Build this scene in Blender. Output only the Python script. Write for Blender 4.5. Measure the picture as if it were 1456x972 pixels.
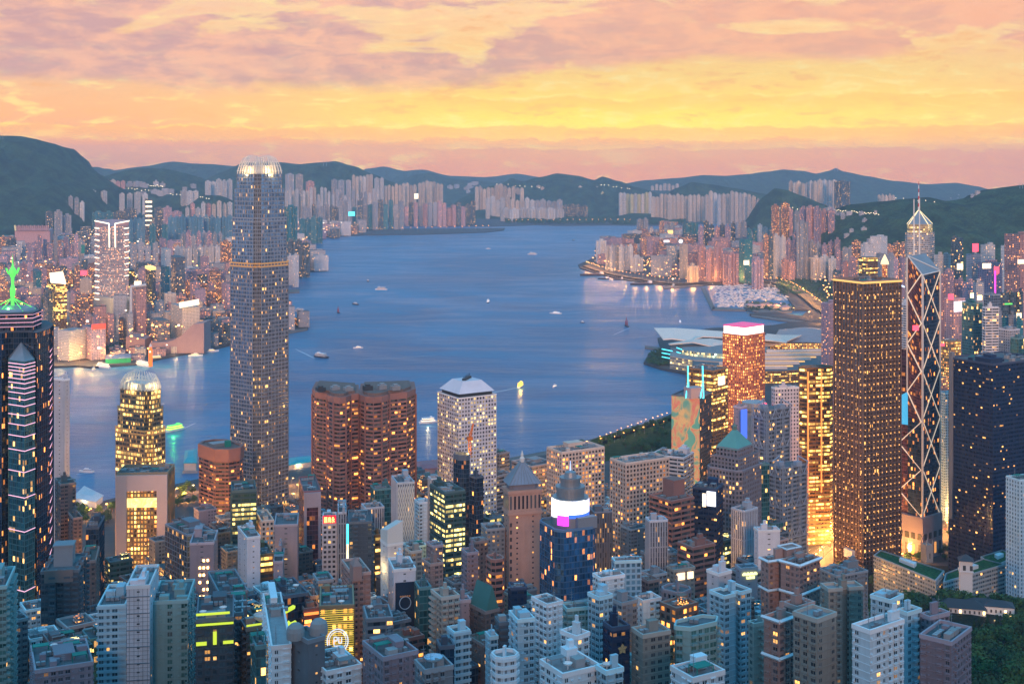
import bpy, bmesh, math, random
from math import radians, sin, cos, pi, sqrt, atan2, tan, floor
from mathutils import Vector, noise

for _o in list(bpy.data.objects):
    bpy.data.objects.remove(_o)
SC = bpy.context.scene
COL = SC.collection
RND = random.Random(11)

# ---------------------------------------------------------------- camera
F, Y0, H = 1813.0, 236.0, 400.0        # focal length and horizon row in photo pixels, eye height in metres
cam_d = bpy.data.cameras.new('camera')
cam = bpy.data.objects.new('camera', cam_d)
COL.objects.link(cam)
cam.location = (0, 0, H)
cam.rotation_euler = (radians(90), 0, 0)
cam_d.sensor_width = 36.0
cam_d.lens = 36.0 * F / 1456.0
cam_d.shift_y = -(486.0 - Y0) / 1456.0
cam_d.clip_start = 5.0
cam_d.clip_end = 60000.0
SC.camera = cam

# ---------------------------------------------------------------- view
SC.view_settings.view_transform = 'Standard'
SC.view_settings.look = 'None'
SC.view_settings.exposure = 0.36
SC.view_settings.gamma = 1.0
SC.view_settings.use_curve_mapping = False
SC.render.engine = 'CYCLES'
SC.cycles.max_bounces = 5
SC.cycles.diffuse_bounces = 2
SC.cycles.glossy_bounces = 3
SC.cycles.transmission_bounces = 2
SC.cycles.volume_bounces = 0
SC.cycles.transparent_max_bounces = 4
SC.cycles.caustics_reflective = False
SC.cycles.caustics_refractive = False
SC.cycles.sample_clamp_indirect = 3.0
SC.cycles.use_light_tree = True
SC.cycles.use_denoising = True

# ---------------------------------------------------------------- node helpers
class NT:
    def __init__(s, tree):
        s.t = tree; s.n = tree.nodes; s.l = tree.links
    def node(s, kind, **kw):
        n = s.n.new(kind)
        for k, v in kw.items():
            setattr(n, k, v)
        return n
    def put(s, sock, v):
        if isinstance(v, bpy.types.NodeSocket):
            s.l.new(v, sock)
        elif v is not None:
            try:
                sock.default_value = v
            except Exception:
                sock.default_value = (*v, 1.0) if hasattr(v, '__len__') else (v, v, v)
    def m(s, op, a, b=None, c=None, clamp=False):
        n = s.node('ShaderNodeMath', operation=op, use_clamp=clamp)
        s.put(n.inputs[0], a)
        if b is not None: s.put(n.inputs[1], b)
        if c is not None: s.put(n.inputs[2], c)
        return n.outputs[0]
    def mix(s, f, a, b, mode='MIX'):
        n = s.node('ShaderNodeMix', data_type='RGBA', blend_type=mode)
        s.put(n.inputs[0], f); s.put(n.inputs[6], a); s.put(n.inputs[7], b)
        return n.outputs[2]
    def mixf(s, f, a, b):
        n = s.node('ShaderNodeMix', data_type='FLOAT')
        s.put(n.inputs[0], f); s.put(n.inputs[2], a); s.put(n.inputs[3], b)
        return n.outputs[0]
    def ss(s, x, a, b, lo=0.0, hi=1.0):
        n = s.node('ShaderNodeMapRange', interpolation_type='SMOOTHSTEP')
        s.put(n.inputs[0], x); s.put(n.inputs[1], a); s.put(n.inputs[2], b); s.put(n.inputs[3], lo); s.put(n.inputs[4], hi)
        return n.outputs[0]
    def xyz(s, x, y, z=0.0):
        n = s.node('ShaderNodeCombineXYZ')
        s.put(n.inputs[0], x); s.put(n.inputs[1], y); s.put(n.inputs[2], z)
        return n.outputs[0]
    def sep(s, v):
        n = s.node('ShaderNodeSeparateXYZ'); s.put(n.inputs[0], v)
        return n.outputs
    def noise(s, vec, scale, detail=3.0, rough=0.55, dist=0.0, lac=2.0):
        n = s.node('ShaderNodeTexNoise')
        s.put(n.inputs['Vector'], vec); n.inputs['Scale'].default_value = scale
        n.inputs['Detail'].default_value = detail; n.inputs['Roughness'].default_value = rough
        n.inputs['Distortion'].default_value = dist; n.inputs['Lacunarity'].default_value = lac
        return n.outputs[0]
    def white(s, vec):
        n = s.node('ShaderNodeTexWhiteNoise', noise_dimensions='3D'); s.put(n.inputs[0], vec)
        return n.outputs
    def ramp(s, x, stops):
        n = s.node('ShaderNodeValToRGB'); s.put(n.inputs[0], x)
        e = n.color_ramp.elements
        while len(e) < len(stops): e.new(0.5)
        for i, (p, c) in enumerate(stops):
            e[i].position = p; e[i].color = (*c, 1.0)
        return n.outputs[0]

def srgb(r, g, b):
    f = lambda c: (c/255/12.92) if c/255 <= 0.04045 else ((c/255+0.055)/1.055)**2.4
    return (f(r), f(g), f(b))

def new_mat(name):
    m = bpy.data.materials.new(name); m.use_nodes = True
    t = NT(m.node_tree); t.n.clear()
    out = t.node('ShaderNodeOutputMaterial')
    m.cycles.emission_sampling = 'NONE'
    return m, t, out
def principled(t, out, base, rough=0.6, metal=0.0, spec=0.5, emit=None, estr=None, normal=None):
    p = t.node('ShaderNodeBsdfPrincipled')
    t.put(p.inputs['Base Color'], base); t.put(p.inputs['Roughness'], rough); t.put(p.inputs['Metallic'], metal)
    t.put(p.inputs['Specular IOR Level'], spec)
    if emit is not None:
        t.put(p.inputs['Emission Color'], emit); t.put(p.inputs['Emission Strength'], estr)
    if normal is not None: t.put(p.inputs['Normal'], normal)
    t.l.new(p.outputs[0], out.inputs[0])
    return p

# ---------------------------------------------------------------- sky (world)
SUN_EL, SUN_AZ = radians(15.5), radians(180)    # low soft light from behind the viewer
W = bpy.data.worlds.new('World'); SC.world = W; W.use_nodes = True
t = NT(W.node_tree); t.n.clear()
wout = t.node('ShaderNodeOutputWorld')
gen = t.node('ShaderNodeTexCoord').outputs['Generated']
dx, dy, dz = t.sep(gen)
R2D = 57.29578
az = t.m('MULTIPLY', t.m('ARCTAN2', dx, dy), R2D)           # degrees right of the harbour axis
el = t.m('MULTIPLY', t.m('ARCSINE', dz), R2D)               # degrees above the horizon
base = t.ramp(t.m('DIVIDE', el, 9.0, clamp=True), [
    (0.00, srgb(232, 150, 118)), (0.06, srgb(246, 168, 112)), (0.12, srgb(254, 194, 100)), (0.22, srgb(255, 212, 118)),
    (0.45, srgb(255, 214, 128)), (0.62, srgb(255, 206, 140)), (0.80, srgb(254, 208, 160)), (1.0, srgb(250, 205, 165))])
left = t.ramp(t.m('DIVIDE', el, 9.0, clamp=True), [
    (0.00, srgb(205, 142, 140)), (0.10, srgb(226, 156, 140)), (0.25, srgb(240, 176, 142)), (0.45, srgb(252, 198, 150)),
    (0.62, srgb(250, 196, 152)), (0.80, srgb(248, 200, 165)), (1.0, srgb(248, 200, 170))])
side = t.ss(t.m('ABSOLUTE', t.m('SUBTRACT', az, 7.0)), 7.0, 27.0)
col = t.mix(side, base, left)
# hot core low on the right of centre
core = t.m('MULTIPLY', t.ss(t.m('ABSOLUTE', t.m('SUBTRACT', az, 5.0)), 16.0, 0.0), t.ss(t.m('ABSOLUTE', t.m('SUBTRACT', el, 1.7)), 2.2, 0.0))
col = t.mix(t.m('MULTIPLY', core, 0.8), col, (1.12, 0.76, 0.10, 1))
v0 = t.xyz(t.m('MULTIPLY', az, 0.105), t.m('MULTIPLY', el, 0.34), 3.0)
# thin bright wisps in the open band
w1 = t.noise(t.xyz(t.m('MULTIPLY', az, 0.26), t.m('MULTIPLY', el, 0.95), 4.0), 2.1, 9.0, 0.64, 0.3)
col = t.mix(t.m('MULTIPLY', t.ss(w1, 0.52, 0.66), 0.6), col, srgb(255, 232, 160) + (1,))
col = t.mix(t.m('MULTIPLY', t.ss(w1, 0.47, 0.34), 0.55), col, srgb(246, 178, 120) + (1,))
# large mauve cloud bank above
n1 = t.noise(v0, 1.5, 8.0, 0.56, 0.35)
cover = t.ss(t.m('ADD', el, t.m('ADD', t.m('MULTIPLY', t.m('SUBTRACT', n1, .5), 2.2), t.m('MULTIPLY', t.ss(az, -2.0, 10.0), -1.3))), 3.3, 4.0)
thr = t.m('ADD', t.mixf(t.ss(az, -2.0, 10.0), 0.30, 0.44), t.m('MULTIPLY', t.ss(t.m('ADD', el, t.m('MULTIPLY', t.ss(az, -2.0, 10.0), -1.6)), 5.0, 7.0), 0.20))
bankm = t.m('MULTIPLY', t.ss(t.m('SUBTRACT', n1, thr), -0.03, 0.07), cover)
n2 = t.noise(t.xyz(t.m('MULTIPLY', az, 0.3), t.m('MULTIPLY', el, 0.9), 9.0), 1.5, 6.0, 0.6, 0.3)
bcol = t.mix(t.ss(n2, 0.35, 0.65), srgb(200, 156, 162) + (1,), srgb(250, 188, 160) + (1,))
bcol = t.mix(t.ss(az, -6.0, 12.0), bcol, t.mix(0.5, bcol, srgb(250, 176, 138) + (1,)))
edge = t.m('MULTIPLY', t.ss(t.m('ABSOLUTE', t.m('SUBTRACT', n1, thr)), 0.06, 0.0), cover)
col = t.mix(t.m('MULTIPLY', bankm, 0.80), col, bcol)
col = t.mix(t.m('MULTIPLY', edge, 0.38), col, srgb(255, 222, 158) + (1,))
# far banks low on the horizon, each with a lit rim
def bank(col, h0, amp, scale, seed, body, rim, a0, a1, depth, strength, rw=0.09):
    nn = t.noise(t.xyz(t.m('MULTIPLY', az, 1.0), seed, t.m('MULTIPLY', el, .35)), scale, 9.0, 0.66)
    top = t.m('ADD', h0, t.m('MULTIPLY', t.m('SUBTRACT', nn, 0.5), amp))
    d = t.m('SUBTRACT', top, el)
    inside = t.m('MULTIPLY', t.ss(d, -0.02, 0.03), t.ss(d, depth, depth*0.25))
    vis = t.m('MULTIPLY', t.ss(az, a0-4, a0), t.ss(az, a1+5, a1))
    col = t.mix(t.m('MULTIPLY', t.m('MULTIPLY', inside, vis), strength), col, body)
    r = t.m('MULTIPLY', t.ss(t.m('ABSOLUTE', t.m('SUBTRACT', d, 0.01)), rw, 0.0), vis)
    r = t.m('MULTIPLY', r, t.ss(t.noise(t.xyz(az, t.m('MULTIPLY', el, 2.0), seed+3), 0.9, 5.0, 0.7), 0.40, 0.66))
    return t.mix(t.m('MULTIPLY', r, 0.62), col, rim)
col = bank(col, 3.1, 1.4, 0.35, 21.0, srgb(252, 196, 110) + (1,), srgb(255, 232, 150) + (1,), -2.0, 30.0, 0.9, 0.5, 0.10)
col = bank(col, 1.75, 0.9, 0.5, 2.0, srgb(240, 176, 116) + (1,), srgb(255, 226, 120) + (1,), -30.0, 30.0, 1.0, 0.55, 0.10)
col = bank(col, 1.2, 1.3, 0.4, 7.0, srgb(236, 156, 128) + (1,), srgb(255, 214, 110) + (1,), -18.0, 12.0, 0.8, 0.5, 0.10)
col = bank(col, 0.80, 0.95, 0.35, 5.0, srgb(226, 146, 128) + (1,), srgb(255, 206, 110) + (1,), -3.0, 30.0, 2.0, 0.55, 0.09)
# the rest of the dome: cool evening blue
nish = t.node('ShaderNodeTexSky', sky_type='NISHITA', sun_disc=False)
nish.sun_elevation = SUN_EL; nish.sun_rotation = SUN_AZ
nish.air_density = 1.4; nish.dust_density = 0.6; nish.ozone_density = 3.0
dome = t.mix(0.80, t.mix(1.0, nish.outputs[0], (0.12, 0.12, 0.12, 1), 'MULTIPLY'), (0.10, 0.58, 1.06, 1))
n3 = t.noise(gen, 2.2, 5.0)
dome = t.mix(t.m('MULTIPLY', t.ss(n3, 0.4, 0.7), 0.4), dome, (0.24, 0.66, 1.05, 1))
front = t.m('MULTIPLY', t.ss(t.m('ABSOLUTE', az), 75.0, 30.0), t.ss(el, 16.0, 8.5))
# pink belt round the rest of the horizon
belt = t.m('MULTIPLY', t.ss(el, 18.0, 0.0), 0.3)
dome = t.mix(belt, dome, (0.62, 0.44, 0.50, 1))
dome = t.mix(t.ss(el, 0.0, -6.0), dome, (0.05, 0.07, 0.11, 1))
col = t.mix(front, dome, col)
lift = t.ss(el, 4.5, 0.2, 1.0, 1.75)
col = t.mix(front, col, t.mix(1.0, col, t.xyz(lift, t.m('POWER', lift, 0.80), t.m('POWER', lift, -1.0)), 'MULTIPLY'))
bg = t.node('ShaderNodeBackground')
t.put(bg.inputs[0], col); bg.inputs[1].default_value = 0.86
t.l.new(bg.outputs[0], wout.inputs[0])

# ---------------------------------------------------------------- soft low sun
sun_d = bpy.data.lights.new('sun', 'SUN'); sun = bpy.data.objects.new('sun', sun_d); COL.objects.link(sun)
sun_d.energy = 2.4; sun_d.angle = radians(12); sun_d.color = (1.0, 0.52, 0.32)
_dir = Vector((sin(SUN_AZ)*cos(SUN_EL), cos(SUN_AZ)*cos(SUN_EL), sin(SUN_EL)))
sun.rotation_euler = _dir.to_track_quat('Z', 'Y').to_euler()

# ---------------------------------------------------------------- mapping from the photo to metres
def X(px, d): return (px - 728.0) * d / F
def Z(py, d): return H - (py - Y0) * d / F
def GD(py, z=4.0): return (H - z) * F / (py - Y0)
def G(px, py, z=4.0):
    d = GD(py, z); return Vector((X(px, d), d, z))

def tag(o, label=None, cat=None, group=None, kind=None):
    if label: o['label'] = label
    if cat: o['category'] = cat
    if group: o['group'] = group
    if kind: o['kind'] = kind
    return o
def empty(name, loc, label, cat, group=None, rz=0.0):
    o = bpy.data.objects.new(name, None); COL.objects.link(o)
    o.location = loc; o.rotation_euler = (0, 0, rz); o.empty_display_size = 5
    return tag(o, label, cat, group)

LOG = []
class MB:
    """collects polygons with UVs and material slots, links them as one mesh object"""
    def __init__(s): s.v = []; s.f = []; s.uv = []; s.mi = []; s.sm = []
    def face(s, pts, uvs=None, mi=0, smooth=False):
        i = len(s.v); s.v += [tuple(p) for p in pts]; s.f.append(tuple(range(i, i+len(pts))))
        s.uv += list(uvs) if uvs else [(0.0, 0.0)]*len(pts)
        s.mi.append(mi); s.sm.append(smooth)
    def prism(s, pts, z0, z1, mi=0, cap=True, bottom=False, uvf=None, capmi=None, z1f=None):
        n = len(pts)
        for k in range(n):
            a, b = pts[k], pts[(k+1) % n]
            if uvf:
                u0, u1, v0, v1 = uvf(k, a, b, z0, z1)
            else:
                L = sqrt((b[0]-a[0])**2+(b[1]-a[1])**2); u0, u1, v0, v1 = 0, L, z0, z1
            za = z1 if z1f is None else z1f(a); zb = z1 if z1f is None else z1f(b)
            s.face([(a[0], a[1], z0), (b[0], b[1], z0), (b[0], b[1], zb), (a[0], a[1], za)], [(u0, v0), (u1, v0), (u1, v1), (u0, v1)], mi)
        if cap: s.face([(p[0], p[1], z1 if z1f is None else z1f(p)) for p in pts], [(p[0], p[1]) for p in pts], mi if capmi is None else capmi)
        if bottom: s.face([(p[0], p[1], z0) for p in reversed(pts)], None, mi)
    def box(s, c, sx, sy, sz, rz=0.0, mi=0, bottom=True):
        ca, sa = cos(rz), sin(rz)
        pts = [(c[0]+x*ca-y*sa, c[1]+x*sa+y*ca) for x, y in ((-sx/2, -sy/2), (sx/2, -sy/2), (sx/2, sy/2), (-sx/2, sy/2))]
        s.prism(pts, c[2], c[2]+sz, mi, True, bottom)
    def bar(s, a, b, w, w2=None, n=4, mi=0, up=None):
        a, b = Vector(a), Vector(b); d = b-a
        if d.length < 1e-6: return
        w2 = w if w2 is None else w2
        z = d.normalized(); x = z.orthogonal().normalized() if up is None else z.cross(Vector(up)).normalized(); y = z.cross(x)
        ra = [a+(x*cos(2*pi*(k+.5)/n)+y*sin(2*pi*(k+.5)/n))*w*0.7071 for k in range(n)]
        rb = [b+(x*cos(2*pi*(k+.5)/n)+y*sin(2*pi*(k+.5)/n))*w2*0.7071 for k in range(n)]
        for k in range(n):
            j = (k+1) % n
            s.face([ra[k], ra[j], rb[j], rb[k]], [(k, 0), (k+1, 0), (k+1, d.length), (k, d.length)], mi)
        s.face(list(reversed(ra)), None, mi); s.face(rb, None, mi)
    def lathe(s, c, prof, n=16, mi=0, smooth=True):
        for i in range(len(prof)-1):
            (r0, z0), (r1, z1) = prof[i], prof[i+1]
            for k in range(n):
                a0, a1 = 2*pi*k/n, 2*pi*(k+1)/n
                P = lambda r, a, z: (c[0]+r*cos(a), c[1]+r*sin(a), c[2]+z)
                q = [P(r0, a0, z0), P(r0, a1, z0), P(r1, a1, z1), P(r1, a0, z1)]
                if r1 < 1e-6: q = q[:3]
                elif r0 < 1e-6: q = [q[0], q[2], q[3]]
                s.face(q, [(k, z0), (k+1, z0), (k+1, z1), (k, z1)][:len(q)], mi, smooth)
    def build(s, name, mats, parent=None, origin=None, merge=False):
        me = bpy.data.meshes.new(name)
        o3 = Vector(origin) if origin is not None else Vector((0, 0, 0))
        me.from_pydata([(v[0]-o3.x, v[1]-o3.y, v[2]-o3.z) for v in s.v], [], s.f)
        if not isinstance(mats, (list, tuple)): mats = [mats]
        for m in mats: me.materials.append(m)
        me.polygons.foreach_set('material_index', s.mi)
        me.polygons.foreach_set('use_smooth', s.sm)
        ul = me.uv_layers.new(name='UVMap')
        flat = [c for p in s.uv for c in p]
        ul.data.foreach_set('uv', flat)
        if merge:
            bm = bmesh.new(); bm.from_mesh(me); bmesh.ops.remove_doubles(bm, verts=bm.verts, dist=0.01)
            bmesh.ops.recalc_face_normals(bm, faces=bm.faces); bm.to_mesh(me); bm.free()
        o = bpy.data.objects.new(name, me); COL.objects.link(o); LOG.append(o)
        if parent is not None: o.parent = parent
        elif origin is not None: o.location = o3
        return o
# ---------------------------------------------------------------- plain materials
def simple(name, col, rough=0.7, metal=0.0, var=0.25, scale=0.08, spec=0.4, bump=0.0):
    m, t, out = new_mat(name)
    obj = t.node('ShaderNodeTexCoord').outputs['Object']
    oi = t.node('ShaderNodeObjectInfo').outputs['Random']
    n = t.noise(obj, scale, 5.0, 0.65)
    k = t.m('ADD', 1.0-var, t.m('MULTIPLY', n, var*2.0))
    k = t.m('MULTIPLY', k, t.m('ADD', 0.88, t.m('MULTIPLY', oi, 0.24)))
    c = t.mix(1.0, (*col, 1), t.xyz(k, k, k), 'MULTIPLY')
    nrm = None
    if bump:
        b = t.node('ShaderNodeBump'); b.inputs['Strength'].default_value = bump; t.put(b.inputs['Height'], t.noise(obj, scale*6, 4.0))
        nrm = b.outputs[0]
    principled(t, out, c, rough, metal, spec, normal=nrm)
    return m
def glow(name, col, s, sample=False):
    m, t, out = new_mat(name)
    principled(t, out, (*[min(1, c*0.5) for c in col], 1), 0.5, 0, 0.3, (*col, 1), s)
    m.cycles.emission_sampling = 'AUTO' if sample else 'NONE'
    return m
M = {}
M['concrete'] = simple('concrete', (0.30, 0.30, 0.30), 0.8)
M['deck'] = simple('roof_deck', (0.13, 0.14, 0.15), 0.9, var=0.45, scale=0.3)
M['deck_pale'] = simple('roof_deck_pale', (0.27, 0.28, 0.29), 0.9, var=0.4, scale=0.3)
M['deck_brown'] = simple('roof_deck_brown', (0.19, 0.13, 0.11), 0.9, var=0.4, scale=0.3)
M['metal'] = simple('grey_metal', (0.32, 0.34, 0.36), 0.45, 0.5)
M['darkmetal'] = simple('dark_metal', (0.06, 0.065, 0.07), 0.5, 0.3)
M['white'] = simple('white_paint', (0.72, 0.72, 0.70), 0.55, var=0.12)
M['asphalt'] = simple('asphalt', (0.055, 0.055, 0.058), 0.85, var=0.3, scale=0.05)
M['paving'] = simple('paving', (0.17, 0.15, 0.14), 0.85, var=0.4, scale=0.05)
M['red'] = simple('red_paint', (0.55, 0.05, 0.04), 0.5)
M['green'] = simple('green_net', (0.01, 0.22, 0.17), 0.7)
M['hull'] = simple('dark_hull', (0.05, 0.05, 0.07), 0.5)
M['warm'] = glow('warm_lamp', (1.0, 0.55, 0.18), 9.0)
M['sodium'] = glow('sodium_lamp', (1.0, 0.36, 0.07), 9.0)
M['cool'] = glow('cool_lamp', (0.85, 0.92, 1.0), 7.0)

def screen_mat(name, ca, cb, s, scale):
    m, t, out = new_mat(name); obj = t.node('ShaderNodeTexCoord').outputs['Object']
    n = t.noise(obj, scale, 3.0, .6, 1.5); n2 = t.noise(obj, scale*4, 2.0)
    c = t.mix(t.ss(n, .42, .60), (*ca, 1), (*cb, 1)); k = t.m('MULTIPLY', s, t.m('ADD', .55, t.m('MULTIPLY', n2, .9)))
    principled(t, out, (.2, .2, .2, 1), .4, 0, .3, c, k); return m
def grass_mat(name, c1, c2, s=0.05):
    m, t, out = new_mat(name)
    obj = t.node('ShaderNodeTexCoord').outputs['Object']
    n = t.noise(obj, s, 8.0, 0.7); n2 = t.noise(obj, s*9, 4.0, 0.7)
    c = t.mix(t.ss(n, 0.35, 0.65), (*c1, 1), (*c2, 1))
    c = t.mix(t.ss(n2, 0.3, 0.75), t.mix(0.6, c, (0, 0, 0, 1)), c)
    b = t.node('ShaderNodeBump'); b.inputs['Strength'].default_value = 1.0; b.inputs['Distance'].default_value = 6.0
    t.put(b.inputs['Height'], t.noise(obj, s*4, 6.0, 0.75))
    principled(t, out, c, 0.95, 0, 0.1, normal=b.outputs[0])
    return m
M['hill'] = grass_mat('hill_forest', (0.022, 0.058, 0.038), (0.085, 0.15, 0.07), 0.011)
M['lawn'] = grass_mat('lawn', (0.05, 0.10, 0.03), (0.09, 0.15, 0.05), 0.08)

# ---------------------------------------------------------------- water: one wide sheet to the horizon
m, t, out = new_mat('sea_water')
obj = t.node('ShaderNodeTexCoord').outputs['Object']
n_big = t.noise(obj, 0.0011, 6.0, 0.6, 1.2)
mp = t.node('ShaderNodeMapping'); mp.inputs['Scale'].default_value = (0.35, 1.0, 1.0); mp.inputs['Rotation'].default_value = (0, 0, radians(24)); t.put(mp.inputs[0], obj)
n_st = t.noise(mp.outputs[0], 0.006, 8.0, 0.68, 1.6)
n_wv = t.noise(mp.outputs[0], 0.045, 6.0, 0.72, 0.4)
c = t.mix(t.ss(n_big, 0.35, 0.65), (0.005, 0.085, 0.22, 1), (0.018, 0.18, 0.36, 1))
c = t.mix(t.m('MULTIPLY', t.ss(n_st, 0.45, 0.70), 0.8), c, (0.05, 0.22, 0.37, 1))
b1 = t.node('ShaderNodeBump'); b1.inputs['Strength'].default_value = 0.8; b1.inputs['Distance'].default_value = 6.0
t.put(b1.inputs['Height'], t.m('ADD', n_wv, t.m('MULTIPLY', n_st, 1.6)))
rough = t.m('ADD', 0.28, t.m('MULTIPLY', t.ss(n_st, 0.35, 0.7), 0.22))
principled(t, out, c, rough, 0, 0.5, normal=b1.outputs[0])
M['water'] = m
mb = MB(); xs = 12000.0
NX, NY = 12, 12
for i in range(NX):
    for j in range(NY):
        x0, x1 = -xs+2*xs*i/NX, -xs+2*xs*(i+1)/NX; y0, y1 = 400+18300*j/NY, 400+18300*(j+1)/NY
        mb.face([(x0, y0, 0), (x1, y0, 0), (x1, y1, 0), (x0, y1, 0)])
tag(mb.build('harbour_water', M['water']), kind='structure')

# ---------------------------------------------------------------- land sheets with quay walls
def land(name, pix, z, mat, extra_front=None, zb=-1.0, pts=None):
    P = [G(x, y, z) for x, y in pix] if pts is None else pts
    mb = MB(); mb.prism([(p[0], p[1]) for p in P], zb, z, 0, True, False)
    # triangulate safely through bmesh for concave outlines
    o = mb.build(name, [mat])
    bm = bmesh.new(); bm.from_mesh(o.data); bmesh.ops.triangulate(bm, faces=[f for f in bm.faces if len(f.verts) > 4]); bm.to_mesh(o.data); bm.free()
    return tag(o, kind='structure')
M['city'] = simple('city_ground', (0.075, 0.072, 0.075), 0.9, var=0.5, scale=0.02)

# Kowloon: tip of the peninsula, Hung Hom, the old runway, and the far shore
kow = [(-400, 512), (0, 517), (60, 521), (110, 519), (128, 521), (200, 516), (222, 510), (262, 502), (300, 496), (340, 486), (372, 476),
       (402, 470), (438, 466), (436, 460), (408, 456), (392, 440), (398, 412), (410, 400), (432, 386), (464, 384), (464, 380), (440, 379), (438, 360),
       (436, 344), (450, 337), (520, 334), (600, 333), (690, 330), (716, 327), (718, 324), (640, 325), (520, 325), (500, 321), (560, 318)]
P = [G(x, y) for x, y in kow]
P += [Vector((X(700, GD(319)), GD(319), 4)), Vector((X(700, GD(317)), 9400, 4)), Vector((-1000, 12500, 4)), Vector((-5200, 12500, 4)), Vector((-5200, 2600, 4))]
land('kowloon_ground', None, 4.0, M['city'], pts=P)
far = [(560, 320.5), (700, 321.5), (760, 319.6), (800, 320.5), (860, 319.8), (930, 320.5), (1000, 318)]
P = [G(x, y) for x, y in far] + [Vector((3200, 9000, 4)), Vector((3200, 13500, 4)), Vector((-1500, 13500, 4))]
land('eastern_shore_ground', None, 3.9, M['city'], pts=[(p[0], p[1]) for p in P])
# Hong Kong Island waterfront
isl = [(-500, 712), (60, 716), (110, 722), (160, 708), (240, 690), (300, 676), (440, 668), (590, 663), (700, 655), (780, 640), (850, 622), (905, 606), (950, 590),
       (975, 576), (985, 552), (975, 530), (940, 523), (915, 515), (922, 503), (940, 498), (935, 480), (1010, 466), (1100, 462), (1120, 458), (1150, 456),
       (1090, 449), (1066, 447), (1066, 445), (1100, 443), (1140, 449), (1150, 440), (1060, 440), (1058, 436), (1130, 437), (1120, 424), (1105, 409), (1060, 403), (1010, 404),
       (1000, 405), (960, 407), (925, 402), (880, 396), (845, 387), (825, 381), (822, 376), (836, 370), (850, 362), (900, 350), (930, 340), (960, 332)]
P = [G(x, y) for x, y in isl]
P += [Vector((1600, 8200, 4)), Vector((4200, 8200, 4)), Vector((4200, 420, 4)), Vector((-900, 420, 4))]
land('island_ground', None, 4.0, M['city'], pts=[(p[0], p[1]) for p in P])

# foreground slope climbing towards the viewer
def terr(x, y):
    """height of the mid-levels slope at a point"""
    s = y - 0.10*x
    if 900 < y < 1110 and x > 180: return terr0(x, y)+21*math.exp(-((x-340)/95)**2-((y-990)/48)**2)   # the garden knoll under the mansion
    return terr0(x, y)
def terr0(x, y):
    s = y - 0.10*x
    if s > 1230: return 4.0
    if s > 1000: return 4 + (1230-s)/230*24
    if s > 760: return 28 + (1000-s)/240*52
    return 80 + (760-s)*0.30
mb = MB(); nx, ny = 88, 68
gx = lambda i: -620+1640*i/nx
gy = lambda j: 330+1000*j/ny
def tz(x, y): 
    z = terr(x, y); return z if z <= 4.0 else z+2.2*noise.noise(Vector((x*0.02, y*0.02, 0)))
for i in range(nx):
    for j in range(ny):
        q = [(gx(i), gy(j)), (gx(i+1), gy(j)), (gx(i+1), gy(j+1)), (gx(i), gy(j+1))]
        if all(terr(*p) <= 4.0 for p in q): continue
        mb.face([(x, y, tz(x, y)-0.15) for x, y in q], None, 0, True)
M['slope'] = grass_mat('hillside_ground', (0.03, 0.045, 0.03), (0.06, 0.07, 0.055), 0.03)
tag(mb.build('hillside', M['slope'], merge=True), kind='structure')

# ---------------------------------------------------------------- hills
def hill(prof, d, thick, seed, name='hill', zb=4.0, rough=1.0, res=None, mat=None):
    """prof: the skyline as photo pixels, standing at distance d; falls away in front and behind over 'thick' metres"""
    x0, x1 = prof[0][0], prof[-1][0]
    W_ = X(x1, d)-X(x0, d)
    n = max(60, int((x1-x0)/2)) if res is None else res
    m_ = 40
    def hgt(px):
        for k in range(len(prof)-1):
            if prof[k][0] <= px <= prof[k+1][0]:
                f = (px-prof[k][0])/(prof[k+1][0]-prof[k][0]); f = f*f*(3-2*f)*0.5+f*0.5
                return Z(prof[k][1]*(1-f)+prof[k+1][1]*f, d)
        return zb
    bm = bmesh.new(); V = []
    for i in range(n+1):
        px = x0+(x1-x0)*i/n; hx = max(hgt(px), zb); row = []
        for j in range(m_+1):
            s = -1+2*j/m_                                   # -1 front foot, +1 back foot
            wx = X(px, d)
            g = noise.noise(Vector((wx*0.0016, s*1.3, seed)))
            sp = s+0.30*g*(1-abs(s))*rough
            fall = max(0.0, 1-abs(sp))**0.9
            fall = fall*fall*(3-2*fall)*0.45+fall*0.55
            z = zb-3+(hx-zb)*fall
            e = noise.fractal(Vector((wx*0.004, (d+s*thick)*0.004, seed)), 1.0, 2.0, 5)
            rid = 1-abs(noise.noise(Vector((wx*0.0032, s*0.6+seed, seed*2))))*2
            e2 = noise.fractal(Vector((wx*0.013, (d+s*thick)*0.009, seed)), 1.0, 2.0, 4)
            z += (e*0.09+e2*0.10+(rid-0.5)*0.28*(1-fall*.8))*(hx-zb)*fall*rough*(1.0 if abs(s) > 0.08 else 0.25)
            if abs(s) < 1e-6: z = hx+e*0.012*(hx-zb)
            else: z = min(z, zb-3+(hx-zb)*(1.0 if s > 0 else 1.0)*(1-abs(s)*0.25)+2)
            row.append(bm.verts.new((wx*(1+s*thick/d*0.0), d+s*thick, max(z, zb-3))))
        V.append(row)
    for i in range(n):
        for j in range(m_):
            f = bm.faces.new((V[i][j], V[i+1][j], V[i+1][j+1], V[i][j+1])); f.smooth = True
    me = bpy.data.meshes.new(name); bm.to_mesh(me); bm.free()
    me.materials.append(mat or M['hill'])
    o = bpy.data.objects.new(name, me); COL.objects.link(o)
    return tag(o, kind='structure')
hill([(-330, 320), (-250, 250), (-120, 205), (-30, 195), (0, 193), (30, 194), (52, 198), (72, 213), (98, 236), (120, 254), (142, 266), (165, 292), (185, 318)], 7600, 2000, 1.0)
hill([(90, 262), (115, 238), (138, 237), (158, 243), (200, 237), (245, 230), (290, 233), (330, 236), (420, 233), (450, 236), (500, 262)], 13500, 1900, 2.0)
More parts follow.
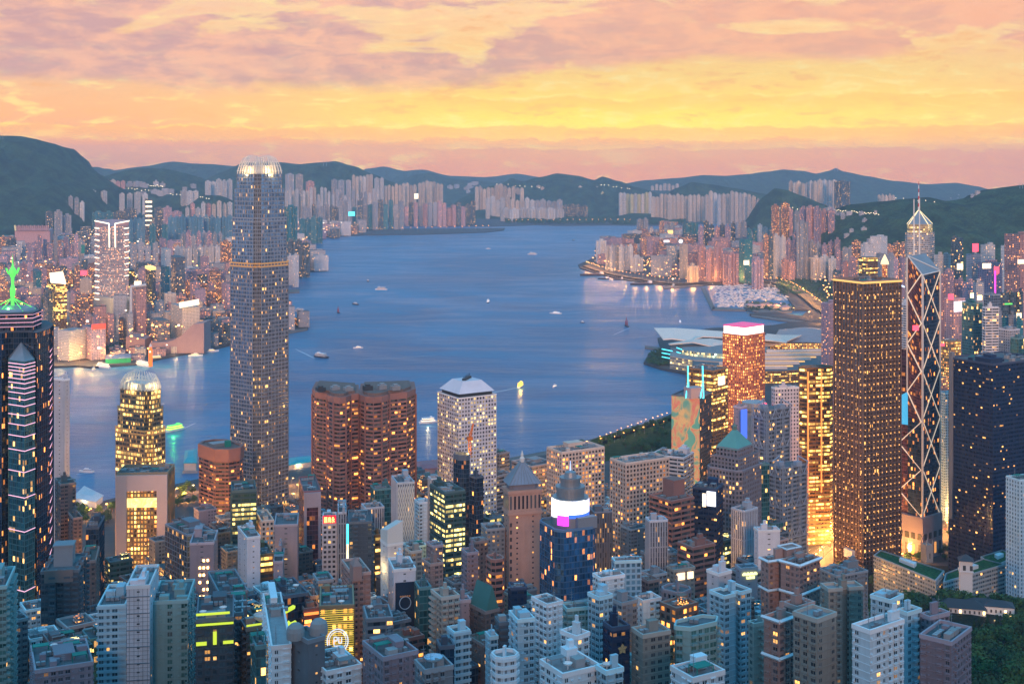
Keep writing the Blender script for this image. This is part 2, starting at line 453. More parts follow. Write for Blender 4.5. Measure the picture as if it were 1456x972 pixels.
hill([(140, 300), (158, 248), (176, 243), (200, 239), (232, 239), (262, 246), (290, 256), (330, 276), (350, 300)], 9300, 1300, 3.0)
hill([(250, 300), (285, 258), (318, 244), (348, 231), (372, 229), (400, 231), (424, 234), (452, 231), (476, 229), (502, 236), (530, 247), (556, 258), (590, 272), (620, 295)], 10600, 1500, 4.0)
hill([(495, 262), (520, 240), (545, 237), (575, 243), (600, 241), (640, 250), (690, 252), (735, 247), (775, 253), (830, 262)], 16500, 1900, 5.0)
hill([(530, 290), (560, 262), (590, 248), (610, 245), (640, 254), (690, 258), (730, 262), (780, 285)], 14000, 1500, 6.0)
hill([(620, 310), (660, 280), (690, 266), (712, 262), (728, 253), (742, 258), (768, 252), (792, 247), (820, 250), (845, 256), (856, 251), (880, 257), (905, 266), (940, 276), (980, 300)], 10900, 1100, 7.0)
hill([(840, 290), (880, 262), (920, 256), (965, 253), (1000, 249), (1030, 250), (1060, 248), (1090, 244), (1115, 241), (1140, 243), (1160, 247), (1178, 243), (1188, 239), (1200, 244), (1230, 250), (1270, 257), (1320, 262), (1360, 260), (1390, 265), (1420, 274), (1500, 290)], 14500, 2000, 8.0)
hill([(900, 312), (940, 283), (960, 268), (985, 259), (1010, 262), (1045, 268), (1080, 274), (1120, 284), (1170, 305)], 9900, 800, 9.0)
hill([(1060, 318), (1085, 280), (1102, 268), (1118, 270), (1140, 278), (1170, 290), (1200, 305)], 7400, 500, 10.0)
hill([(1130, 350), (1160, 318), (1180, 300), (1210, 291), (1250, 287), (1285, 283), (1320, 280), (1345, 285), (1375, 281), (1400, 272), (1425, 266), (1450, 263), (1500, 258), (1600, 262), (1720, 330)], 4900, 1150, 11.0, res=240)
hill([(225, 318), (262, 294), (290, 277), (312, 278), (345, 290), (380, 316)], 7900, 500, 12.0)
hill([(858, 322), (872, 308), (900, 303), (930, 304), (960, 314), (975, 322)], 9000, 380, 13.0)
hill([(590, 322), (640, 300), (690, 298), (720, 306), (750, 320)], 9900, 380, 14.0)
hill([(828, 320), (860, 300), (888, 290), (925, 292), (960, 300), (1000, 318)], 9900, 500, 15.0)
# unseen ridge added behind the viewpoint, shaped to keep low sun off near slopes
hb = MB()
for i in range(40):
    for j in range(10):
        def hz_(x, y):
            t_ = (y+2200)/2150; return max(0, 800*sin(pi*min(1, max(0, t_)))**.8*(.86+.14*noise.noise(Vector((x*.0012, y*.001, 4)))))
        x0, x1 = -4500+i*170, -4500+(i+1)*170; y0, y1 = -2200+j*215, -2200+(j+1)*215
        hb.face([(x0, y0, hz_(x0, y0)), (x1, y0, hz_(x1, y0)), (x1, y1, hz_(x1, y1)), (x0, y1, hz_(x0, y1))], None, 0, True)
tag(hb.build('hill', M['hill'], merge=True), kind='structure')
# cloud resting on the summit at the far left
mv, t, out = new_mat('hill_fog')
vol = t.node('ShaderNodeVolumePrincipled'); vol.inputs['Color'].default_value = (0.9, 0.9, 0.95, 1)
obj = t.node('ShaderNodeTexCoord').outputs['Generated']
ox, oy, oz = t.sep(obj)
rr = t.m('SQRT', t.m('ADD', t.m('ADD', t.m('POWER', t.m('SUBTRACT', ox, .5), 2.0), t.m('POWER', t.m('SUBTRACT', oy, .5), 2.0)), t.m('POWER', t.m('SUBTRACT', oz, .5), 2.0)))
vol.inputs['Density'].default_value = 0.002
t.l.new(vol.outputs[0], out.inputs[1])
M['fog'] = mv

# ---------------------------------------------------------------- haze
mh, t, out = new_mat('haze_air')
vol = t.node('ShaderNodeVolumePrincipled')
vol.inputs['Color'].default_value = (0.55, 0.76, 1.0, 1)
vol.inputs['Density'].default_value = 0.000046
vol.inputs['Anisotropy'].default_value = 0.0
t.l.new(vol.outputs[0], out.inputs[1])
mb = MB(); mb.prism([(-12600, -2700), (12600, -2700), (12600, 18900), (-12600, 18900)], -2.0, 690.0, 0, True, True)
tag(mb.build('haze', mh), kind='stuff')
# ---------------------------------------------------------------- facade material: one node group, cells counted in UV units
fg = bpy.data.node_groups.new('facade', 'ShaderNodeTree')
def _sock(n, kind, default):
    s_ = fg.interface.new_socket(name=n, in_out='INPUT', socket_type='NodeSocket'+kind)
    s_.default_value = default
for n_, k_, d_ in (('Wall', 'Color', (.4, .4, .4, 1)), ('Glass', 'Color', (.03, .05, .07, 1)), ('FW', 'Float', .6), ('FH', 'Float', .5), ('Lit', 'Float', .15),
                   ('LitA', 'Color', (1, .6, .2, 1)), ('LitB', 'Color', (1, .8, .45, 1)), ('Strength', 'Float', 1.5), ('GRough', 'Float', .2), ('GMetal', 'Float', .0),
                   ('Round', 'Float', 0.), ('Cluster', 'Float', .6), ('Vary', 'Float', .3), ('Blank', 'Float', .0)):
    _sock(n_, k_, d_)
fg.interface.new_socket(name='Shader', in_out='OUTPUT', socket_type='NodeSocketShader')
t = NT(fg)
gi = t.node('NodeGroupInput'); go = t.node('NodeGroupOutput'); I = gi.outputs
uv = t.node('ShaderNodeUVMap'); uv.uv_map = 'UVMap'
u, v, _ = t.sep(uv.outputs[0])
oi = t.node('ShaderNodeObjectInfo').outputs['Random']
cu, cv = t.m('FLOOR', u), t.m('FLOOR', v)
fu, fv = t.m('SUBTRACT', t.m('FRACT', u), 0.5), t.m('SUBTRACT', t.m('FRACT', v), 0.5)
au, av = t.m('ABSOLUTE', fu), t.m('ABSOLUTE', fv)
colr = t.white(t.xyz(cu, 3.0, t.m('MULTIPLY', oi, 517.0))); cr0, cr1, cr2 = t.sep(colr[1])
wfac = t.mixf(t.m('GREATER_THAN', I['Blank'], 0.001), 0.5, t.m('ADD', 0.30, t.m('MULTIPLY', cr1, 0.36)))
wopen = t.m('MULTIPLY', t.m('GREATER_THAN', cr0, I['Blank']), t.m('MAXIMUM', t.m('GREATER_THAN', au, 0.028), t.m('LESS_THAN', I['Blank'], 0.001)))
rect = t.m('MULTIPLY', t.m('MULTIPLY', wopen, t.m('LESS_THAN', au, t.m('MULTIPLY', I['FW'], wfac))), t.m('LESS_THAN', av, t.m('MULTIPLY', I['FH'], 0.5)))
rad = t.m('LESS_THAN', t.m('SQRT', t.m('ADD', t.m('POWER', au, 2.0), t.m('POWER', av, 2.0))), t.m('MULTIPLY', I['FW'], 0.5))
mask = t.mixf(I['Round'], rect, rad)
seed = t.m('MULTIPLY', oi, 517.0)
wn = t.white(t.xyz(cu, cv, seed)); r1 = wn[0]; r2, r3, r4 = t.sep(wn[1])
rowr = t.white(t.xyz(t.m('FLOOR', t.m('DIVIDE', cu, 9.0)), cv, t.m('ADD', seed, 31.0)))[0]
cl = t.noise(t.xyz(t.m('MULTIPLY', cu, 0.22), t.m('MULTIPLY', cv, 0.30), seed), 1.0, 2.0)
prob = t.m('MULTIPLY', I['Lit'], t.mixf(I['Cluster'], 1.0, t.m('MULTIPLY', t.ss(t.m('ADD', t.m('MULTIPLY', rowr, t.m('ADD', .20, t.m('MULTIPLY', I['Cluster'], .62))), t.m('MULTIPLY', cl, t.m('SUBTRACT', .90, t.m('MULTIPLY', I['Cluster'], .62)))), 0.42, 0.82), 2.8)))
lit = t.m('MULTIPLY', t.m('LESS_THAN', r1, prob), mask)
litc = t.mix(t.m('POWER', r2, 1.3), I['LitA'], I['LitB'])
inner = t.noise(t.xyz(t.m('MULTIPLY', u, 3.0), t.m('MULTIPLY', v, 2.0), seed), 1.4, 3.0, 0.7)
bri = t.m('MULTIPLY', t.m('ADD', 0.12, t.m('MULTIPLY', t.m('POWER', r3, 2.6), 1.35)), t.m('ADD', 0.35, t.m('MULTIPLY', t.m('POWER', inner, 2.0), 3.0)))
estr = t.m('MULTIPLY', t.m('MULTIPLY', lit, bri), I['Strength'])
# wall weathering: broad patches and vertical streaks
geo = t.node('ShaderNodeTexCoord').outputs['Object']
st = t.noise(t.xyz(t.m('MULTIPLY', u, 2.3), t.m('MULTIPLY', v, 0.10), seed), 1.0, 4.0, 0.7)
pa = t.noise(geo, 0.06, 4.0, 0.7)
k = t.m('ADD', t.m('ADD', 0.50, t.m('MULTIPLY', st, 0.52)), t.m('MULTIPLY', pa, 0.46))
tone = t.m('ADD', t.m('SUBTRACT', 1.0, t.m('MULTIPLY', I['Vary'], 0.5)), t.m('MULTIPLY', I['Vary'], oi))
k = t.m('MULTIPLY', k, tone)
wall = t.mix(1.0, I['Wall'], t.xyz(k, k, k), 'MULTIPLY')
gk = t.m('ADD', 0.45, t.m('MULTIPLY', r4, 1.1))
glass = t.mix(1.0, I['Glass'], t.xyz(gk, gk, gk), 'MULTIPLY')
curtain = t.m('MULTIPLY', t.m('GREATER_THAN', r2, 0.82), 0.5)
glass = t.mix(t.m('MULTIPLY', curtain, t.m('SUBTRACT', 1.0, I['GMetal'])), glass, (0.18, 0.18, 0.17, 1))
base = t.mix(mask, wall, glass)
p = t.node('ShaderNodeBsdfPrincipled')
t.put(p.inputs['Base Color'], base)
t.put(p.inputs['Roughness'], t.mixf(mask, 0.75, t.m('ADD', I['GRough'], t.m('MULTIPLY', r4, 0.12))))
t.put(p.inputs['Metallic'], t.m('MULTIPLY', mask, I['GMetal']))
t.put(p.inputs['Specular IOR Level'], t.mixf(mask, 0.25, 0.8))
t.put(p.inputs['Emission Color'], litc); t.put(p.inputs['Emission Strength'], estr)
tl = t.node('ShaderNodeBump'); tl.inputs['Strength'].default_value = 0.25; tl.inputs['Distance'].default_value = 0.3
t.put(tl.inputs['Height'], t.m('ADD', t.m('MULTIPLY', r2, mask), t.m('MULTIPLY', t.noise(geo, 0.25, 3.0), 1.2)))
t.put(p.inputs['Normal'], tl.outputs[0])
t.l.new(p.outputs[0], go.inputs[0])

ORANGE, AMBER, GOLD, CREAM, WHITE = (1, .30, .05), (1, .45, .10), (1, .62, .16), (1, .76, .42), (.9, .95, 1)
class Style: pass
ST = {}
def style(key, wall, glass=(.03, .05, .07), fw=.6, fh=.5, lit=.14, la=AMBER, lb=CREAM, s=1.8, gr=.2, gm=0., rnd=0., cl=.6, bay=3.2, fl=3.3, relief=None, roof='deck', vary=.3, slab=None, trim=None):
    if key.split('_')[0] in ('resi', 'blank', 'stripe', 'office', 'grid', 'dots', 'port'):
        kk_ = {'resi': .62, 'blank': .66, 'stripe': .75, 'office': .75}.get(key.split('_')[0], .85); kk_ = {'resi_white': .98, 'resi_blue': .88, 'blank_white': .92, 'resi_dark': .6, 'resi_teal': .8, 'resi_mauve': .55}.get(key, kk_); wall = tuple(c*kk_ for c in wall); trim = tuple(c*1.12 for c in wall) if trim is None else trim
    if key.split('_')[0] in ('office', 'grid', 'gold', 'red', 'glass'): s *= 1.45
    m, t, out = new_mat('facade_'+key)
    g = t.node('ShaderNodeGroup'); g.node_tree = fg
    if relief in ('bays', 'balcony'): lit *= .5; s *= .72
    elif lit < .3: lit *= .7
    for n_, v_ in (('Wall', (*wall, 1)), ('Glass', (*glass, 1)), ('FW', fw), ('FH', fh), ('Lit', lit), ('LitA', (*la, 1)), ('LitB', (*lb, 1)), ('Strength', s),
                   ('GRough', gr), ('GMetal', gm), ('Round', rnd), ('Cluster', cl), ('Vary', vary)):
        g.inputs[n_].default_value = v_
    g.inputs['Blank'].default_value = .2 if key.startswith('resi') else 0.
    t.l.new(g.outputs[0], out.inputs[0])
    S = Style(); S.mat = m; S.bay = bay; S.fl = fl; S.relief = relief; S.roof = roof; S.key = key
    S.wall = simple('wall_'+key, trim or wall, 0.75, var=0.22, scale=0.07)
    tc = trim or wall; S.trim = simple('trim_'+key, tuple(min(.8, c*1.25+.04) for c in tc), .7, var=.15, scale=.1)
    ST[key] = S
    return S
# residential, near
style('resi_blue', (.40, .58, .66), (.03, .08, .11), .62, .52, .13, fl=3.0, bay=3.0, relief='bays')
style('resi_white', (.60, .69, .73), (.03, .05, .07), .50, .45, .12, fl=3.0, bay=3.4, relief='bays', roof='deck_pale')
style('resi_grey', (.33, .36, .39), (.04, .06, .08), .6, .5, .15, fl=3.0, bay=3.0, relief='bays')
style('resi_cream', (.58, .52, .45), (.05, .06, .07), .55, .5, .14, fl=3.0, bay=3.2, relief='bays', roof='deck_brown')
style('resi_pink', (.50, .33, .29), (.05, .05, .06), .58, .5, .15, fl=3.0, bay=3.2, relief='bays', roof='deck_brown')
style('resi_brown', (.26, .19, .17), (.04, .05, .06), .58, .5, .18, fl=3.0, bay=3.2, relief='bays', roof='deck_brown')
style('resi_teal', (.25, .42, .42), (.04, .13, .12), .72, .6, .12, fl=3.2, bay=3.4, relief='balcony', roof='deck')
style('resi_mauve', (.42, .36, .42), (.05, .06, .08), .5, .45, .16, fl=3.0, bay=3.0, relief='bays')
style('resi_dark', (.12, .15, .18), (.03, .06, .08), .66, .55, .16, fl=3.0, bay=3.2, relief='balcony')
style('resi_stone', (.40, .38, .33), (.04, .05, .06), .45, .45, .12, fl=3.0, bay=3.6, relief='bays', roof='deck_pale')
# offices
style('office_band', (.40, .36, .36), (.03, .045, .06), 1.0, .52, .28, fl=3.8, bay=3.0, relief='slabs', la=ORANGE, lb=GOLD, cl=.9)
style('office_brownband', (.34, .17, .14), (.02, .025, .03), 1.0, .5, .19, fl=3.8, bay=3.2, relief='slabs', la=ORANGE, lb=GOLD, cl=.85, roof='deck_brown')
style('office_whiteband', (.66, .66, .68), (.03, .05, .07), 1.0, .5, .16, fl=3.6, bay=3.0, relief='slabs')
style('office_greyband', (.24, .26, .29), (.03, .05, .07), 1.0, .55, .22, fl=3.6, bay=3.0, relief='slabs')
style('glass_dark', (.05, .07, .10), (.02, .05, .10), .92, .88, .10, gr=.08, gm=.5, fl=3.8, bay=1.8, relief='mullions', la=ORANGE, lb=CREAM)
style('glass_blue', (.06, .13, .22), (.05, .20, .42), .92, .86, .10, gr=.08, gm=.6, fl=3.8, bay=1.8, relief='mullions', la=ORANGE)
style('glass_navy', (.012, .03, .075), (.008, .028, .085), .95, .34, .055, gr=.1, gm=.4, fl=4.0, bay=2.0, relief='mullions', la=AMBER, lb=CREAM, s=1.4, cl=1.0, vary=.05)
style('glass_teal', (.06, .16, .17), (.04, .16, .18), .92, .82, .14, gr=.1, gm=.5, fl=3.8, bay=2.0, relief='mullions', la=AMBER)
style('glass_green', (.05, .10, .10), (.03, .10, .09), .96, .75, .34, gr=.1, gm=.4, fl=3.6, bay=2.4, relief='slabs', la=GOLD, lb=(1, .9, .3), cl=1.0)
style('glass_grey', (.20, .24, .29), (.10, .15, .20), .9, .8, .14, gr=.12, gm=.5, fl=3.8, bay=2.0, relief='mullions')
style('grid_cream', (.62, .50, .42), (.03, .035, .04), .66, .58, .30, fl=3.7, bay=3.6, relief='grid', la=ORANGE, lb=GOLD, roof='deck_pale')
style('grid_white', (.66, .66, .70), (.03, .04, .05), .58, .5, .20, fl=3.6, bay=3.2, relief='grid', roof='deck_pale')
style('grid_blue', (.40, .60, .72), (.08, .20, .28), .6, .6, .04, fl=3.4, bay=3.2, relief='grid', roof='deck')
style('grid_brown', (.22, .15, .12), (.02, .02, .02), .7, .62, .55, fl=3.9, bay=3.3, relief='grid', la=ORANGE, lb=GOLD, s=2.0, cl=.5, roof='deck_brown')
style('grid_grey', (.22, .21, .24), (.03, .04, .05), .6, .62, .16, fl=3.7, bay=3.0, relief='grid')
style('stripe_grey', (.50, .54, .60), (.06, .08, .12), .5, .96, .06, fl=3.6, bay=1.9, relief='piers')
style('stripe_dark', (.14, .16, .20), (.04, .06, .09), .5, .92, .10, fl=3.6, bay=2.0, relief='piers')
style('gold_lit', (.24, .13, .05), (.04, .03, .02), .96, .62, .62, fl=4.0, bay=3.0, relief='slabs', la=AMBER, lb=(1, .72, .14), s=2.4, cl=.9, roof='deck')
style('gold_grid', (.26, .18, .10), (.04, .03, .02), .6, .6, .80, fl=3.8, bay=2.8, relief='grid', la=ORANGE, lb=(1, .68, .16), s=2.4, cl=.4)
style('red_grid', (.50, .16, .09), (.05, .02, .02), .55, .55, .80, fl=3.6, bay=3.2, relief='grid', la=ORANGE, lb=GOLD, s=2.2, cl=.35, roof='deck_brown')
style('dots_white', (.70, .66, .70), (.04, .05, .07), .50, .50, .10, fl=3.7, bay=3.2, relief=None, roof='deck_pale')
style('port_white', (.70, .70, .76), (.03, .04, .06), .60, .60, .34, fl=3.6, bay=3.3, rnd=1.0, relief=None, la=GOLD, lb=(1, .85, .5), s=1.5, cl=.6, roof='deck_pale', vary=.05)
style('blank_white', (.62, .62, .66), (.05, .06, .07), .12, .2, .2, fl=3.6, bay=12., relief=None, roof='deck_pale')
style('blank_mauve', (.48, .40, .44), (.05, .06, .07), .12, .2, .2, fl=3.6, bay=12., relief=None, roof='deck')
style('blank_grey', (.22, .24, .27), (.05, .06, .07), .12, .2, .2, fl=3.6, bay=12., relief=None, roof='deck')
style('bronze', (.16, .11, .09), (.34, .25, .20), .86, .74, .07, gr=.14, gm=.9, fl=4.0, bay=1.6, relief='mullions', la=AMBER, lb=GOLD, s=1.6, roof='deck', vary=.05)
style('silver', (.22, .27, .33), (.36, .42, .48), .86, .70, .05, gr=.12, gm=.9, fl=4.1, bay=1.5, relief=None, la=AMBER, lb=GOLD, s=2.0, cl=1.0, vary=.05)
style('silver_dark', (.20, .23, .28), (.32, .36, .42), .86, .66, .075, gr=.12, gm=.9, fl=4.1, bay=1.3, relief=None, la=AMBER, lb=GOLD, s=2.0, cl=.9, vary=.05)
style('silver_lit', (.34, .25, .14), (.06, .07, .08), .84, .60, .62, gr=.14, gm=.4, fl=4.1, bay=1.5, relief=None, la=AMBER, lb=(1, .75, .22), s=2.6, cl=.75, vary=.05)
# distant
style('far_cream', (.62, .52, .43), (.10, .10, .10), .5, .5, 0.102, fl=3.2, bay=3.2, la=AMBER, s=2.0, vary=.45, roof='deck_pale')
style('far_white', (.60, .60, .60), (.10, .11, .13), .5, .5, 0.102, fl=3.2, bay=3.2, la=AMBER, s=2.0, vary=.45, roof='deck_pale')
style('far_grey', (.34, .36, .40), (.08, .09, .11), .5, .5, 0.136, fl=3.2, bay=3.2, la=AMBER, s=2.4, vary=.5)
style('far_blue', (.10, .27, .38), (.05, .15, .22), .5, .6, 0.051, fl=3.2, bay=3.2, la=AMBER, s=2.0, vary=.3)
style('far_teal', (.03, .20, .24), (.02, .10, .13), .6, .6, 0.085, fl=3.4, bay=3.2, la=AMBER, s=2.0, vary=.3)
style('far_pink', (.50, .30, .30), (.08, .06, .07), .5, .5, 0.238, fl=3.2, bay=3.4, la=ORANGE, s=2.4, vary=.5, roof='deck_brown')
style('far_mauve', (.36, .28, .36), (.07, .06, .08), .5, .5, 0.272, fl=3.2, bay=3.4, la=ORANGE, s=2.4, vary=.5)
style('far_brown', (.26, .16, .15), (.05, .04, .05), .6, .5, 0.408, fl=3.4, bay=3.4, la=ORANGE, lb=GOLD, s=2.6, vary=.5, roof='deck_brown')
style('far_dark', (.07, .11, .14), (.03, .06, .08), .8, .6, 0.170, fl=3.8, bay=3.0, la=AMBER, s=2.4, vary=.5)
style('far_yellow', (.62, .58, .30), (.10, .10, .08), .5, .5, 0.085, fl=3.2, bay=3.2, la=AMBER, s=2.0, vary=.2, roof='deck_pale')

# ---------------------------------------------------------------- geometry of a building
def offset(pts, d):
    n = len(pts); out = []
    for i in range(n):
        a, b, c_ = Vector(pts[i-1][:2]), Vector(pts[i][:2]), Vector(pts[(i+1) % n][:2])
        e1, e2 = (b-a).normalized(), (c_-b).normalized()
        n1, n2 = Vector((e1.y, -e1.x)), Vector((e2.y, -e2.x))
        k = 1+n1.dot(n2)
        mvec = (n1+n2)/k if k > 0.15 else n1
        out.append((b.x+mvec.x*d, b.y+mvec.y*d))
    return out
def ccw(pts):
    a = sum(pts[i][0]*pts[(i+1) % len(pts)][1]-pts[(i+1) % len(pts)][0]*pts[i][1] for i in range(len(pts)))
    return list(pts) if a > 0 else list(reversed(pts))
def cell_uv(S):
    def f(k, a, b, z0, z1):
        L = sqrt((b[0]-a[0])**2+(b[1]-a[1])**2)
        nb = max(1, round(L/S.bay)); nf = max(1, round((z1-z0)/S.fl))
        return 41.0*k, 41.0*k+nb, 0.0, float(nf)
    return f
def visible(a, b):
    """faces turned away from the harbour axis viewer are never given relief"""
    nx, ny = b[1]-a[1], -(b[0]-a[0])
    return nx*(0-a[0])+ny*(0-a[1]) > -0.12*sqrt(nx*nx+ny*ny)*sqrt(a[0]**2+a[1]**2)
def relief(mb, pts, z0, z1, S, kind=None, amt=1.0):
    kind = kind or S.relief
    nf = max(1, round((z1-z0)/S.fl)); fh = (z1-z0)/nf
    n = len(pts)
    def ring(zc, h, d):
        o = offset(pts, d)
        for k in range(n):
            if not visible(pts[k], pts[(k+1) % n]): continue
            a, b, a2, b2 = o[k], o[(k+1) % n], pts[k], pts[(k+1) % n]
            mb.face([(a[0], a[1], zc), (b[0], b[1], zc), (b[0], b[1], zc+h), (a[0], a[1], zc+h)], [(0, 0), (1, 0), (1, 1), (0, 1)])
            mb.face([(a[0], a[1], zc+h), (b[0], b[1], zc+h), (b2[0], b2[1], zc+h), (a2[0], a2[1], zc+h)])
            mb.face([(a2[0], a2[1], zc), (b2[0], b2[1], zc), (b[0], b[1], zc), (a[0], a[1], zc)])
    def piers(w, d, step=1, zlo=z0, zhi=z1):
        for k in range(n):
            a, b = Vector(pts[k][:2]), Vector(pts[(k+1) % n][:2])
            if not visible(a, b): continue
            L = (b-a).length; nb = max(1, round(L/S.bay)); e = (b-a)/L; nn = Vector((e.y, -e.x))
            for i in range(0, nb+1, step):
                c_ = a+e*(L*i/nb)
                lo = -w/2 if i else 0.0; hi = w/2 if i < nb else 0.0
                p0, p1 = c_+e*lo, c_+e*hi; q0, q1 = p0+nn*d, p1+nn*d
                mb.face([(q0.x, q0.y, zlo), (q1.x, q1.y, zlo), (q1.x, q1.y, zhi), (q0.x, q0.y, zhi)])
                mb.face([(p0.x, p0.y, zlo), (q0.x, q0.y, zlo), (q0.x, q0.y, zhi), (p0.x, p0.y, zhi)])
                mb.face([(q1.x, q1.y, zlo), (p1.x, p1.y, zlo), (p1.x, p1.y, zhi), (q1.x, q1.y, zhi)])
    if kind == 'slabs':
        for i in range(nf+1): ring(z0+i*fh-fh*0.22, fh*0.44, 0.55*amt)
        piers(0.7, 0.35*amt, 3)
    elif kind == 'mullions':
        for i in range(nf+1): ring(z0+i*fh-0.25, 0.5, 0.22*amt)
        piers(0.22, 0.30*amt, 2)
    elif kind == 'grid':
        for i in range(nf+1): ring(z0+i*fh-fh*0.20, fh*0.40, 0.45*amt)
        piers(S.bay*0.36, 0.62*amt, 1)
    elif kind == 'piers':
        piers(S.bay*0.42, 0.6*amt, 1)
        for i in range(0, nf+1, 6): ring(z0+i*fh-0.4, 0.8, 0.3)
    elif kind in ('bays', 'balcony'):
        for i in range(nf+1): ring(z0+i*fh-0.14, 0.28, 0.16)
        rs = random.Random(int(abs(pts[0][0]*13+pts[0][1]*7+z1)))
        for k in range(n):
            a, b = Vector(pts[k][:2]), Vector(pts[(k+1) % n][:2])
            if not visible(a, b): continue
            L = (b-a).length; nb = max(1, round(L/S.bay)); e = (b-a)/L; nn = Vector((e.y, -e.x)); ang = atan2(e.y, e.x)
            for i in range(nb):
                r = rs.random()
                for j in range(nf):
                    zc = z0+j*fh
                    if kind == 'balcony' and r < 0.6:
                        c_ = a+e*(L*(i+.5)/nb)+nn*0.75
                        mb.box((c_.x, c_.y, zc+0.02), L/nb*0.86, 1.5, 1.05, ang)
                    elif r < 0.45:
                        c_ = a+e*(L*(i+.5)/nb)+nn*0.30
                        mb.box((c_.x, c_.y, zc+fh*0.02), L/nb*0.66, 0.6, fh*0.20, ang)
                        mb.box((c_.x, c_.y, zc+fh*0.80), L/nb*0.66, 0.6, fh*0.12, ang)
                    elif r < 0.8 and rs.random() < 0.7:
                        c_ = a+e*(L*(i+(.2 if r < .6 else .8))/nb)+nn*0.3
                        mb.box((c_.x, c_.y, zc+fh*0.25), 0.9, 0.6, 0.55, ang)
def poly_c(pts): return (sum(p[0] for p in pts)/len(pts), sum(p[1] for p in pts)/len(pts))
def inside(p, pts):
    c_ = False; n = len(pts); j = n-1
    for i in range(n):
        if (pts[i][1] > p[1]) != (pts[j][1] > p[1]) and p[0] < (pts[j][0]-pts[i][0])*(p[1]-pts[i][1])/(pts[j][1]-pts[i][1])+pts[i][0]: c_ = not c_
        j = i
    return c_
def solve(xl, xm, xr, d, th):
    """footprint whose near corner shows at column xm and distance d, with sides reaching columns xl and xr"""
    k = lambda x: (x-728.0)/F
    P = Vector((X(xm, d), d)); c, s = cos(th), sin(th)
    tr = (k(xr)*P.y-P.x)/(c-k(xr)*s) if xr > xm else 0
    tl = (k(xl)*P.y-P.x)/(-s-k(xl)*c) if xl < xm else 0
    return P, Vector((c, s)), Vector((-s, c)), tr, tl
def foot(xl, xm, xr, d, th=32.0, dl=None, dr=None):
    P, R, L, tr, tl = solve(xl, xm, xr, d, radians(th))
    if dl: tl = dl
    if dr: tr = dr
    if tl < 0 or tl > 140: tl = 30.0
    if tr < 0 or tr > 140: tr = 30.0
    tl = max(tl, 3); tr = max(tr, 3)
    return [tuple(P), tuple(P+R*tr), tuple(P+R*tr+L*tl), tuple(P+L*tl)]
def chamfer(pts, c):
    out = []; n = len(pts)
    for i in range(n):
        a, b, d = Vector(pts[i-1]), Vector(pts[i]), Vector(pts[(i+1) % n])
        cc = min(c, (a-b).length*0.45, (d-b).length*0.45)
        out += [tuple(b+(a-b).normalized()*cc), tuple(b+(d-b).normalized()*cc)]
    return out
def notched(pts, rs, depth=2.2):
    """a quad footprint with the light wells of a Hong Kong apartment block cut into its sides"""
    out = []; n = len(pts)
    for i in range(n):
        a, b = Vector(pts[i]), Vector(pts[(i+1) % n]); L = (b-a).length; e = (b-a)/L; nn = Vector((-e.y, e.x))
        out.append(tuple(a))
        if L > 14:
            cnt = 1 if L < 26 else 2
            for q in range(cnt):
                m_ = L*(q+1)/(cnt+1); w = L*0.10
                dd = min(depth, L*0.15)
                out += [tuple(a+e*(m_-w)), tuple(a+e*(m_-w)+nn*dd), tuple(a+e*(m_+w)+nn*dd), tuple(a+e*(m_+w))]
    return out
ALLB = []
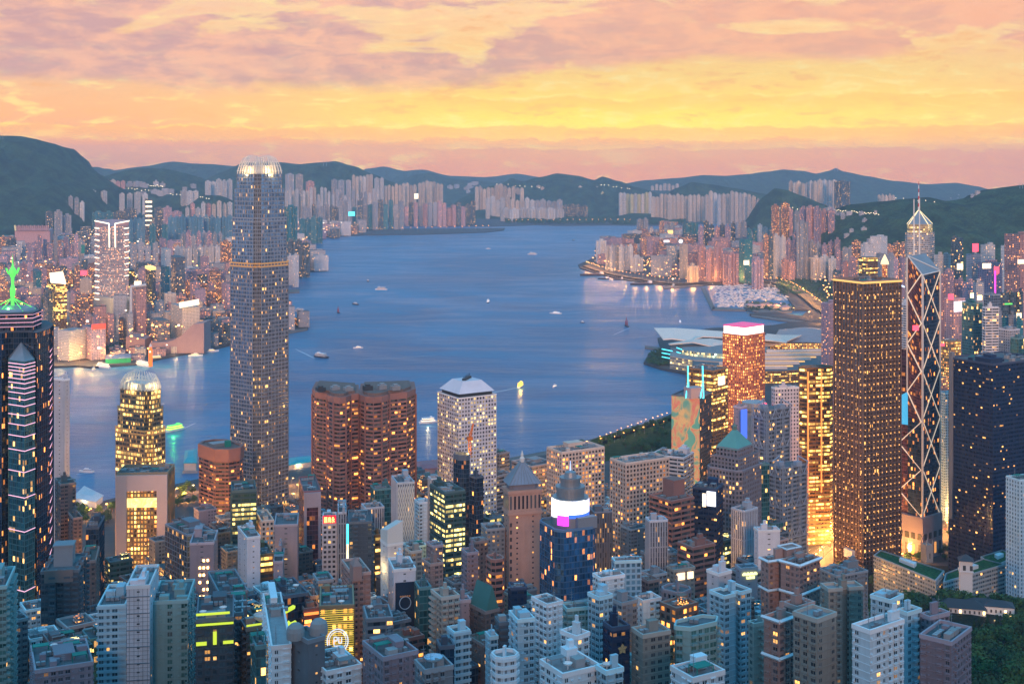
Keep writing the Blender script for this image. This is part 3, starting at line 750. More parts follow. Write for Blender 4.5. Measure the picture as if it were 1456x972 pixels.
def roofkit(root, pts, z, rs, S, n=4, gear=True, parapet=1.3, big=True):
    c = poly_c(pts); e = Vector(pts[1])-Vector(pts[0]); ang = atan2(e.y, e.x)
    xs = sqrt(e.x**2+e.y**2); ys = (Vector(pts[-1])-Vector(pts[0])).length
    inn = offset(pts, -0.5)
    mb = MB(); out = offset(pts, 0.25)
    nn = len(pts)
    for k in range(nn):
        j = (k+1) % nn
        mb.face([(*out[k], z-0.4), (*out[j], z-0.4), (*out[j], z+parapet), (*out[k], z+parapet)])
        mb.face([(*out[k], z+parapet), (*out[j], z+parapet), (*inn[j], z+parapet), (*inn[k], z+parapet)])
        mb.face([(*inn[j], z), (*inn[k], z), (*inn[k], z+parapet), (*inn[j], z+parapet)])
    mb.build('parapet', S.trim, root)
    if not gear: return
    ux, uy = Vector((cos(ang), sin(ang))), Vector((-sin(ang), cos(ang)))
    used = []
    def spot(r):
        for _ in range(14):
            q = Vector(c)+ux*rs.uniform(-.5, .5)*(xs-2*r-1.5)+uy*rs.uniform(-.5, .5)*(ys-2*r-1.5)
            if inside(q, pts) and all((q-Vector(w[0])).length > r+w[1] for w in used):
                used.append((q, r)); return q
        return None
    n = int(n*2.4)+2
    if big and rs.random() < .72:
        w, d_ = xs*rs.uniform(.22, .42), ys*rs.uniform(.22, .42); q = spot(min(w, d_)/2)
        if q is not None:
            h = rs.uniform(2.6, 5.6); mb = MB(); mb.box((q.x, q.y, z+0.01), w, d_, h, ang)
            mb.box((q.x, q.y, z+h), w*1.06, d_*1.06, 0.5, ang)
            if rs.random() < .5: mb.box((q.x+ux.x*w*.1, q.y+ux.y*w*.1, z+h+.5), w*.45, d_*.5, 2.6, ang)
            mb.build('lift_tower', S.wall, root)
    for _ in range(n):
        r = rs.random()
        if r < .34:
            q = spot(2.2)
            if q is None: continue
            mb = MB()
            for a in range(rs.choice((2, 3, 4))):
                mb.box((q.x+ux.x*(a-1)*2.1, q.y+ux.y*(a-1)*2.1, z+.35), 1.7, 1.9, 1.5, ang)
            mb.build('cooling_unit', M['metal'], root)
        elif r < .55:
            q = spot(2.0)
            if q is None: continue
            mb = MB(); h = rs.uniform(2, 3.4); mb.box((q.x, q.y, z+.01), rs.uniform(2.5, 5), rs.uniform(2.5, 4), h, ang)
            mb.build('water_tank', S.wall if rs.random() < .5 else M['concrete'], root)
        elif r < .72:
            q = spot(2.4)
            if q is None: continue
            mb = MB(); w, d_ = rs.uniform(4, 7), rs.uniform(3, 5)
            for sx in (-.5, .5):
                for sy in (-.5, .5):
                    p_ = q+ux*w*sx+uy*d_*sy; mb.bar((p_.x, p_.y, z), (p_.x, p_.y, z+2.8), .25)
            mb.box((q.x, q.y, z+2.8), w, d_, .25, ang)
            mb.build('roof_canopy', M['deck_pale'] if rs.random() < .6 else M['green'], root)
        elif r < .86:
            q = spot(1.2)
            if q is None: continue
            mb = MB(); hh = rs.uniform(4, 9); mb.bar((q.x, q.y, z), (q.x, q.y, z+hh), .22, .08)
            for a in range(3): mb.bar((q.x-ux.x*.9, q.y-ux.y*.9, z+hh*(.5+.15*a)), (q.x+ux.x*.9, q.y+ux.y*.9, z+hh*(.5+.15*a)), .1)
            mb.build('antenna', M['metal'], root)
        elif r < .90:
            q = spot(1.4)
            if q is None: continue
            mb = MB(); a_ = rs.choice((ang, ang+pi/2)); mb.box((q.x, q.y, z+.4), rs.uniform(4, 9), .7, .7, a_); mb.box((q.x, q.y, z+.01), .5, .5, .5, a_); mb.box((q.x, q.y, z+1.1), 1.2, 1.2, .8, a_)
            mb.build('duct', M['metal'], root)
        elif r < .94:
            q = spot(1.6)
            if q is None: continue
            mb = MB(); mb.bar((q.x, q.y, z), (q.x, q.y, z+1.2), .3)
            mb.lathe((q.x, q.y, z+1.2), [(0.01, 0), (.8, .15), (1.4, .55), (1.7, 1.1)], 12)
            mb.build('satellite_dish', M['white'], root)
        else:
            mb = MB(); p0 = Vector(c)+ux*rs.uniform(-.4, .1)*xs; p1 = p0+ux*xs*.3
            mb.bar((p0.x, p0.y, z+.5), (p1.x, p1.y, z+.5), .45); mb.bar((p0.x, p0.y, z+.1), (p0.x, p0.y, z+.5), .4)
            mb.build('pipe', M['metal'], root)

CATS = {}
def tower(name, label, xl, xm, xr, yt, d, S='resi_white', th=32.0, cat='building', group=None, dl=None, dr=None, gear=3, shape=None, zb=None, rel=None, seed=None,
          tiers=None, parapet=1.3, big=True, blankL=None, blankR=None, band=None, pts=None):
    """one building: body with glazed facade, raised frame, roof deck, parapet and roof plant as its parts"""
    S = ST[S] if isinstance(S, str) else S
    rs = random.Random(seed if seed is not None else int(xl*7+yt*13+d))
    pts = pts or foot(xl, xm, xr, d, th, dl, dr)
    z1 = Z(yt, d)
    cx, cy = poly_c(pts)
    if zb is None: zb = min(terr(*p) for p in pts)-3 if cy < 1500 else 4.0
    root = empty(name, (cx, cy, zb), label, cat, group)
    q = [(p[0]-cx, p[1]-cy) for p in pts]
    if shape == 'notch': q2 = notched(q, rs)
    elif shape == 'chamfer': q2 = chamfer(q, min(6, sqrt((q[1][0]-q[0][0])**2+(q[1][1]-q[0][1])**2)*.22))
    elif isinstance(shape, (int, float)): q2 = chamfer(q, shape)
    else: q2 = q
    q2 = ccw(q2)
    def world(pp): return [(p[0]+cx, p[1]+cy) for p in pp]
    wp = world(q2)
    mb = MB(); mb.prism(wp, zb, z1, 0, True, False, cell_uv(S), 1)
    b = mb.build('facade', [S.mat, M[S.roof]])
    parts = [b]
    rk = S.relief if rel is None else rel
    if rk:
        mb = MB(); relief(mb, wp, max(zb, z1-round((z1-max(zb, -50))/S.fl)*S.fl), z1, S, rk)
        if mb.f: parts.append(mb.build('facade_frame', S.wall))
    n0 = len(LOG)
    roofkit(None, wp, z1, rs, S, gear, gear > 0, parapet, big)
    parts += LOG[n0:]
    for o in parts: attach(o, root)
    root['_top'] = z1
    return root, pts, z1
def attach(o, root, mesh_shift=True):
    """parent a mesh built in world coordinates to its thing, keeping it in place"""
    off = Vector(root.location)
    rz = root.rotation_euler.z
    if o.data and mesh_shift and o.type == 'MESH':
        co = [0.0]*(3*len(o.data.vertices)); o.data.vertices.foreach_get('co', co)
        c, s = cos(-rz), sin(-rz)
        for i in range(0, len(co), 3):
            x, y = co[i]-off.x, co[i+1]-off.y
            co[i] = x*c-y*s; co[i+1] = x*s+y*c; co[i+2] -= off.z
        o.data.vertices.foreach_set('co', co)
    o.parent = root
    return o
def part(mb, name, mat, root):
    return attach(mb.build(name, mat), root)
# ================================================================ landmark towers
def P3(px, py, d): return Vector((X(px, d), d, Z(py, d)))
def scaled(pts, c, k): return [(c[0]+(p[0]-c[0])*k, c[1]+(p[1]-c[1])*k) for p in pts]
def body(root, pts, z0, z1, S, rel=None, cap=True, name='facade', frame='facade_frame', amt=1.0, z1f=None):
    S = ST[S] if isinstance(S, str) else S
    pts = ccw(pts); mb = MB(); mb.prism(pts, z0, z1, 0, cap, False, cell_uv(S), 1, z1f)
    o = part_m(mb, name, [S.mat, M[S.roof]], root)
    if rel:
        mb = MB(); relief(mb, pts, z0, z1, S, rel, amt)
        if mb.f: part(mb, frame, S.wall, root)
    return o
def part_m(mb, name, mats, root): return attach(mb.build(name, mats), root)
def lamp(loc, power, col=(1, .6, .25), size=1.0, root=None, name='flood_lamp', maxd=None):
    l = bpy.data.lights.new(name, 'POINT'); l.energy = power; l.color = col; l.shadow_soft_size = size
    o = bpy.data.objects.new(name, l); COL.objects.link(o)
    if root is not None:
        o.parent = root; v = Vector(loc)-Vector(root.location); o.location = v
    else: o.location = loc
    return o
def corner_notch(pts, c):
    """square plan with a re-entrant step cut out of every corner"""
    out = []; n = len(pts)
    for i in range(n):
        a, b, d = Vector(pts[i-1]), Vector(pts[i]), Vector(pts[(i+1) % n])
        e1, e2 = (a-b).normalized(), (d-b).normalized()
        out += [tuple(b+e1*c), tuple(b+e1*c+e2*c*0.55), tuple(b+e1*c*0.55+e2*c*0.55), tuple(b+e1*c*.55+e2*c), tuple(b+e2*c)]
    return out
M['finwhite'] = simple('crown_fin_metal', (.75, .73, .68), .4, .0, var=.05)
M['gold_soft'] = glow('soft_gold_band', (1.0, .55, .20), .16)
M['gold_band'] = glow('lit_gold_band', (1.0, .62, .18), 1.5)
M['neon_pink'] = glow('neon_pink', (1.0, .50, .66), 1.1)
M['neon_green'] = glow('neon_green', (.14, .9, .14), .85)
M['neon_cyan'] = glow('neon_cyan', (.10, .80, 1.0), 1.6)
M['neon_blue'] = glow('neon_blue', (.08, .16, 1.0), 1.6)
M['neon_red'] = glow('neon_red', (1.0, .06, .10), 2.4)
M['neon_magenta'] = glow('neon_magenta', (1.0, .05, .45), 2.0)
M['neon_yellow'] = glow('neon_yellow', (.70, .85, .06), .75)
M['screen_white'] = screen_mat('screen_white', (1.0, .95, .86), (.75, .80, 1.0), 1.7, .09)
M['screen_warm'] = screen_mat('screen_warm', (1.0, .84, .55), (1.0, .62, .35), 1.9, .08)

def ifc(name, label, xl, xm, xr, d, th, tiers, ytip, S_left, nfin, tipscale, power, notch=5.0, crown_y=None, rel_amt=1.0):
    pts = foot(xl, xm, xr, d, th); c = poly_c(pts); root = empty(name, (c[0], c[1], 4), label, 'skyscraper')
    z0 = 4.0
    plan = corner_notch(ccw(pts), notch)
    S = ST[S_left]
    for i, (k, y) in enumerate(tiers):
        z1 = Z(y, c[1]); q = scaled(plan, c, k)
        nf = max(1, round((z1-z0)/S.fl))
        body(root, q, z0, z1, ST['silver_dark'] if i == 0 and S_left == 'silver' else S, name='shaft' if i == 0 else 'shaft_tier')
        mb = MB(); relief_piers(mb, q, z0, z1, 0.22, 0.45, 4.5)
        part(mb, 'mullions', S.wall, root)
        mb = MB(); relief(mb, q, z1-3.2, z1, S, 'slabs', 0.8)
        if i < 2: part(mb, 'cornice', M['gold_soft'] if i == 0 else S.wall, root)
        z0 = z1
    # crown of curved claws
    zt = Z(ytip, c[1]); k0 = tiers[-1][0]; q = ccw(scaled(ccw(pts), c, k0*0.90))
    mb = MB(); ring = MB()
    for i in range(4):
        a, b = Vector(q[i]), Vector(q[(i+1) % 4])
        for j in range(nfin):
            f = (j+.5)/nfin
            p0 = a.lerp(b, f); edge = abs(f-.5)*2
            top = zt-(edge**2.2)*(zt-z0)*0.13
            prev = Vector((p0.x, p0.y, z0)); steps = 7
            for s_ in range(1, steps+1):
                u = s_/steps; z = z0+(top-z0)*u
                kk = 1-(1-tipscale)*((z-z0)/(zt-z0))**1.9
                cur = Vector((c[0]+(p0.x-c[0])*kk, c[1]+(p0.y-c[1])*kk, z))
                mb.bar(prev, cur, .85*(1-.3*u), .85*(1-.3*(s_)/steps)); prev = cur
    part(mb, 'crown_fins', M['finwhite'], root)
    for u in (0.18, .5, .74):
        kk = 1-(1-tipscale)*u**1.9; zz = z0+(zt-z0)*u*.85
        o = offset(scaled(q, c, kk/1.0), 0)
        for i in range(4): ring.bar((*o[i], zz), (*o[(i+1) % 4], zz), 0.4)
    part(ring, 'crown_ring', M['finwhite'], root)
    mb = MB(); mb.prism(scaled(q, c, .72), z0, z0+(zt-z0)*.42, 0, True)
    part(mb, 'plant_room', M['finwhite'], root)
    R_ = sqrt((q[0][0]-c[0])**2+(q[0][1]-c[1])**2)
    for a in range(4):
        m_ = (Vector(q[a])+Vector(q[(a+1) % 4]))/2; v = (m_-Vector(c)).normalized()
        p_ = m_-v*R_*0.10
        lamp((p_.x, p_.y, z0+3), power, (1, .62, .22), 1.5, root, 'crown_lamp')
        p_ = m_+v*R_*0.18
        lamp((p_.x, p_.y, z0-1), power*0.5, (1, .66, .28), 1.5, root, 'crown_lamp')
    return root, c, z0
def relief_piers(mb, pts, z0, z1, w, d, step):
    n = len(pts)
    for k in range(n):
        a, b = Vector(pts[k][:2]), Vector(pts[(k+1) % n][:2]); L = (b-a).length
        if not visible(a, b) or L < 2: continue
        e = (b-a)/L; nn = Vector((e.y, -e.x)); m_ = max(1, round(L/step))
        for i in range(m_+1):
            c_ = a+e*(L*i/m_)
            p0, p1 = c_-e*w/2, c_+e*w/2; q0, q1 = p0+nn*d, p1+nn*d
            mb.face([(q0.x, q0.y, z0), (q1.x, q1.y, z0), (q1.x, q1.y, z1), (q0.x, q0.y, z1)])
            mb.face([(p0.x, p0.y, z0), (q0.x, q0.y, z0), (q0.x, q0.y, z1), (p0.x, p0.y, z1)])
            mb.face([(q1.x, q1.y, z0), (p1.x, p1.y, z0), (p1.x, p1.y, z1), (q1.x, q1.y, z1)])

# the tallest harbour tower
ifc('skyscraper', 'tallest silver tower rising above the hills, curved crown of lit golden claws', 322, 365, 416, 1325, 53,
    [(1.0, 372), (.935, 309), (.86, 268), (.78, 247)], 221, 'silver', 9, .62, 4200, 6.5)
ifc('skyscraper', 'shorter golden lit tower with a claw crown, behind the pale arch block', 158, 212, 241, 1180, 62,
    [(1.0, 607), (.91, 578), (.81, 552)], 529, 'silver_lit', 8, .66, 4000, 6.0)

# ---- dark star plan tower at the left with neon lines and a green mast
root = empty('skyscraper', (X(20, 880), 880, 4), 'dark star plan tower with pink neon lines and a green lit mast', 'skyscraper')
def fp(L): return ccw([(X(px, d), d) for px, d in L])
c0 = (X(14, 885), 885)
main = fp([(-52, 905), (-44, 870), (-30, 868), (2, 856), (12, 862), (48, 862), (52, 858), (70, 880), (76, 905), (66, 930), (-40, 935)])
zt = Z(470, 870)
body(root, main, 4, zt, 'glass_dark', 'mullions')
st = ST['glass_dark']
tier = fp([(-42, 895), (-34, 872), (0, 862), (46, 866), (58, 885), (52, 915), (-34, 920)])
body(root, tier, zt, Z(445, 870), 'glass_dark', 'slabs', name='upper_tier')
spur = fp([(12, 862), (13, 850), (35, 842), (49, 852), (49, 864)])
zs = Z(513, 846)
body(root, spur, 4, zs, 'glass_teal', 'mullions', name='corner_prow', frame='prow_frame')
apex = Vector((X(30, 862), 862, Z(486, 862))); mb = MB()
for k in range(len(spur)):
    a, b = spur[k], spur[(k+1) % len(spur)]; mb.face([(*a, zs), (*b, zs), apex])
part(mb, 'prow_roof', M['metal'], root)
mb = MB(); o1 = offset(spur, 0.5)
ys = [516, 521, 526, 531, 537, 543, 550, 557, 566, 575, 588, 602, 618, 638, 668, 704, 752, 836, 928]
for y in ys:
    z = Z(y, 848)
    for k in range(len(o1)):
        a, b = o1[k], o1[(k+1) % len(o1)]
        if visible(a, b) and abs(a[1]-b[1]) < 30 and max(a[1], b[1]) < 858: mb.bar((*a, z), (*b, z), .36)
part(mb, 'neon_line', M['neon_pink'], root)
mb = MB()
for i in range(34):
    z = Z(500+i*7.5+i*i*.16, 880); mb.bar((X(71.5, 880), 879.4, z), (X(75.8, 905), 904.2, z), .32)
part(mb, 'neon_line', M['neon_pink'], root)
mb = MB()
for i, (y, k) in enumerate(((447, 1), (452, 1), (458, 1.0), (464, 1.02))):
    z = Z(y, 866); o = offset(tier, .5)
    for q in range(len(o)):
        a, b = o[q], o[(q+1) % len(o)]
        if visible(a, b): mb.bar((*a, z), (*b, z), .22)
part(mb, 'neon_line', M['neon_pink'], root)
# stepped lantern and mast
mb = MB(); mc = (X(18, 890), 890)
for r0, r1, ya, yb in ((19, 19, 446, 441), (16, 14, 441, 437), (9, 6, 437, 434)):
    mb.lathe((mc[0], mc[1], 0), [(r0, Z(ya, 890)), (r1, Z(yb, 890)), (0.01, Z(yb, 890))], 12, 0, False)
part(mb, 'roof_lantern', M['metal'], root)
mb = MB(); L = lambda y: Z(y, 890)
mb.lathe((mc[0], mc[1], 0), [(1.9, L(441)), (1.2, L(432)), (1.1, L(427)), (1.9, L(414)), (1.8, L(411)), (.9, L(404)), (1.2, L(395)), (2.7, L(388)), (2.4, L(384)), (.8, L(379)), (.3, L(372)), (0.02, L(360))], 10)
for a in range(6):
    p = Vector((mc[0]+15*cos(a*pi/3+.3), mc[1]+15*sin(a*pi/3+.3), L(440))); mb.bar(p, (mc[0], mc[1], L(423)), .4)
    q = Vector((mc[0]+3.2*cos(a*pi/3), mc[1]+3.2*sin(a*pi/3), L(389))); mb.bar(q, q+Vector((1.6*cos(a*pi/3), 1.6*sin(a*pi/3), 4)), .5)
part(mb, 'mast', M['neon_green'], root)
lamp((mc[0], mc[1]-8, L(436)), 5000, (.1, 1, .1), 1, root, 'mast_lamp')

# ---- bronze box tower with a lamp at every node
root, pts, z1 = tower('skyscraper', 'square bronze glass tower dotted with warm lamps, golden rim round its flat roof', 1186, 1227, 1281, 403, 1225, 'bronze', 27, 'skyscraper', gear=6, parapet=2.5, big=False, zb=4)
mb = MB(); pw = ccw(pts)
for k in range(4):
    a, b = Vector(pw[k]), Vector(pw[(k+1) % 4])
    if not visible(a, b): continue
    Lh = (b-a).length; e = (b-a)/Lh; nn = Vector((e.y, -e.x)); cols = round(Lh/5.6)
    for j in range(1, 43):
        z = z1-6-j*6.15
        if z < 12: break
        w = 0.55 if (j*7+k) % 11 else .8
        for i in range(cols):
            if (i*5+j*3) % 7 == 0 and k == 3: continue
            c_ = a+e*(Lh*(i+.5)/cols)+nn*.5
            mb.box((c_.x, c_.y, z), .45, .5, 1.3 if j % 2 else .6, atan2(e.y, e.x))
tag(part(mb, 'facade_lamps', glow('facade_lamp', (1, .48, .14), 1.7), root), kind='stuff')
mb = MB(); o = offset(pw, .8)
for k in range(4): mb.bar((*o[k], z1+.5), (*o[(k+1) % 4], z1+.5), 1.3)
part(mb, 'roof_light_rim', glow('rim_gold', (1, .55, .15), .9), root)
mb = MB(); o = offset(pw, .5); relief_piers(mb, pw, 4, z1, .3, .9, 4.2); part(mb, 'mullions', ST['bronze'].wall, root)

# ---- faceted tower with white cross bracing
root = empty('skyscraper', (X(1308, 1300), 1300, 4), 'faceted dark glass tower with white cross bracing and twin masts', 'skyscraper')
f1 = foot(1291, 1311, 1336, 1285, 40); A, B, C_, D = [Vector(p) for p in f1]
zA, zB, zC, zD = Z(391, A.y), Z(384, B.y), Z(360, C_.y), Z(364, D.y)
zm = {0: zA, 1: zB, 2: zC, 3: zD}
mb = MB(); S = ST['glass_dark']; uf = cell_uv(S)
for k in range(4):
    a, b = f1[k], f1[(k+1) % 4]; u0, u1, v0, v1 = uf(k, a, b, 4, 300)
    mb.face([(*a, 4), (*b, 4), (*b, zm[(k+1) % 4]), (*a, zm[k])], [(u0, 0), (u1, 0), (u1, (zm[(k+1) % 4]-4)/S.fl), (u0, (zm[k]-4)/S.fl)])
mb.face([(*f1[0], zA), (*f1[1], zB), (*f1[3], zD)], [(0, 0), (9, 0), (0, 9)], 1); mb.face([(*f1[1], zB), (*f1[2], zC), (*f1[3], zD)], [(0, 0), (9, 0), (0, 9)], 1)
part_m(mb, 'main_shaft', [S.mat, M['metal']], root)
st3 = foot(1279, 1311, 1335, 1287, 40); zz = [Z(600, 1287), Z(560, 1300), Z(545, 1330), Z(566, 1310)]
M['wine'] = ST['glass_dark'].mat
mb = MB(); stq = ccw(st3)
zf = {0: Z(601, 1287), 1: Z(586, 1310), 2: Z(556, 1330), 3: Z(592, 1312)}
style('wine_glass', (.20, .08, .09), (.11, .045, .06), .94, .86, .14, gr=.14, gm=.45, fl=3.9, bay=2.2, la=ORANGE, lb=AMBER, s=1.0, cl=.95)
S = ST['wine_glass']; uf = cell_uv(S)
for k in range(4):
    a, b = st3[k], st3[(k+1) % 4]; u0, u1, v0, v1 = uf(k, a, b, 4, 100)
    mb.face([(*a, 4), (*b, 4), (*b, zf[(k+1) % 4]), (*a, zf[k])], [(u0, 0), (u1, 0), (u1, (zf[(k+1) % 4]-4)/S.fl), (u0, (zf[k]-4)/S.fl)])
part_m(mb, 'lower_shaft', [S.mat], root)
mb = MB(); mb.face([(*st3[0], zf[0]), (*f1[3], Z(556, D.y)), (*st3[3], zf[3])]); mb.face([(*st3[3], zf[3]), (*f1[3], Z(556, D.y)), (*st3[2], zf[2])])
part(mb, 'sloped_glass_roof', glow('lit_blue_glass', (.06, .42, .72), .75), root)
MBL = True
# red tinted left face of the upper shaft
mb = MB(); nL = Vector((D-A).normalized()); nn = Vector((nL.y, -nL.x)); nn = nn if nn.dot(Vector((-A.x, -A.y))) > 0 else -nn
LA = (A-D).length
mb.face([(*(D+nn*.15), Z(592, D.y)), (*(A+nn*.15), Z(600, A.y)), (*(A+nn*.15), zA), (*(D+nn*.15), zD)], [(0, 0), (10, 0), (10, 50), (0, 50)])
part_m(mb, 'side_glazing', [ST['wine_glass'].mat], root)
mb = MB(); b2 = foot(1278, 1290, 1300, 1306, 40); q = ccw(b2)
mb.prism(q, 4, Z(497, 1306), 0, True, False, cell_uv(S)); part_m(mb, 'side_shaft', [S.mat], root)
mb = MB(); nr = Vector((B-A).normalized()); nR = Vector((nr.y, -nr.x)); nR = nR if nR.dot(Vector((-A.x, -A.y))) > 0 else -nR
def onR(f, y): p = A.lerp(B, f)+nR*.6; return Vector((p.x, p.y, Z(y, p.y)))
def onL(f, y, A_=A, D_=D): p = A_.lerp(D_, f)+nn*1.4; return Vector((p.x, p.y, Z(y, p.y)))
A3, D3 = Vector(st3[0]), Vector(st3[3])
W1 = MB()
W1.bar(onR(0, 391), onR(0, 752), 1.6); W1.bar(onR(1, 386), onR(1, 740), 1.1); W1.bar(onL(1, 366), onL(1, 555), 1.2)
W1.bar(onR(0, 391), onR(1, 385), .9); W1.bar(onR(0, 391), (D.x, D.y, zD), .9); W1.bar((B.x, B.y, zB), (D.x, D.y, zD), .9)
W1.bar(onL(1, 592, A3, D3), onL(1, 740, A3, D3), 1.2)
part(W1, 'corner_column', M['finwhite'], root)
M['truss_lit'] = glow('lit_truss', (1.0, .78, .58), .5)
for i in range(5):
    y0_ = 390+i*69; y1_ = y0_+69
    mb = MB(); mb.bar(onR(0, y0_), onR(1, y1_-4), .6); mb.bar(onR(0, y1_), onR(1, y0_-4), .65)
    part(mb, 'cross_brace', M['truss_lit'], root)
for (fa, ya, fb, yb, lo) in ((0, 390, 1, 419, 0), (1, 419, 0, 460, 0), (0, 460, 1, 488, 0), (1, 488, 0, 528, 0), (0, 528, 1, 556, 0), (0, 600, 1, 629, 1), (1, 629, 0, 668, 1), (0, 668, 1, 696, 1), (1, 696, 0, 734, 1), (1, 556, 0, 600, 0)):
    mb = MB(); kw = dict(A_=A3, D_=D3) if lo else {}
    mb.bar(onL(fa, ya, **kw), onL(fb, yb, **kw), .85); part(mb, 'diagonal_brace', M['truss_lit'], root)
for px, yt_, yb_ in ((1299.5, 283, 372), (1307.5, 282, 380)):
    mb = MB(); p = P3(px, yb_, 1312); q = P3(px, yt_, 1312); mb.bar(p, q, 1.3, .7, 6); part(mb, 'mast', M['finwhite'], root)
mb = MB(); mb.bar(onL(.1, 745, A3, D3), onL(.1, 746, A3, D3), .1)
bq = ccw(foot(1276, 1312, 1340, 1280, 40)); mb = MB(); mb.prism(bq, 4, Z(733, 1290), 0, True); part(mb, 'base', ST['blank_mauve'].wall, root)
mb = MB(); pos = Vector(bq[0])
for i in range(4):
    for k_ in (3, 0):
        a_, b_ = Vector(bq[k_]), Vector(bq[(k_+1) % 4])
        if not visible(a_, b_): continue
        e_ = (b_-a_).normalized(); n_ = Vector((e_.y, -e_.x)); c_ = a_.lerp(b_, (i+.5)/4)+n_*.2
        mb = MB(); mb.box((c_.x, c_.y, 8), 3.4, .5, 11, atan2(e_.y, e_.x)); part(mb, 'tall_window', M['darkmetal'] if i % 2 else glow('lobby_glass', (1, .4, .1), .7), root)
        mb = MB(); mb.box((c_.x, c_.y, 24), 4.4, .5, 6, atan2(e_.y, e_.x)); part(mb, 'window', M['darkmetal'], root)
mb = MB(); kw = dict(A_=A3, D_=D3); v_ = [onL(1, 563, **kw), onL(1, 602, **kw), onL(.04, 606, **kw), onL(.04, 596, **kw), onL(.62, 557, **kw)]
mb.face(v_); mb.face([q_-Vector((*nn, 0))*.4 for q_ in reversed(v_)]); part(mb, 'lit_blue_glazing', glow('lit_blue_glass_b', (.06, .42, .72), .8), root)
lamp((X(1300, 1262), 1262, 14), 9000, ORANGE, 2, root, 'base_lamp')

# ---- tall triangular tower behind it
root = empty('skyscraper', (X(1308, 2500), 2500, 4), 'pale tower with lit pyramid top and long red and white spire, behind the braced tower', 'skyscraper')
q = fp([(1287, 2520), (1290, 2500), (1322, 2496), (1329, 2530), (1316, 2570), (1294, 2566)])
style('plaza', (.42, .42, .42), (.10, .16, .22), .8, .55, .22, gr=.2, gm=.4, fl=4.2, bay=3.0, lb=GOLD, s=1.8)
body(root, q, 4, Z(331, 2500), 'plaza')
q2 = scaled(q, poly_c(q), .86); style('plaza_gold', (.5, .38, .18), (.2, .15, .08), .85, .6, .8, fl=4.2, bay=3.0, la=GOLD, lb=CREAM, s=1.4)
body(root, q2, Z(331, 2500), Z(319, 2500), 'plaza_gold', name='upper_floors')
cq = poly_c(q2); mb = MB()
for k in range(len(q2)):
    a, b = q2[k], q2[(k+1) % len(q2)]; mb.face([(*a, Z(319, 2500)), (*b, Z(319, 2500)), (*cq, Z(299, 2500))])
part(mb, 'pyramid_roof', M['metal'], root)
mb = MB()
for k in range(len(q2)): mb.bar((*q2[k], Z(319, 2500)), (*cq, Z(299, 2500)), 1.2)
part(mb, 'roof_edge_lights', glow('edge_light', (1, .78, .4), 1.2), root)
for i in range(8):
    y = 300-i*5.2; mb = MB(); mb.bar((*cq, Z(y, 2500)), (*cq, Z(y-5.2, 2500)), 2.6-.25*i, 2.4-.25*i, 8)
    part(mb, 'spire_segment', M['red'] if i % 2 else M['finwhite'], root)

# ---- twin rounded granite towers
for lab, L, ytop, gy in (('left of the rounded brown granite twin towers, by the harbour', [(445, 1225), (450, 1206), (466, 1196), (468, 1188), (475, 1180), (483, 1177), (491, 1180), (497, 1188), (498, 1193), (509, 1197), (509, 1245), (450, 1262)], 556, 0),
                     ('right of the rounded brown granite twin towers, with dark plant boxes on its roof', [(511, 1200), (513, 1191), (520, 1183), (531, 1179), (542, 1183), (551, 1191), (553, 1196), (578, 1206), (590, 1224), (588, 1262), (514, 1252)], 556, 1)):
    q = fp(L); c = poly_c(q); root = empty('office_tower', (c[0], c[1], 4), lab, 'office tower')
    zt = Z(ytop+13, 1190); body(root, q, 4, zt, 'office_brownband', 'slabs')
    mb = MB(); mb.prism(offset(q, .8), zt, Z(ytop+5, 1190), 0, True); part(mb, 'roof_band', ST['office_brownband'].wall, root)
    q3 = scaled(q, c, .86); mb = MB(); mb.prism(q3, Z(ytop+5, 1190), Z(ytop+1, 1190), 0, True, capmi=0); part(mb, 'upper_deck', M['deck_brown'], root)
    for i in range(3):
        mb = MB(); pp = (c[0]+(-14+13*i), c[1]-6+5*(i % 2), Z(ytop+1, 1190)); mb.box(pp, 8, 6, 3.2+gy, radians(30)); mb.box((pp[0], pp[1], pp[2]+3.2+gy), 4, 4, 1.4, radians(30))
        part(mb, 'plant_room', M['metal'] if i else M['darkmetal'], root)
    mb = MB()
    for k in range(len(q)):
        if k % 2 == 0: mb.bar((*offset(q, .9)[k], 4), (*offset(q, .9)[k], zt), 1.2)
    part(mb, 'pilaster', ST['office_brownband'].wall, root)

# ---- porthole tower with hipped cap
root, pts, z1 = tower('office_tower', 'pale tower with rows of round porthole windows and a sloped cap roof', 622, 652, 706, 566.5, 1196, 'port_white', 32, 'office tower', gear=0, parapet=.6, zb=4)
pw = ccw(pts); c = poly_c(pw)
mb = MB(); mb.prism(offset(pw, -3.2), z1, z1+3.6, 0, True); part(mb, 'dark_recess', M['darkmetal'], root)
lo, hi = offset(pw, -1.2), offset(pw, -10.5); za, zb_ = z1+3.6, z1+13.5; mb = MB()
for k in range(4):
    j = (k+1) % 4; mb.face([(*lo[k], za), (*lo[j], za), (*hi[j], zb_), (*hi[k], zb_)])
mb.face([(*p, zb_) for p in hi]); part(mb, 'hipped_cap', ST['port_white'].wall, root)
for i in range(5):
    mb = MB(); h_ = hi[0]; a = Vector(hi[0]).lerp(Vector(hi[2]), .15+.17*i); mb.box((a.x, a.y+2-i, zb_), 3, 3, 2, .5); mb.bar((a.x, a.y, zb_+2), (a.x, a.y, zb_+4.5), .4); part(mb, 'roof_unit', M['darkmetal'], root)

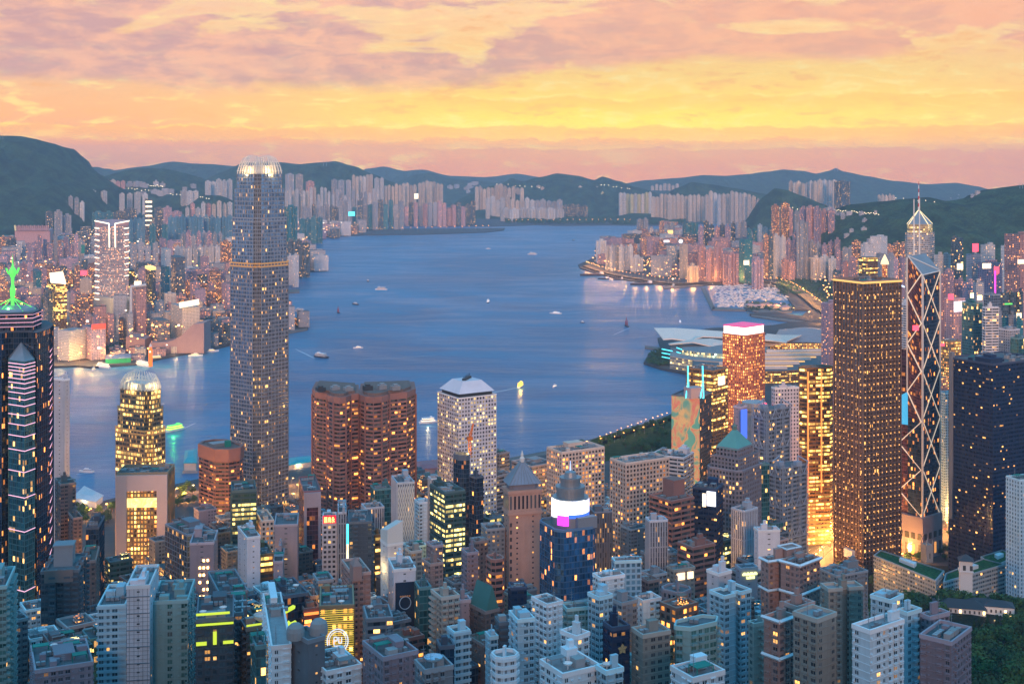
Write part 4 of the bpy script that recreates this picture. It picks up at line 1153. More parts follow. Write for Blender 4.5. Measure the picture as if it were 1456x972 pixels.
# ---- stepped brick octagon at the left
root, pts, z1 = tower('office_tower', 'brown brick octagonal block with horizontal bands and solid parapet, left of the tallest tower', 277, 313, 352, 642, 1230, 'office_brownband', 42, 'office tower', gear=0, shape=9., zb=4, parapet=1)
q = ccw(chamfer(pts, 9.)); mb = MB(); mb.prism(offset(q, 1.2), Z(658, 1230), z1+1.2, 0, False)
o = offset(q, 1.2); i_ = offset(q, -2.)
for k in range(len(q)):
    j = (k+1) % len(q); mb.face([(*o[k], z1+1.2), (*o[j], z1+1.2), (*i_[j], z1+1.2), (*i_[k], z1+1.2)])
part(mb, 'solid_crown', ST['office_brownband'].wall, root)
mb = MB(); mb.box((poly_c(q)[0]-2, poly_c(q)[1], z1), 18, 12, 3, .6); part(mb, 'plant_room', M['metal'], root)
mb = MB(); mb.box((poly_c(q)[0]+8, poly_c(q)[1]-6, z1), 5, 4, 6, .6); part(mb, 'green_canopy', M['green'], root)

# ---- blank sided tower with pyramid roof
root, pts, z1 = tower('office_tower', 'tall tan stone tower with a blue grey pyramid roof and blank lower wall', 715, 724, 768, 694, 880, 'blank_mauve', 22, 'office tower', gear=0, parapet=.4)
pts = foot(715, 751, 778, 872, 46); 
for o_ in list(root.children): bpy.data.objects.remove(o_)
tan = style('tan_stone', (.50, .29, .22), (.03, .03, .04), .10, .30, .1, fl=3.6, bay=13, relief=None, roof='deck_brown', vary=.05)
tan2 = style('tan_open', (.50, .30, .23), (.03, .03, .04), .45, .72, .1, fl=13, bay=3.0, roof='deck_brown', vary=.05)
q = foot(715, 723, 768, 880, 20); q = ccw(foot(716, 724, 769, 876, 16)); c = poly_c(q)
zt = Z(730, 880); body(root, q, terr(*c)-3, zt, 'tan_stone')
mb = MB(); mb.prism(offset(q, .9), zt, zt+2, 0, True, True); part(mb, 'string_course', ST['tan_stone'].wall, root)
body(root, offset(q, .3), zt+2, Z(700, 880), 'tan_open', name='colonnade')
z_ = Z(700, 880); mb = MB(); mb.prism(offset(q, 1.1), z_, z_+2.2, 0, True, True); part(mb, 'cornice', ST['tan_stone'].wall, root)
a_ = chamfer(offset(q, -1.0), 3.0); mb = MB(); mb.prism(a_, z_+2.2, Z(688, 880), 0, True); part(mb, 'attic', ST['grid_grey'].wall, root)
za = Z(688, 880); zp = Z(655, 880); mb = MB(); e_ = offset(q, .2)
for k in range(4): mb.face([(*e_[k], za), (*e_[(k+1) % 4], za), (*c, zp)], [(0, 0), (10, 0), (5, 10)])
part(mb, 'pyramid_roof', simple('slate_blue', (.22, .28, .36), .5, .2), root)
mb = MB()
for k in range(4):
    for f in range(1, 8):
        p = Vector(e_[k]).lerp(Vector(e_[(k+1) % 4]), f/8); g_ = 1-abs(f/8-.5)*2
        mb.bar((p.x, p.y, za), (c[0]+(p.x-c[0])*(1-g_), c[1]+(p.y-c[1])*(1-g_), za+(zp-za)*g_), .3)
    mb.bar((*e_[k], za), (*c, zp), .7)
part(mb, 'roof_ribs', M['metal'], root)
mb = MB(); mb.lathe((c[0], c[1], zp-2), [(1.6, 0), (1.8, 2.5), (.8, 4), (1.0, 5), (.1, 8)], 8); part(mb, 'finial', M['finwhite'], root)
mb = MB(); v = [p for p in q]
a, b = Vector(q[0]), Vector(q[1])
for k in range(4):
    a, b = Vector(q[k]), Vector(q[(k+1) % 4])
    if visible(a, b):
        e = (b-a).normalized(); nn_ = Vector((e.y, -e.x))
        for zz_ in range(24):
            for f in (1.2,):
                p = a+e*f+nn_*.1; zq = zt-8-zz_*5; mb.box((p.x, p.y, zq), 1.3, .6, 2.6, atan2(e.y, e.x))
tag(part(mb, 'slot_windows', M['darkmetal'], root), kind='stuff')

# ---- blue glass block with drum screen and spire
root, pts, z1 = tower('office_tower', 'blue glass block carrying a round drum with a curved screen and white spire', 764, 793, 851, 757, 770, 'glass_blue', 24, 'office tower', gear=0, parapet=1.2, shape=4.)
c = (X(811, 790), 790)
mb = MB(); mb.lathe((c[0], c[1], z1), [(11.2, 0), (11.2, 17), (8.6, 17), (8.6, 21), (9.2, 21), (9.2, 23.5), (6.3, 23.5), (6.3, 27.5), (6.8, 27.5), (6.8, 29), (4.0, 29), (3.4, 32), (.8, 33)], 28, 0, False)
part(mb, 'drum', M['metal'], root)
def arc_screen(c, r, z0, z1, a0, a1, mat, name, root, n=10, z0b=None):
    mb = MB()
    for i in range(n):
        t0, t1 = radians(a0+(a1-a0)*i/n), radians(a0+(a1-a0)*(i+1)/n)
        P = lambda a, rr, z: (c[0]+rr*cos(a), c[1]+rr*sin(a), z)
        za_, zb2 = z0, z0
        if z0b is not None: za_ = z0+(z0b-z0)*i/n; zb2 = z0+(z0b-z0)*(i+1)/n
        mb.face([P(t0, r+.5, za_), P(t1, r+.5, zb2), P(t1, r+.5, z1), P(t0, r+.5, z1)])
        mb.face([P(t0, r+.5, z1), P(t1, r+.5, z1), P(t1, r, z1), P(t0, r, z1)])
    return part(mb, name, mat, root)
arc_screen(c, 11.3, z1+5, z1+16.5, 185, 318, M['screen_white'], 'screen', root, 12, z1+8)
arc_screen(c, 11.3, z1+8.2, z1+16, 318, 352, glow('screen_lilac', (.75, .75, 1), 1.3), 'screen', root, 5)
arc_screen(c, 11.45, z1+1.5, z1+7.6, 225, 262, glow('screen_magenta', (.85, .05, .9), 1.6), 'screen', root, 5)
arc_screen(c, 11.4, z1+6.2, z1+8.4, 262, 345, glow('screen_blue', (.05, .15, .9), 1.2), 'screen', root, 8)
mb = MB(); mb.bar((c[0], c[1], z1+32), (c[0], c[1], Z(690, 790)), 2.4, 1.6, 8); mb.bar((c[0], c[1], Z(690, 790)), (c[0], c[1], Z(655, 790)), 1.5, .3, 8)
part(mb, 'spire', glow('spire_light', (.45, .6, 1), 1.0), root)
mb = MB(); mb.box((c[0]+9, c[1]-9.5, z1), 13, 5, 7, radians(24)); part(mb, 'plant_room', ST['office_greyband'].wall, root)

# ---- cream grid towers by the park
tower('office_tower', 'cream grid block with lit windows, farther of two alike, left of the park', 778, 799, 859, 645, 1180, 'grid_cream', 30, 'office tower', gear=8, parapet=2, zb=4)
tower('office_tower', 'cream grid block with lit windows, nearer of two alike, roof lamps on', 868, 890, 951, 661, 1080, 'grid_cream', 30, 'office tower', gear=8, parapet=2)
tower('office_tower', 'white banded slab with rows of long windows behind the nearer cream grid block', 925, 972, 986, 652, 1190, 'office_whiteband', 62, 'office tower', gear=6, zb=4)

# ---- stone tower with green pyramid
r_, pts, z1 = tower('office_tower', 'grey stone stepped tower with a green copper pyramid roof', 1003, 1052, 1085, 672, 1010, 'grid_grey', 52, 'office tower', gear=0, shape=4.)
c = poly_c(pts); q = ccw(pts)
for k_, ya, yb in ((.80, 672, 655), (.62, 655, 643)):
    body(r_, scaled(q, c, k_), Z(ya, 1010), Z(yb, 1010), 'grid_grey', 'grid', name='upper_tier', frame='tier_frame')
e_ = scaled(q, c, .66); mb = MB(); za, zp = Z(643, 1012), Z(619, 1012)
for k in range(4): mb.face([(*e_[k], za), (*e_[(k+1) % 4], za), (*scaled([e_[(k+1) % 4]], c, .12)[0], zp), (*scaled([e_[k]], c, .12)[0], zp)])
mb.face([(*scaled([e_[k]], c, .12)[0], zp) for k in range(4)]); part(mb, 'pyramid_roof', simple('copper_green', (.10, .30, .27), .6), r_)
mb = MB(); mb.lathe((c[0], c[1], zp), [(2, 0), (2.2, 3), (.3, 5), (.15, 11)], 8); part(mb, 'finial', simple('copper_dark', (.10, .18, .16), .6), r_)

# ---- steel truss bank headquarters (two stepped slabs)
def truss_slab(root, xl, xm, xr, yt, d, th, nm, zb=4, face_l=False):
    pts = foot(xl, xm, xr, d, th); q = ccw(pts); z1 = Z(yt, d); body(root, q, zb, z1, 'glass_grey', 'slabs', name=nm, frame='floor_bands')
    for k in range(4):
        a, b = Vector(q[k]), Vector(q[(k+1) % 4])
        if not visible(a, b): continue
        L_ = (b-a).length; e = (b-a)/L_; nn_ = Vector((e.y, -e.x)); a2, b2 = a+nn_*1.6, b+nn_*1.6
        mb = MB(); nb = 2 if L_ < 26 else 3
        for f in range(nb+1):
            p = a2.lerp(b2, f/nb)
            for s_ in (-.9, .9): mb.bar((p.x+e.x*s_, p.y+e.y*s_, zb), (p.x+e.x*s_, p.y+e.y*s_, z1+4), .55, n=6)
            zz_ = zb+4
            while zz_ < z1+4: mb.bar((p.x-e.x*.9, p.y-e.y*.9, zz_), (p.x+e.x*.9, p.y+e.y*.9, zz_), .4); zz_ += 4
        zz_ = z1-4
        while zz_ > zb+10:
            for f in range(nb):
                p, r = a2.lerp(b2, f/nb), a2.lerp(b2, (f+1)/nb); m_ = p.lerp(r, .5)
                mb.bar((p.x, p.y, zz_+5), (m_.x, m_.y, zz_-4), .8, n=6); mb.bar((r.x, r.y, zz_+5), (m_.x, m_.y, zz_-4), .8, n=6)
            mb.bar((a2.x, a2.y, zz_-4), (b2.x, b2.y, zz_-4), .6, n=6); zz_ -= 27
        part(mb, 'steel_truss', M['steelblue'], root)
    c = poly_c(q)
    for s_ in (-1, 1):
        mb = MB(); p = Vector(c)+Vector((s_*8, -4)); mb.bar((p.x, p.y, z1), (p.x, p.y, z1+9), 1.0); mb.bar((p.x, p.y, z1+9), (p.x+8*s_, p.y-6, z1+5), .7); mb.box((p.x, p.y, z1), 6, 5, 4, .5)
        part(mb, 'roof_crane', M['steelblue'], root)
    return q, z1
M['steelblue'] = simple('blue_grey_steel', (.30, .37, .46), .5, .3)
root = empty('office_tower', (X(1100, 1150), 1150, 4), 'blue grey office tower hung from exposed steel trusses in two stepped slabs', 'office tower')
truss_slab(root, 1072, 1090, 1122, 584, 1165, 36, 'rear_slab'); truss_slab(root, 1094, 1113, 1146, 666, 1120, 36, 'front_slab')

# ---- others round the truss tower
def neon_edge(root, pts3, mat, w=.7, name='neon_edge'):
    mb = MB()
    for a, b in zip(pts3[:-1], pts3[1:]): mb.bar(a, b, w)
    return part(mb, name, mat, root)
r_, pts, z1 = tower('office_tower', 'white tower with dotted square windows and a red neon strip, behind the steel trusses', 1097, 1102, 1136, 553, 1245, 'dots_white', 14, 'office tower', gear=4, zb=4)
neon_edge(r_, [P3(1122, 592, 1236), P3(1122, 662, 1236)], M['neon_red'], 1.3)
r_, pts, z1 = tower('office_tower', 'gold lit office slab split by orange vertical fins, left of the bronze lamp tower', 1133, 1140, 1187, 524, 1330, 'gold_lit', 10, 'office tower', gear=5, zb=4, shape='chamfer')
for px in (1149, 1168): neon_edge(r_, [P3(px, 528, 1318), P3(px, 700, 1318)], glow('orange_fin', (1, .28, .06), 1.3), 1.0, 'light_fin')
r_, pts, z1 = tower('office_tower', 'dark tower whose left side carries a glowing red and green mural, cyan masts on top', 955, 995, 1012, 566, 1340, 'glass_dark', 62, 'office tower', gear=2, zb=4)
mm, t, out = new_mat('mural_lights')
obj = t.node('ShaderNodeTexCoord').outputs['Object']
mp = t.node('ShaderNodeMapping'); mp.inputs['Scale'].default_value = (1, 1, .8); t.put(mp.inputs[0], obj)
n_ = t.noise(mp.outputs[0], .055, 2.0, .5, 1.2); n2_ = t.noise(mp.outputs[0], .09, 3.0, .5, .8)
cc = t.ramp(n_, [(.0, (.02, .25, .20)), (.46, (.02, .30, .22)), (.49, (.65, .42, .12)), (.53, (.70, .10, .07)), (.58, (.60, .36, .12)), (.68, (.02, .26, .20))])
cc = t.mix(t.ss(n2_, .56, .66), cc, (.75, .38, .12, 1))
principled(t, out, (.1, .1, .1, 1), .4, 0, .4, cc, .62)
pw = ccw(pts)
for k in range(4):
    a, b = Vector(pw[k]), Vector(pw[(k+1) % 4])
    if visible(a, b) and (a-Vector(pts[0])).length+(b-Vector(pts[3])).length < 1 or (visible(a, b) and (b-Vector(pts[0])).length+(a-Vector(pts[3])).length < 1):
        e = (b-a).normalized(); nn_ = Vector((e.y, -e.x))*.5; mb = MB(); a2, b2 = a+nn_, b+nn_
        mb.face([(*a2, z1-95), (*b2, z1-95), (*b2, z1), (*a2, z1)]); mb.face([(*a2, z1), (*b2, z1), (*b, z1), (*a, z1)])
        part(mb, 'mural', mm, r_)
for px in (979, 1000):
    mb = MB(); mb.bar(P3(px, 566, 1345), P3(px-1, 520, 1345), 1.6, 1.1, 6); mb.bar(P3(px-4, 566, 1340), P3(px-1, 545, 1345), .9); part(mb, 'roof_mast', M['neon_cyan'], r_)
mb = MB(); p = P3(986, 566, 1345); mb.box((p.x, p.y, z1), 16, 12, 11, .5); part(mb, 'plant_room', ST['blank_mauve'].wall, r_)
r_, pts, z1 = tower('office_tower', 'gold banded tower with a white roof screen, left of the red crowned tower', 976, 1014, 1035, 528, 1500, 'gold_lit', 50, 'office tower', gear=4, zb=4)
mb = MB(); p = P3(1026, 530, 1490); mb.box((p.x, p.y, z1-14), 13, 2, 10, radians(50)); part(mb, 'screen', M['screen_warm'], r_)
r_, pts, z1 = tower('office_tower', 'red brick grid tower with a glowing white band round a pink roof', 1028, 1059, 1087, 478, 1600, 'red_grid', 44, 'office tower', gear=2, zb=4, big=False)
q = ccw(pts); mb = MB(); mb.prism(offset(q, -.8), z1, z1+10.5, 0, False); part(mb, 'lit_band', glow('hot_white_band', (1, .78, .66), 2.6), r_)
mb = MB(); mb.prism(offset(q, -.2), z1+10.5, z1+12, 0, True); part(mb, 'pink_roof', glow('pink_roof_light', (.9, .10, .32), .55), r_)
r_, pts, z1 = tower('office_tower', 'narrow mauve block with a tall blue lit sign, below the red brick tower', 1043, 1053, 1062, 580, 1180, 'blank_mauve', 45, 'office tower', gear=1, zb=4)
neon = P3(1057, 620, 1176); mb = MB(); mb.box((neon.x, neon.y-3, Z(622, 1176)), 6.5, 1.2, Z(581, 1176)-Z(622, 1176), radians(28)); part(mb, 'blue_sign', glow('blue_sign', (.08, .18, .95), .9), r_)
r_, pts, z1 = tower('office_tower', 'grey blue tower with round roof drums and a pink beacon, beside the blue sign', 1062, 1072, 1098, 585, 1260, 'stripe_grey', 30, 'office tower', gear=3, zb=4)
mb = MB(); p = P3(1072, 585, 1270); mb.lathe((p.x, p.y, z1), [(11, 0), (12, 3), (12, 8), (0.01, 8)], 20, 0, False); part(mb, 'roof_drum', M['metal'], r_)
mb = MB(); p = P3(1087, 576, 1258); mb.lathe((p.x, p.y-1, p.z-2), [(.01, 0), (2.2, 1), (2.2, 4), (.01, 5)], 10); part(mb, 'beacon', M['neon_red'], r_)
# ---- navy slab, pale strip, and grid block at the right edge
r_, pts, z1 = tower('office_tower', 'huge dark navy glass slab with scattered lit floors at the right edge', 1358, 1412, 1530, 519, 1190, 'glass_navy', 30, 'office tower', gear=9, zb=4, dl=52, dr=75)
mb = MB(); a = Vector(pts[3]); mb.box((a.x+2, a.y-3, 60), 4, 4, z1-60+6, radians(30)); part(mb, 'lift_shaft', ST['blank_grey'].wall, r_)
tower('office_tower', 'pale blue block with a fine square window grid, beside the navy slab', 1431, 1450, 1500, 684, 1060, 'grid_blue', 20, 'office tower', gear=4)
# ================================================================ named blocks of the near city: (label, xl, xm, xr, ytop, d, style, angle, options)
FOOTS = []
for o_ in list(COL.objects):
    pass
BL = [
 # left edge
 ('slim pale concrete tower at the harbour edge, right of the neon star tower', 77, 92, 99, 541, 1150, 'blank_white', 60, dict(gear=2, zb=4)),
 ('pink beige stepped tower with lit corner lamps, right beside the neon star tower', 78, 86, 108, 690, 1000, 'resi_pink', 30, dict(gear=2, shape='notch')),
 ('pink beige lower shoulder block with gold lamps on its edge', 92, 104, 117, 738, 985, 'resi_pink', 30, dict(gear=1)),
 ('pale rounded arch block with an orange lit window grid, before the golden claw tower', 162, 166, 238, 676, 1080, 'gold_grid', 4, dict(gear=6, parapet=2.5, rel='piers')),
 ('grey glass block with a long roof trough, left half facing its mauve slab', 235, 266, 302, 762, 930, 'glass_grey', 40, dict(gear=5)),
 ('mauve slab with three columns of small lit windows', 266, 270, 304, 774, 880, 'blank_mauve', 8, dict(gear=3)),
 ('glass office with lit green floors, white side wall and mast, before the tallest tower', 321, 330, 364, 702, 1000, 'glass_green', 14, dict(gear=4, parapet=3)),
 ('low salmon glass block under the tallest tower', 363, 372, 389, 742, 1000, 'grid_cream', 20, dict(gear=2)),
 ('white blank walled slab with pale stripes, below the lit green office', 338, 351, 370, 766, 860, 'blank_white', 24, dict(gear=4)),
 ('block of lit yellow office floors behind the white blank slab', 362, 370, 388, 790, 880, 'gold_lit', 20, dict(gear=3)),
 ('tall mauve blank walled tower with a notch cut in its roof', 385, 390, 423, 748, 910, 'blank_mauve', 8, dict(gear=2)),
 ('small tan annexe standing against the mauve blank tower', 386, 389, 402, 800, 870, 'blank_mauve', 8, dict(gear=1)),
 ('grey gateway tower framing a tall arch of orange glass', 425, 432, 456, 700, 1040, 'wine_glass', 14, dict(gear=3)),
 ('white office with black windows and a red rooftop sign', 456, 459, 478, 746, 930, 'grid_white', 8, dict(gear=1)),
 ('grey vertically striped block right of the red sign office', 478, 481, 492, 730, 925, 'stripe_grey', 8, dict(gear=3)),
 ('dark navy residential tower with white balconies and a cyan neon corner', 492, 496, 529, 744, 880, 'resi_dark', 8, dict(gear=4, rel='balcony')),
 ('mauve striped block with a slanting roof below the granite twins', 514, 520, 546, 724, 1000, 'stripe_grey', 20, dict(gear=3)),
 ('dark glass office with lit bands in front of the right granite tower', 527, 533, 557, 697, 1080, 'glass_teal', 20, dict(gear=4)),
 ('tower clad in a pale zigzag lattice with a white side wall', 557, 565, 589, 688, 980, 'stripe_grey', 16, dict(gear=3)),
 ('lit yellow office glimpsed behind the glowing white tower', 528, 533, 546, 762, 900, 'gold_lit', 20, dict(gear=2)),
 ('glowing white sculpted tower top lit from below', 541, 551, 573, 776, 830, 'blank_white', 26, dict(gear=0)),
 ('grey white low block beside the lattice tower', 589, 596, 612, 716, 1040, 'resi_white', 24, dict(gear=3)),
 ('pale blue slab tucked left of the green lit office', 609, 613, 625, 682, 1000, 'stripe_grey', 20, dict(gear=2)),
 ('office with yellow green lit floors and a long mauve side wall', 612, 633, 661, 703, 930, 'glass_green', 26, dict(gear=4, parapet=2)),
 ('black chamfered tower under an orange crane', 641, 657, 672, 655, 1060, 'glass_dark', 38, dict(gear=2, shape=4., parapet=4)),
 ('black lower slab joined to the crane tower', 668, 677, 687, 680, 1050, 'glass_dark', 38, dict(gear=2)),
 ('grey louvred block right of the porthole tower', 692, 710, 724, 646, 1290, 'office_greyband', 40, dict(gear=3, zb=4)),
 ('dark office with amber floors right of the porthole tower', 691, 706, 728, 678, 1220, 'office_greyband', 40, dict(gear=3, zb=4)),
 ('long low office behind the pyramid roof with a pale blue deck', 728, 756, 790, 664, 1330, 'office_band', 38, dict(gear=4, zb=4)),
 ('dark piered block with a pale louvred top, right of the drum screen', 838, 845, 870, 730, 930, 'stripe_dark', 12, dict(gear=4)),
 ('brown banded office stepping up to a solid plant block', 924, 955, 986, 714, 930, 'office_brownband', 36, dict(gear=4)),
 ('narrow blue grey block before the brown banded office', 918, 924, 949, 742, 890, 'stripe_grey', 12, dict(gear=3)),
 ('dark blue blank tower with two lit rooftop screens', 985, 1019, 1028, 697, 960, 'glass_navy', 66, dict(gear=2)),
 ('teal banded tower with yellow lit ends behind the stone pyramid tower', 1074, 1079, 1094, 662, 1060, 'glass_teal', 20, dict(gear=2)),
 ('pale blue tower with deep vertical slots below the steel trusses', 1040, 1058, 1077, 728, 950, 'stripe_grey', 40, dict(gear=4)),
 ('pale blue blank box block at the foot of the steel trusses', 1072, 1078, 1109, 756, 900, 'blank_white', 8, dict(gear=3)),
 ('brown banded office with a blue plant roof near the blank box', 964, 985, 1016, 780, 860, 'office_brownband', 32, dict(gear=7)),
 ('low block with two yellow lit panels beside the brown banded office', 948, 958, 988, 812, 830, 'resi_stone', 24, dict(gear=3)),
 ('bright cyan glass box with a louvred roof', 870, 874, 912, 800, 740, 'grid_blue', 8, dict(gear=4, rel='mullions')),
 ('low dark roofed block behind the cyan box', 911, 925, 966, 792, 900, 'resi_grey', 24, dict(gear=6)),
 ('red brick low block right of the cyan box', 908, 922, 937, 828, 760, 'resi_brown', 30, dict(gear=2)),
 # behind / beside the right hand landmarks
 ('round cornered pale tower with pink panel light left of the gold slab', 1118, 1128, 1140, 640, 1290, 'resi_pink', 24, dict(gear=2, zb=4)),
 ('narrow grey pink tower at the left of the bronze lamp tower', 1168, 1178, 1190, 432, 2250, 'far_mauve', 30, dict(gear=2, zb=4, rel='slabs')),
 ('dark teal tower pair with pale edges in front of the neon district', 1368, 1384, 1397, 432, 1750, 'glass_teal', 22, dict(gear=3, zb=4)),
 ('tower with bold white and black horizontal stripes', 1397, 1401, 1420, 438, 1700, 'office_whiteband', 10, dict(gear=2, zb=4)),
 ('blue grey tower rising behind the black and white striped one', 1399, 1412, 1423, 420, 1800, 'glass_grey', 24, dict(gear=3, zb=4)),
 ('pale tower with a big glowing white screen on top', 1343, 1356, 1372, 426, 1900, 'far_pink', 30, dict(gear=1, zb=4)),
 ('grey blue low tower left of the right photo edge', 1420, 1436, 1450, 470, 1500, 'far_grey', 30, dict(gear=3, zb=4, rel='bays')),
 ('teal small tower with yellow windows at the right edge', 1437, 1448, 1475, 482, 1450, 'glass_teal', 30, dict(gear=3, zb=4)),
 ('blue shadowed flats between the braced tower and the navy slab', 1334, 1344, 1362, 560, 1420, 'resi_blue', 26, dict(gear=3, zb=4)),
 ('rust orange lit block down the street behind the braced tower', 1338, 1350, 1366, 486, 1700, 'gold_grid', 26, dict(gear=3, zb=4)),
 ('pale cream block with black bands left of the navy slab', 1278, 1288, 1296, 434, 1900, 'office_whiteband', 26, dict(gear=2, zb=4)),
 # foreground, left to right
 ('blue grey residential tower with a brown crown band and square turret', 52, 58, 112, 815, 690, 'resi_dark', 10, dict(gear=3, shape='notch')),
 ('dark tower with one column of yellow lamps behind the turret tower', 118, 122, 140, 752, 900, 'glass_dark', 10, dict(gear=2)),
 ('brown striped block low behind the dark lamp column tower', 108, 114, 136, 800, 800, 'resi_brown', 14, dict(gear=2)),
 ('teal scaffolded building cut by the left photo edge', -30, -24, 9, 838, 600, 'resi_teal', 14, dict(gear=2)),
 ('mauve rooftop flats with stepped terraces in the bottom left corner', 24, 50, 132, 956, 540, 'resi_mauve', 24, dict(gear=6)),
 ('glazed left wing with white floor bands beside the tiled shaft', 135, 139, 178, 864, 590, 'resi_blue', 8, dict(gear=3, rel='slabs')),
 ('tall white tiled blank shaft between two glazed wings', 176, 180, 213, 836, 580, 'blank_white', 8, dict(gear=2)),
 ('glazed right wing with teal bay windows beside the tiled shaft', 212, 216, 267, 858, 592, 'resi_teal', 8, dict(gear=3, rel='bays')),
 ('black tower edged with yellow green neon bars, leftmost of the neon roofs', 272, 279, 332, 884, 555, 'resi_dark', 12, dict(gear=3, rel='bays')),
 ('grey pillar block with a green cap between the two neon roofs', 329, 333, 345, 874, 590, 'resi_grey', 12, dict(gear=1)),
 ('dark block with one slanting yellow green neon bar', 342, 350, 374, 896, 570, 'resi_dark', 24, dict(gear=4)),
 ('dark block crowded with pipes above the neon roofs', 296, 312, 352, 846, 690, 'blank_grey', 22, dict(gear=7)),
 ('dark block with a double row of cooling units on its roof', 384, 404, 438, 850, 650, 'glass_dark', 26, dict(gear=9)),
 ('white flats with a green roof garden near the bottom', 374, 386, 414, 922, 505, 'resi_white', 14, dict(gear=2)),
 ('blue glass lattice block left of the roof garden flats', 357, 364, 378, 922, 520, 'glass_teal', 20, dict(gear=1)),
 ('grey blank tower with two domed water tanks, bottom centre left', 412, 438, 462, 914, 500, 'blank_grey', 40, dict(gear=0)),
 ('white terrace block with a pool like roof well, bottom centre left', 436, 464, 514, 958, 500, 'resi_white', 30, dict(gear=5)),
 ('office face glowing with gold lines around a round emblem', 450, 455, 503, 864, 640, 'gold_grid', 350, dict(gear=6)),
 ('brown block with glowing orange neon shelves', 424, 432, 454, 868, 650, 'office_brownband', 20, dict(gear=3)),
 ('narrow pink block with lamps left of the gold emblem office', 437, 442, 452, 850, 660, 'resi_pink', 20, dict(gear=1)),
 ('grey flats behind the narrow pink block', 445, 452, 474, 828, 730, 'resi_grey', 20, dict(gear=3)),
 ('beige tower with a gabled crown and a strip of small dark windows', 486, 501, 527, 818, 690, 'resi_pink', 20, dict(gear=1, rel='bays')),
 ('grey banded office right of the gabled beige tower', 517, 522, 558, 882, 620, 'office_greyband', 12, dict(gear=4)),
 ('pale tower with a giant dark advertising panel', 552, 560, 591, 812, 690, 'blank_white', 14, dict(gear=4)),
 ('purple gabled residences along the bottom edge', 516, 545, 594, 938, 490, 'resi_mauve', 30, dict(gear=4)),
 ('dark teal tower with a column of small lamps', 590, 596, 613, 838, 680, 'glass_teal', 16, dict(gear=2)),
 ('pink gabled block with a tilted roof right of the lattice tower', 600, 612, 630, 804, 760, 'resi_pink', 30, dict(gear=1)),
 ('mauve block with plant on its roof behind the pink gabled one', 606, 616, 630, 778, 840, 'resi_mauve', 30, dict(gear=4)),
 ('small pale block with a lamp beside the glowing white tower', 576, 584, 600, 786, 820, 'resi_cream', 26, dict(gear=3)),
 ('cream flats with white balconies and a square brown roof frame', 613, 628, 653, 852, 635, 'resi_cream', 26, dict(gear=3, rel='balcony')),
 ('mauve blank slab beside the cream balcony flats', 650, 654, 669, 856, 650, 'blank_mauve', 14, dict(gear=1)),
 ('white blue stepped flats with lit balconies near the bottom', 636, 646, 668, 902, 560, 'resi_blue', 26, dict(gear=2, rel='slabs')),
 ('dark shaft left of the lit stepped flats', 621, 626, 646, 922, 530, 'glass_dark', 14, dict(gear=2)),
 ('roof with a large pale blue satellite dish at the bottom', 590, 604, 644, 956, 470, 'resi_grey', 24, dict(gear=3)),
 ('brown band tower behind the green roofed spire block', 656, 664, 680, 788, 800, 'resi_mauve', 22, dict(gear=2)),
 ('rusty stone block with a small stepped steeple', 668, 676, 694, 772, 840, 'resi_brown', 24, dict(gear=1)),
 ('brown curved office with an amber ring of light', 690, 700, 718, 798, 780, 'office_brownband', 24, dict(gear=3, shape='chamfer')),
 ('grey roofed office left of the pyramid tower', 684, 692, 718, 754, 880, 'resi_grey', 16, dict(gear=6)),
 ('dark brown angular tower with a steep green roof', 668, 690, 710, 872, 640, 'resi_brown', 36, dict(gear=0)),
 ('narrow dark blue flats right of the green roofed tower', 704, 710, 724, 888, 600, 'resi_dark', 14, dict(gear=2)),
 ('small blue flats low beside the green roofed tower', 690, 697, 708, 908, 590, 'resi_blue', 20, dict(gear=2)),
 ('dark blue box block standing against the tan pyramid tower', 723, 727, 749, 838, 750, 'glass_navy', 10, dict(gear=5)),
 ('white blue flats with rows of lit windows, leftmost of the bright pair', 724, 736, 760, 884, 560, 'resi_blue', 18, dict(gear=3, shape='notch')),
 ('taller white blue flats with a blank end wall, right of the bright pair', 756, 778, 800, 862, 590, 'resi_white', 34, dict(gear=5, shape='notch')),
 ('curved flats with lit white balcony bands at the bottom', 696, 708, 740, 940, 480, 'resi_white', 24, dict(gear=3, rel='slabs', shape='chamfer')),
 ('teal walled low block with a planted roof', 798, 806, 840, 868, 650, 'resi_teal', 16, dict(gear=6)),
 ('grey white block with pipes on its roof right of the blue glass block', 843, 854, 888, 824, 680, 'resi_white', 24, dict(gear=7)),
 ('blue white tower with a narrow balcony column', 836, 852, 871, 852, 610, 'resi_blue', 34, dict(gear=3, shape='notch')),
 ('white blank cornered block with small roof sheds', 797, 820, 838, 908, 515, 'resi_white', 42, dict(gear=6)),
 ('white roofs with steel hoops in the bottom centre', 768, 800, 854, 962, 440, 'resi_white', 30, dict(gear=8)),
 ('dark long block with cooling plant right of the balcony column tower', 866, 884, 906, 860, 650, 'resi_grey', 34, dict(gear=8)),
 ('dark navy block with a pale flower emblem', 858, 871, 895, 896, 520, 'glass_navy', 24, dict(gear=3)),
 ('white low block left of the round cornered tower', 903, 914, 940, 856, 680, 'resi_white', 26, dict(gear=5)),
 ('grey pitched roof block among the low roofs', 912, 926, 948, 820, 810, 'resi_grey', 30, dict(gear=4)),
 ('tower with rounded corners and fine blue grey tiles', 937, 968, 986, 846, 680, 'grid_grey', 50, dict(gear=3, shape='chamfer')),
 ('stone grey flats with a teal glass penthouse', 898, 914, 953, 906, 515, 'resi_stone', 24, dict(gear=2)),
 ('teal glass stepped flats with roof gardens', 950, 970, 1030, 898, 520, 'resi_teal', 30, dict(gear=3, shape='chamfer')),
 ('pale blue block with a solid square head, above the teal flats', 1005, 1022, 1040, 818, 660, 'blank_white', 36, dict(gear=1)),
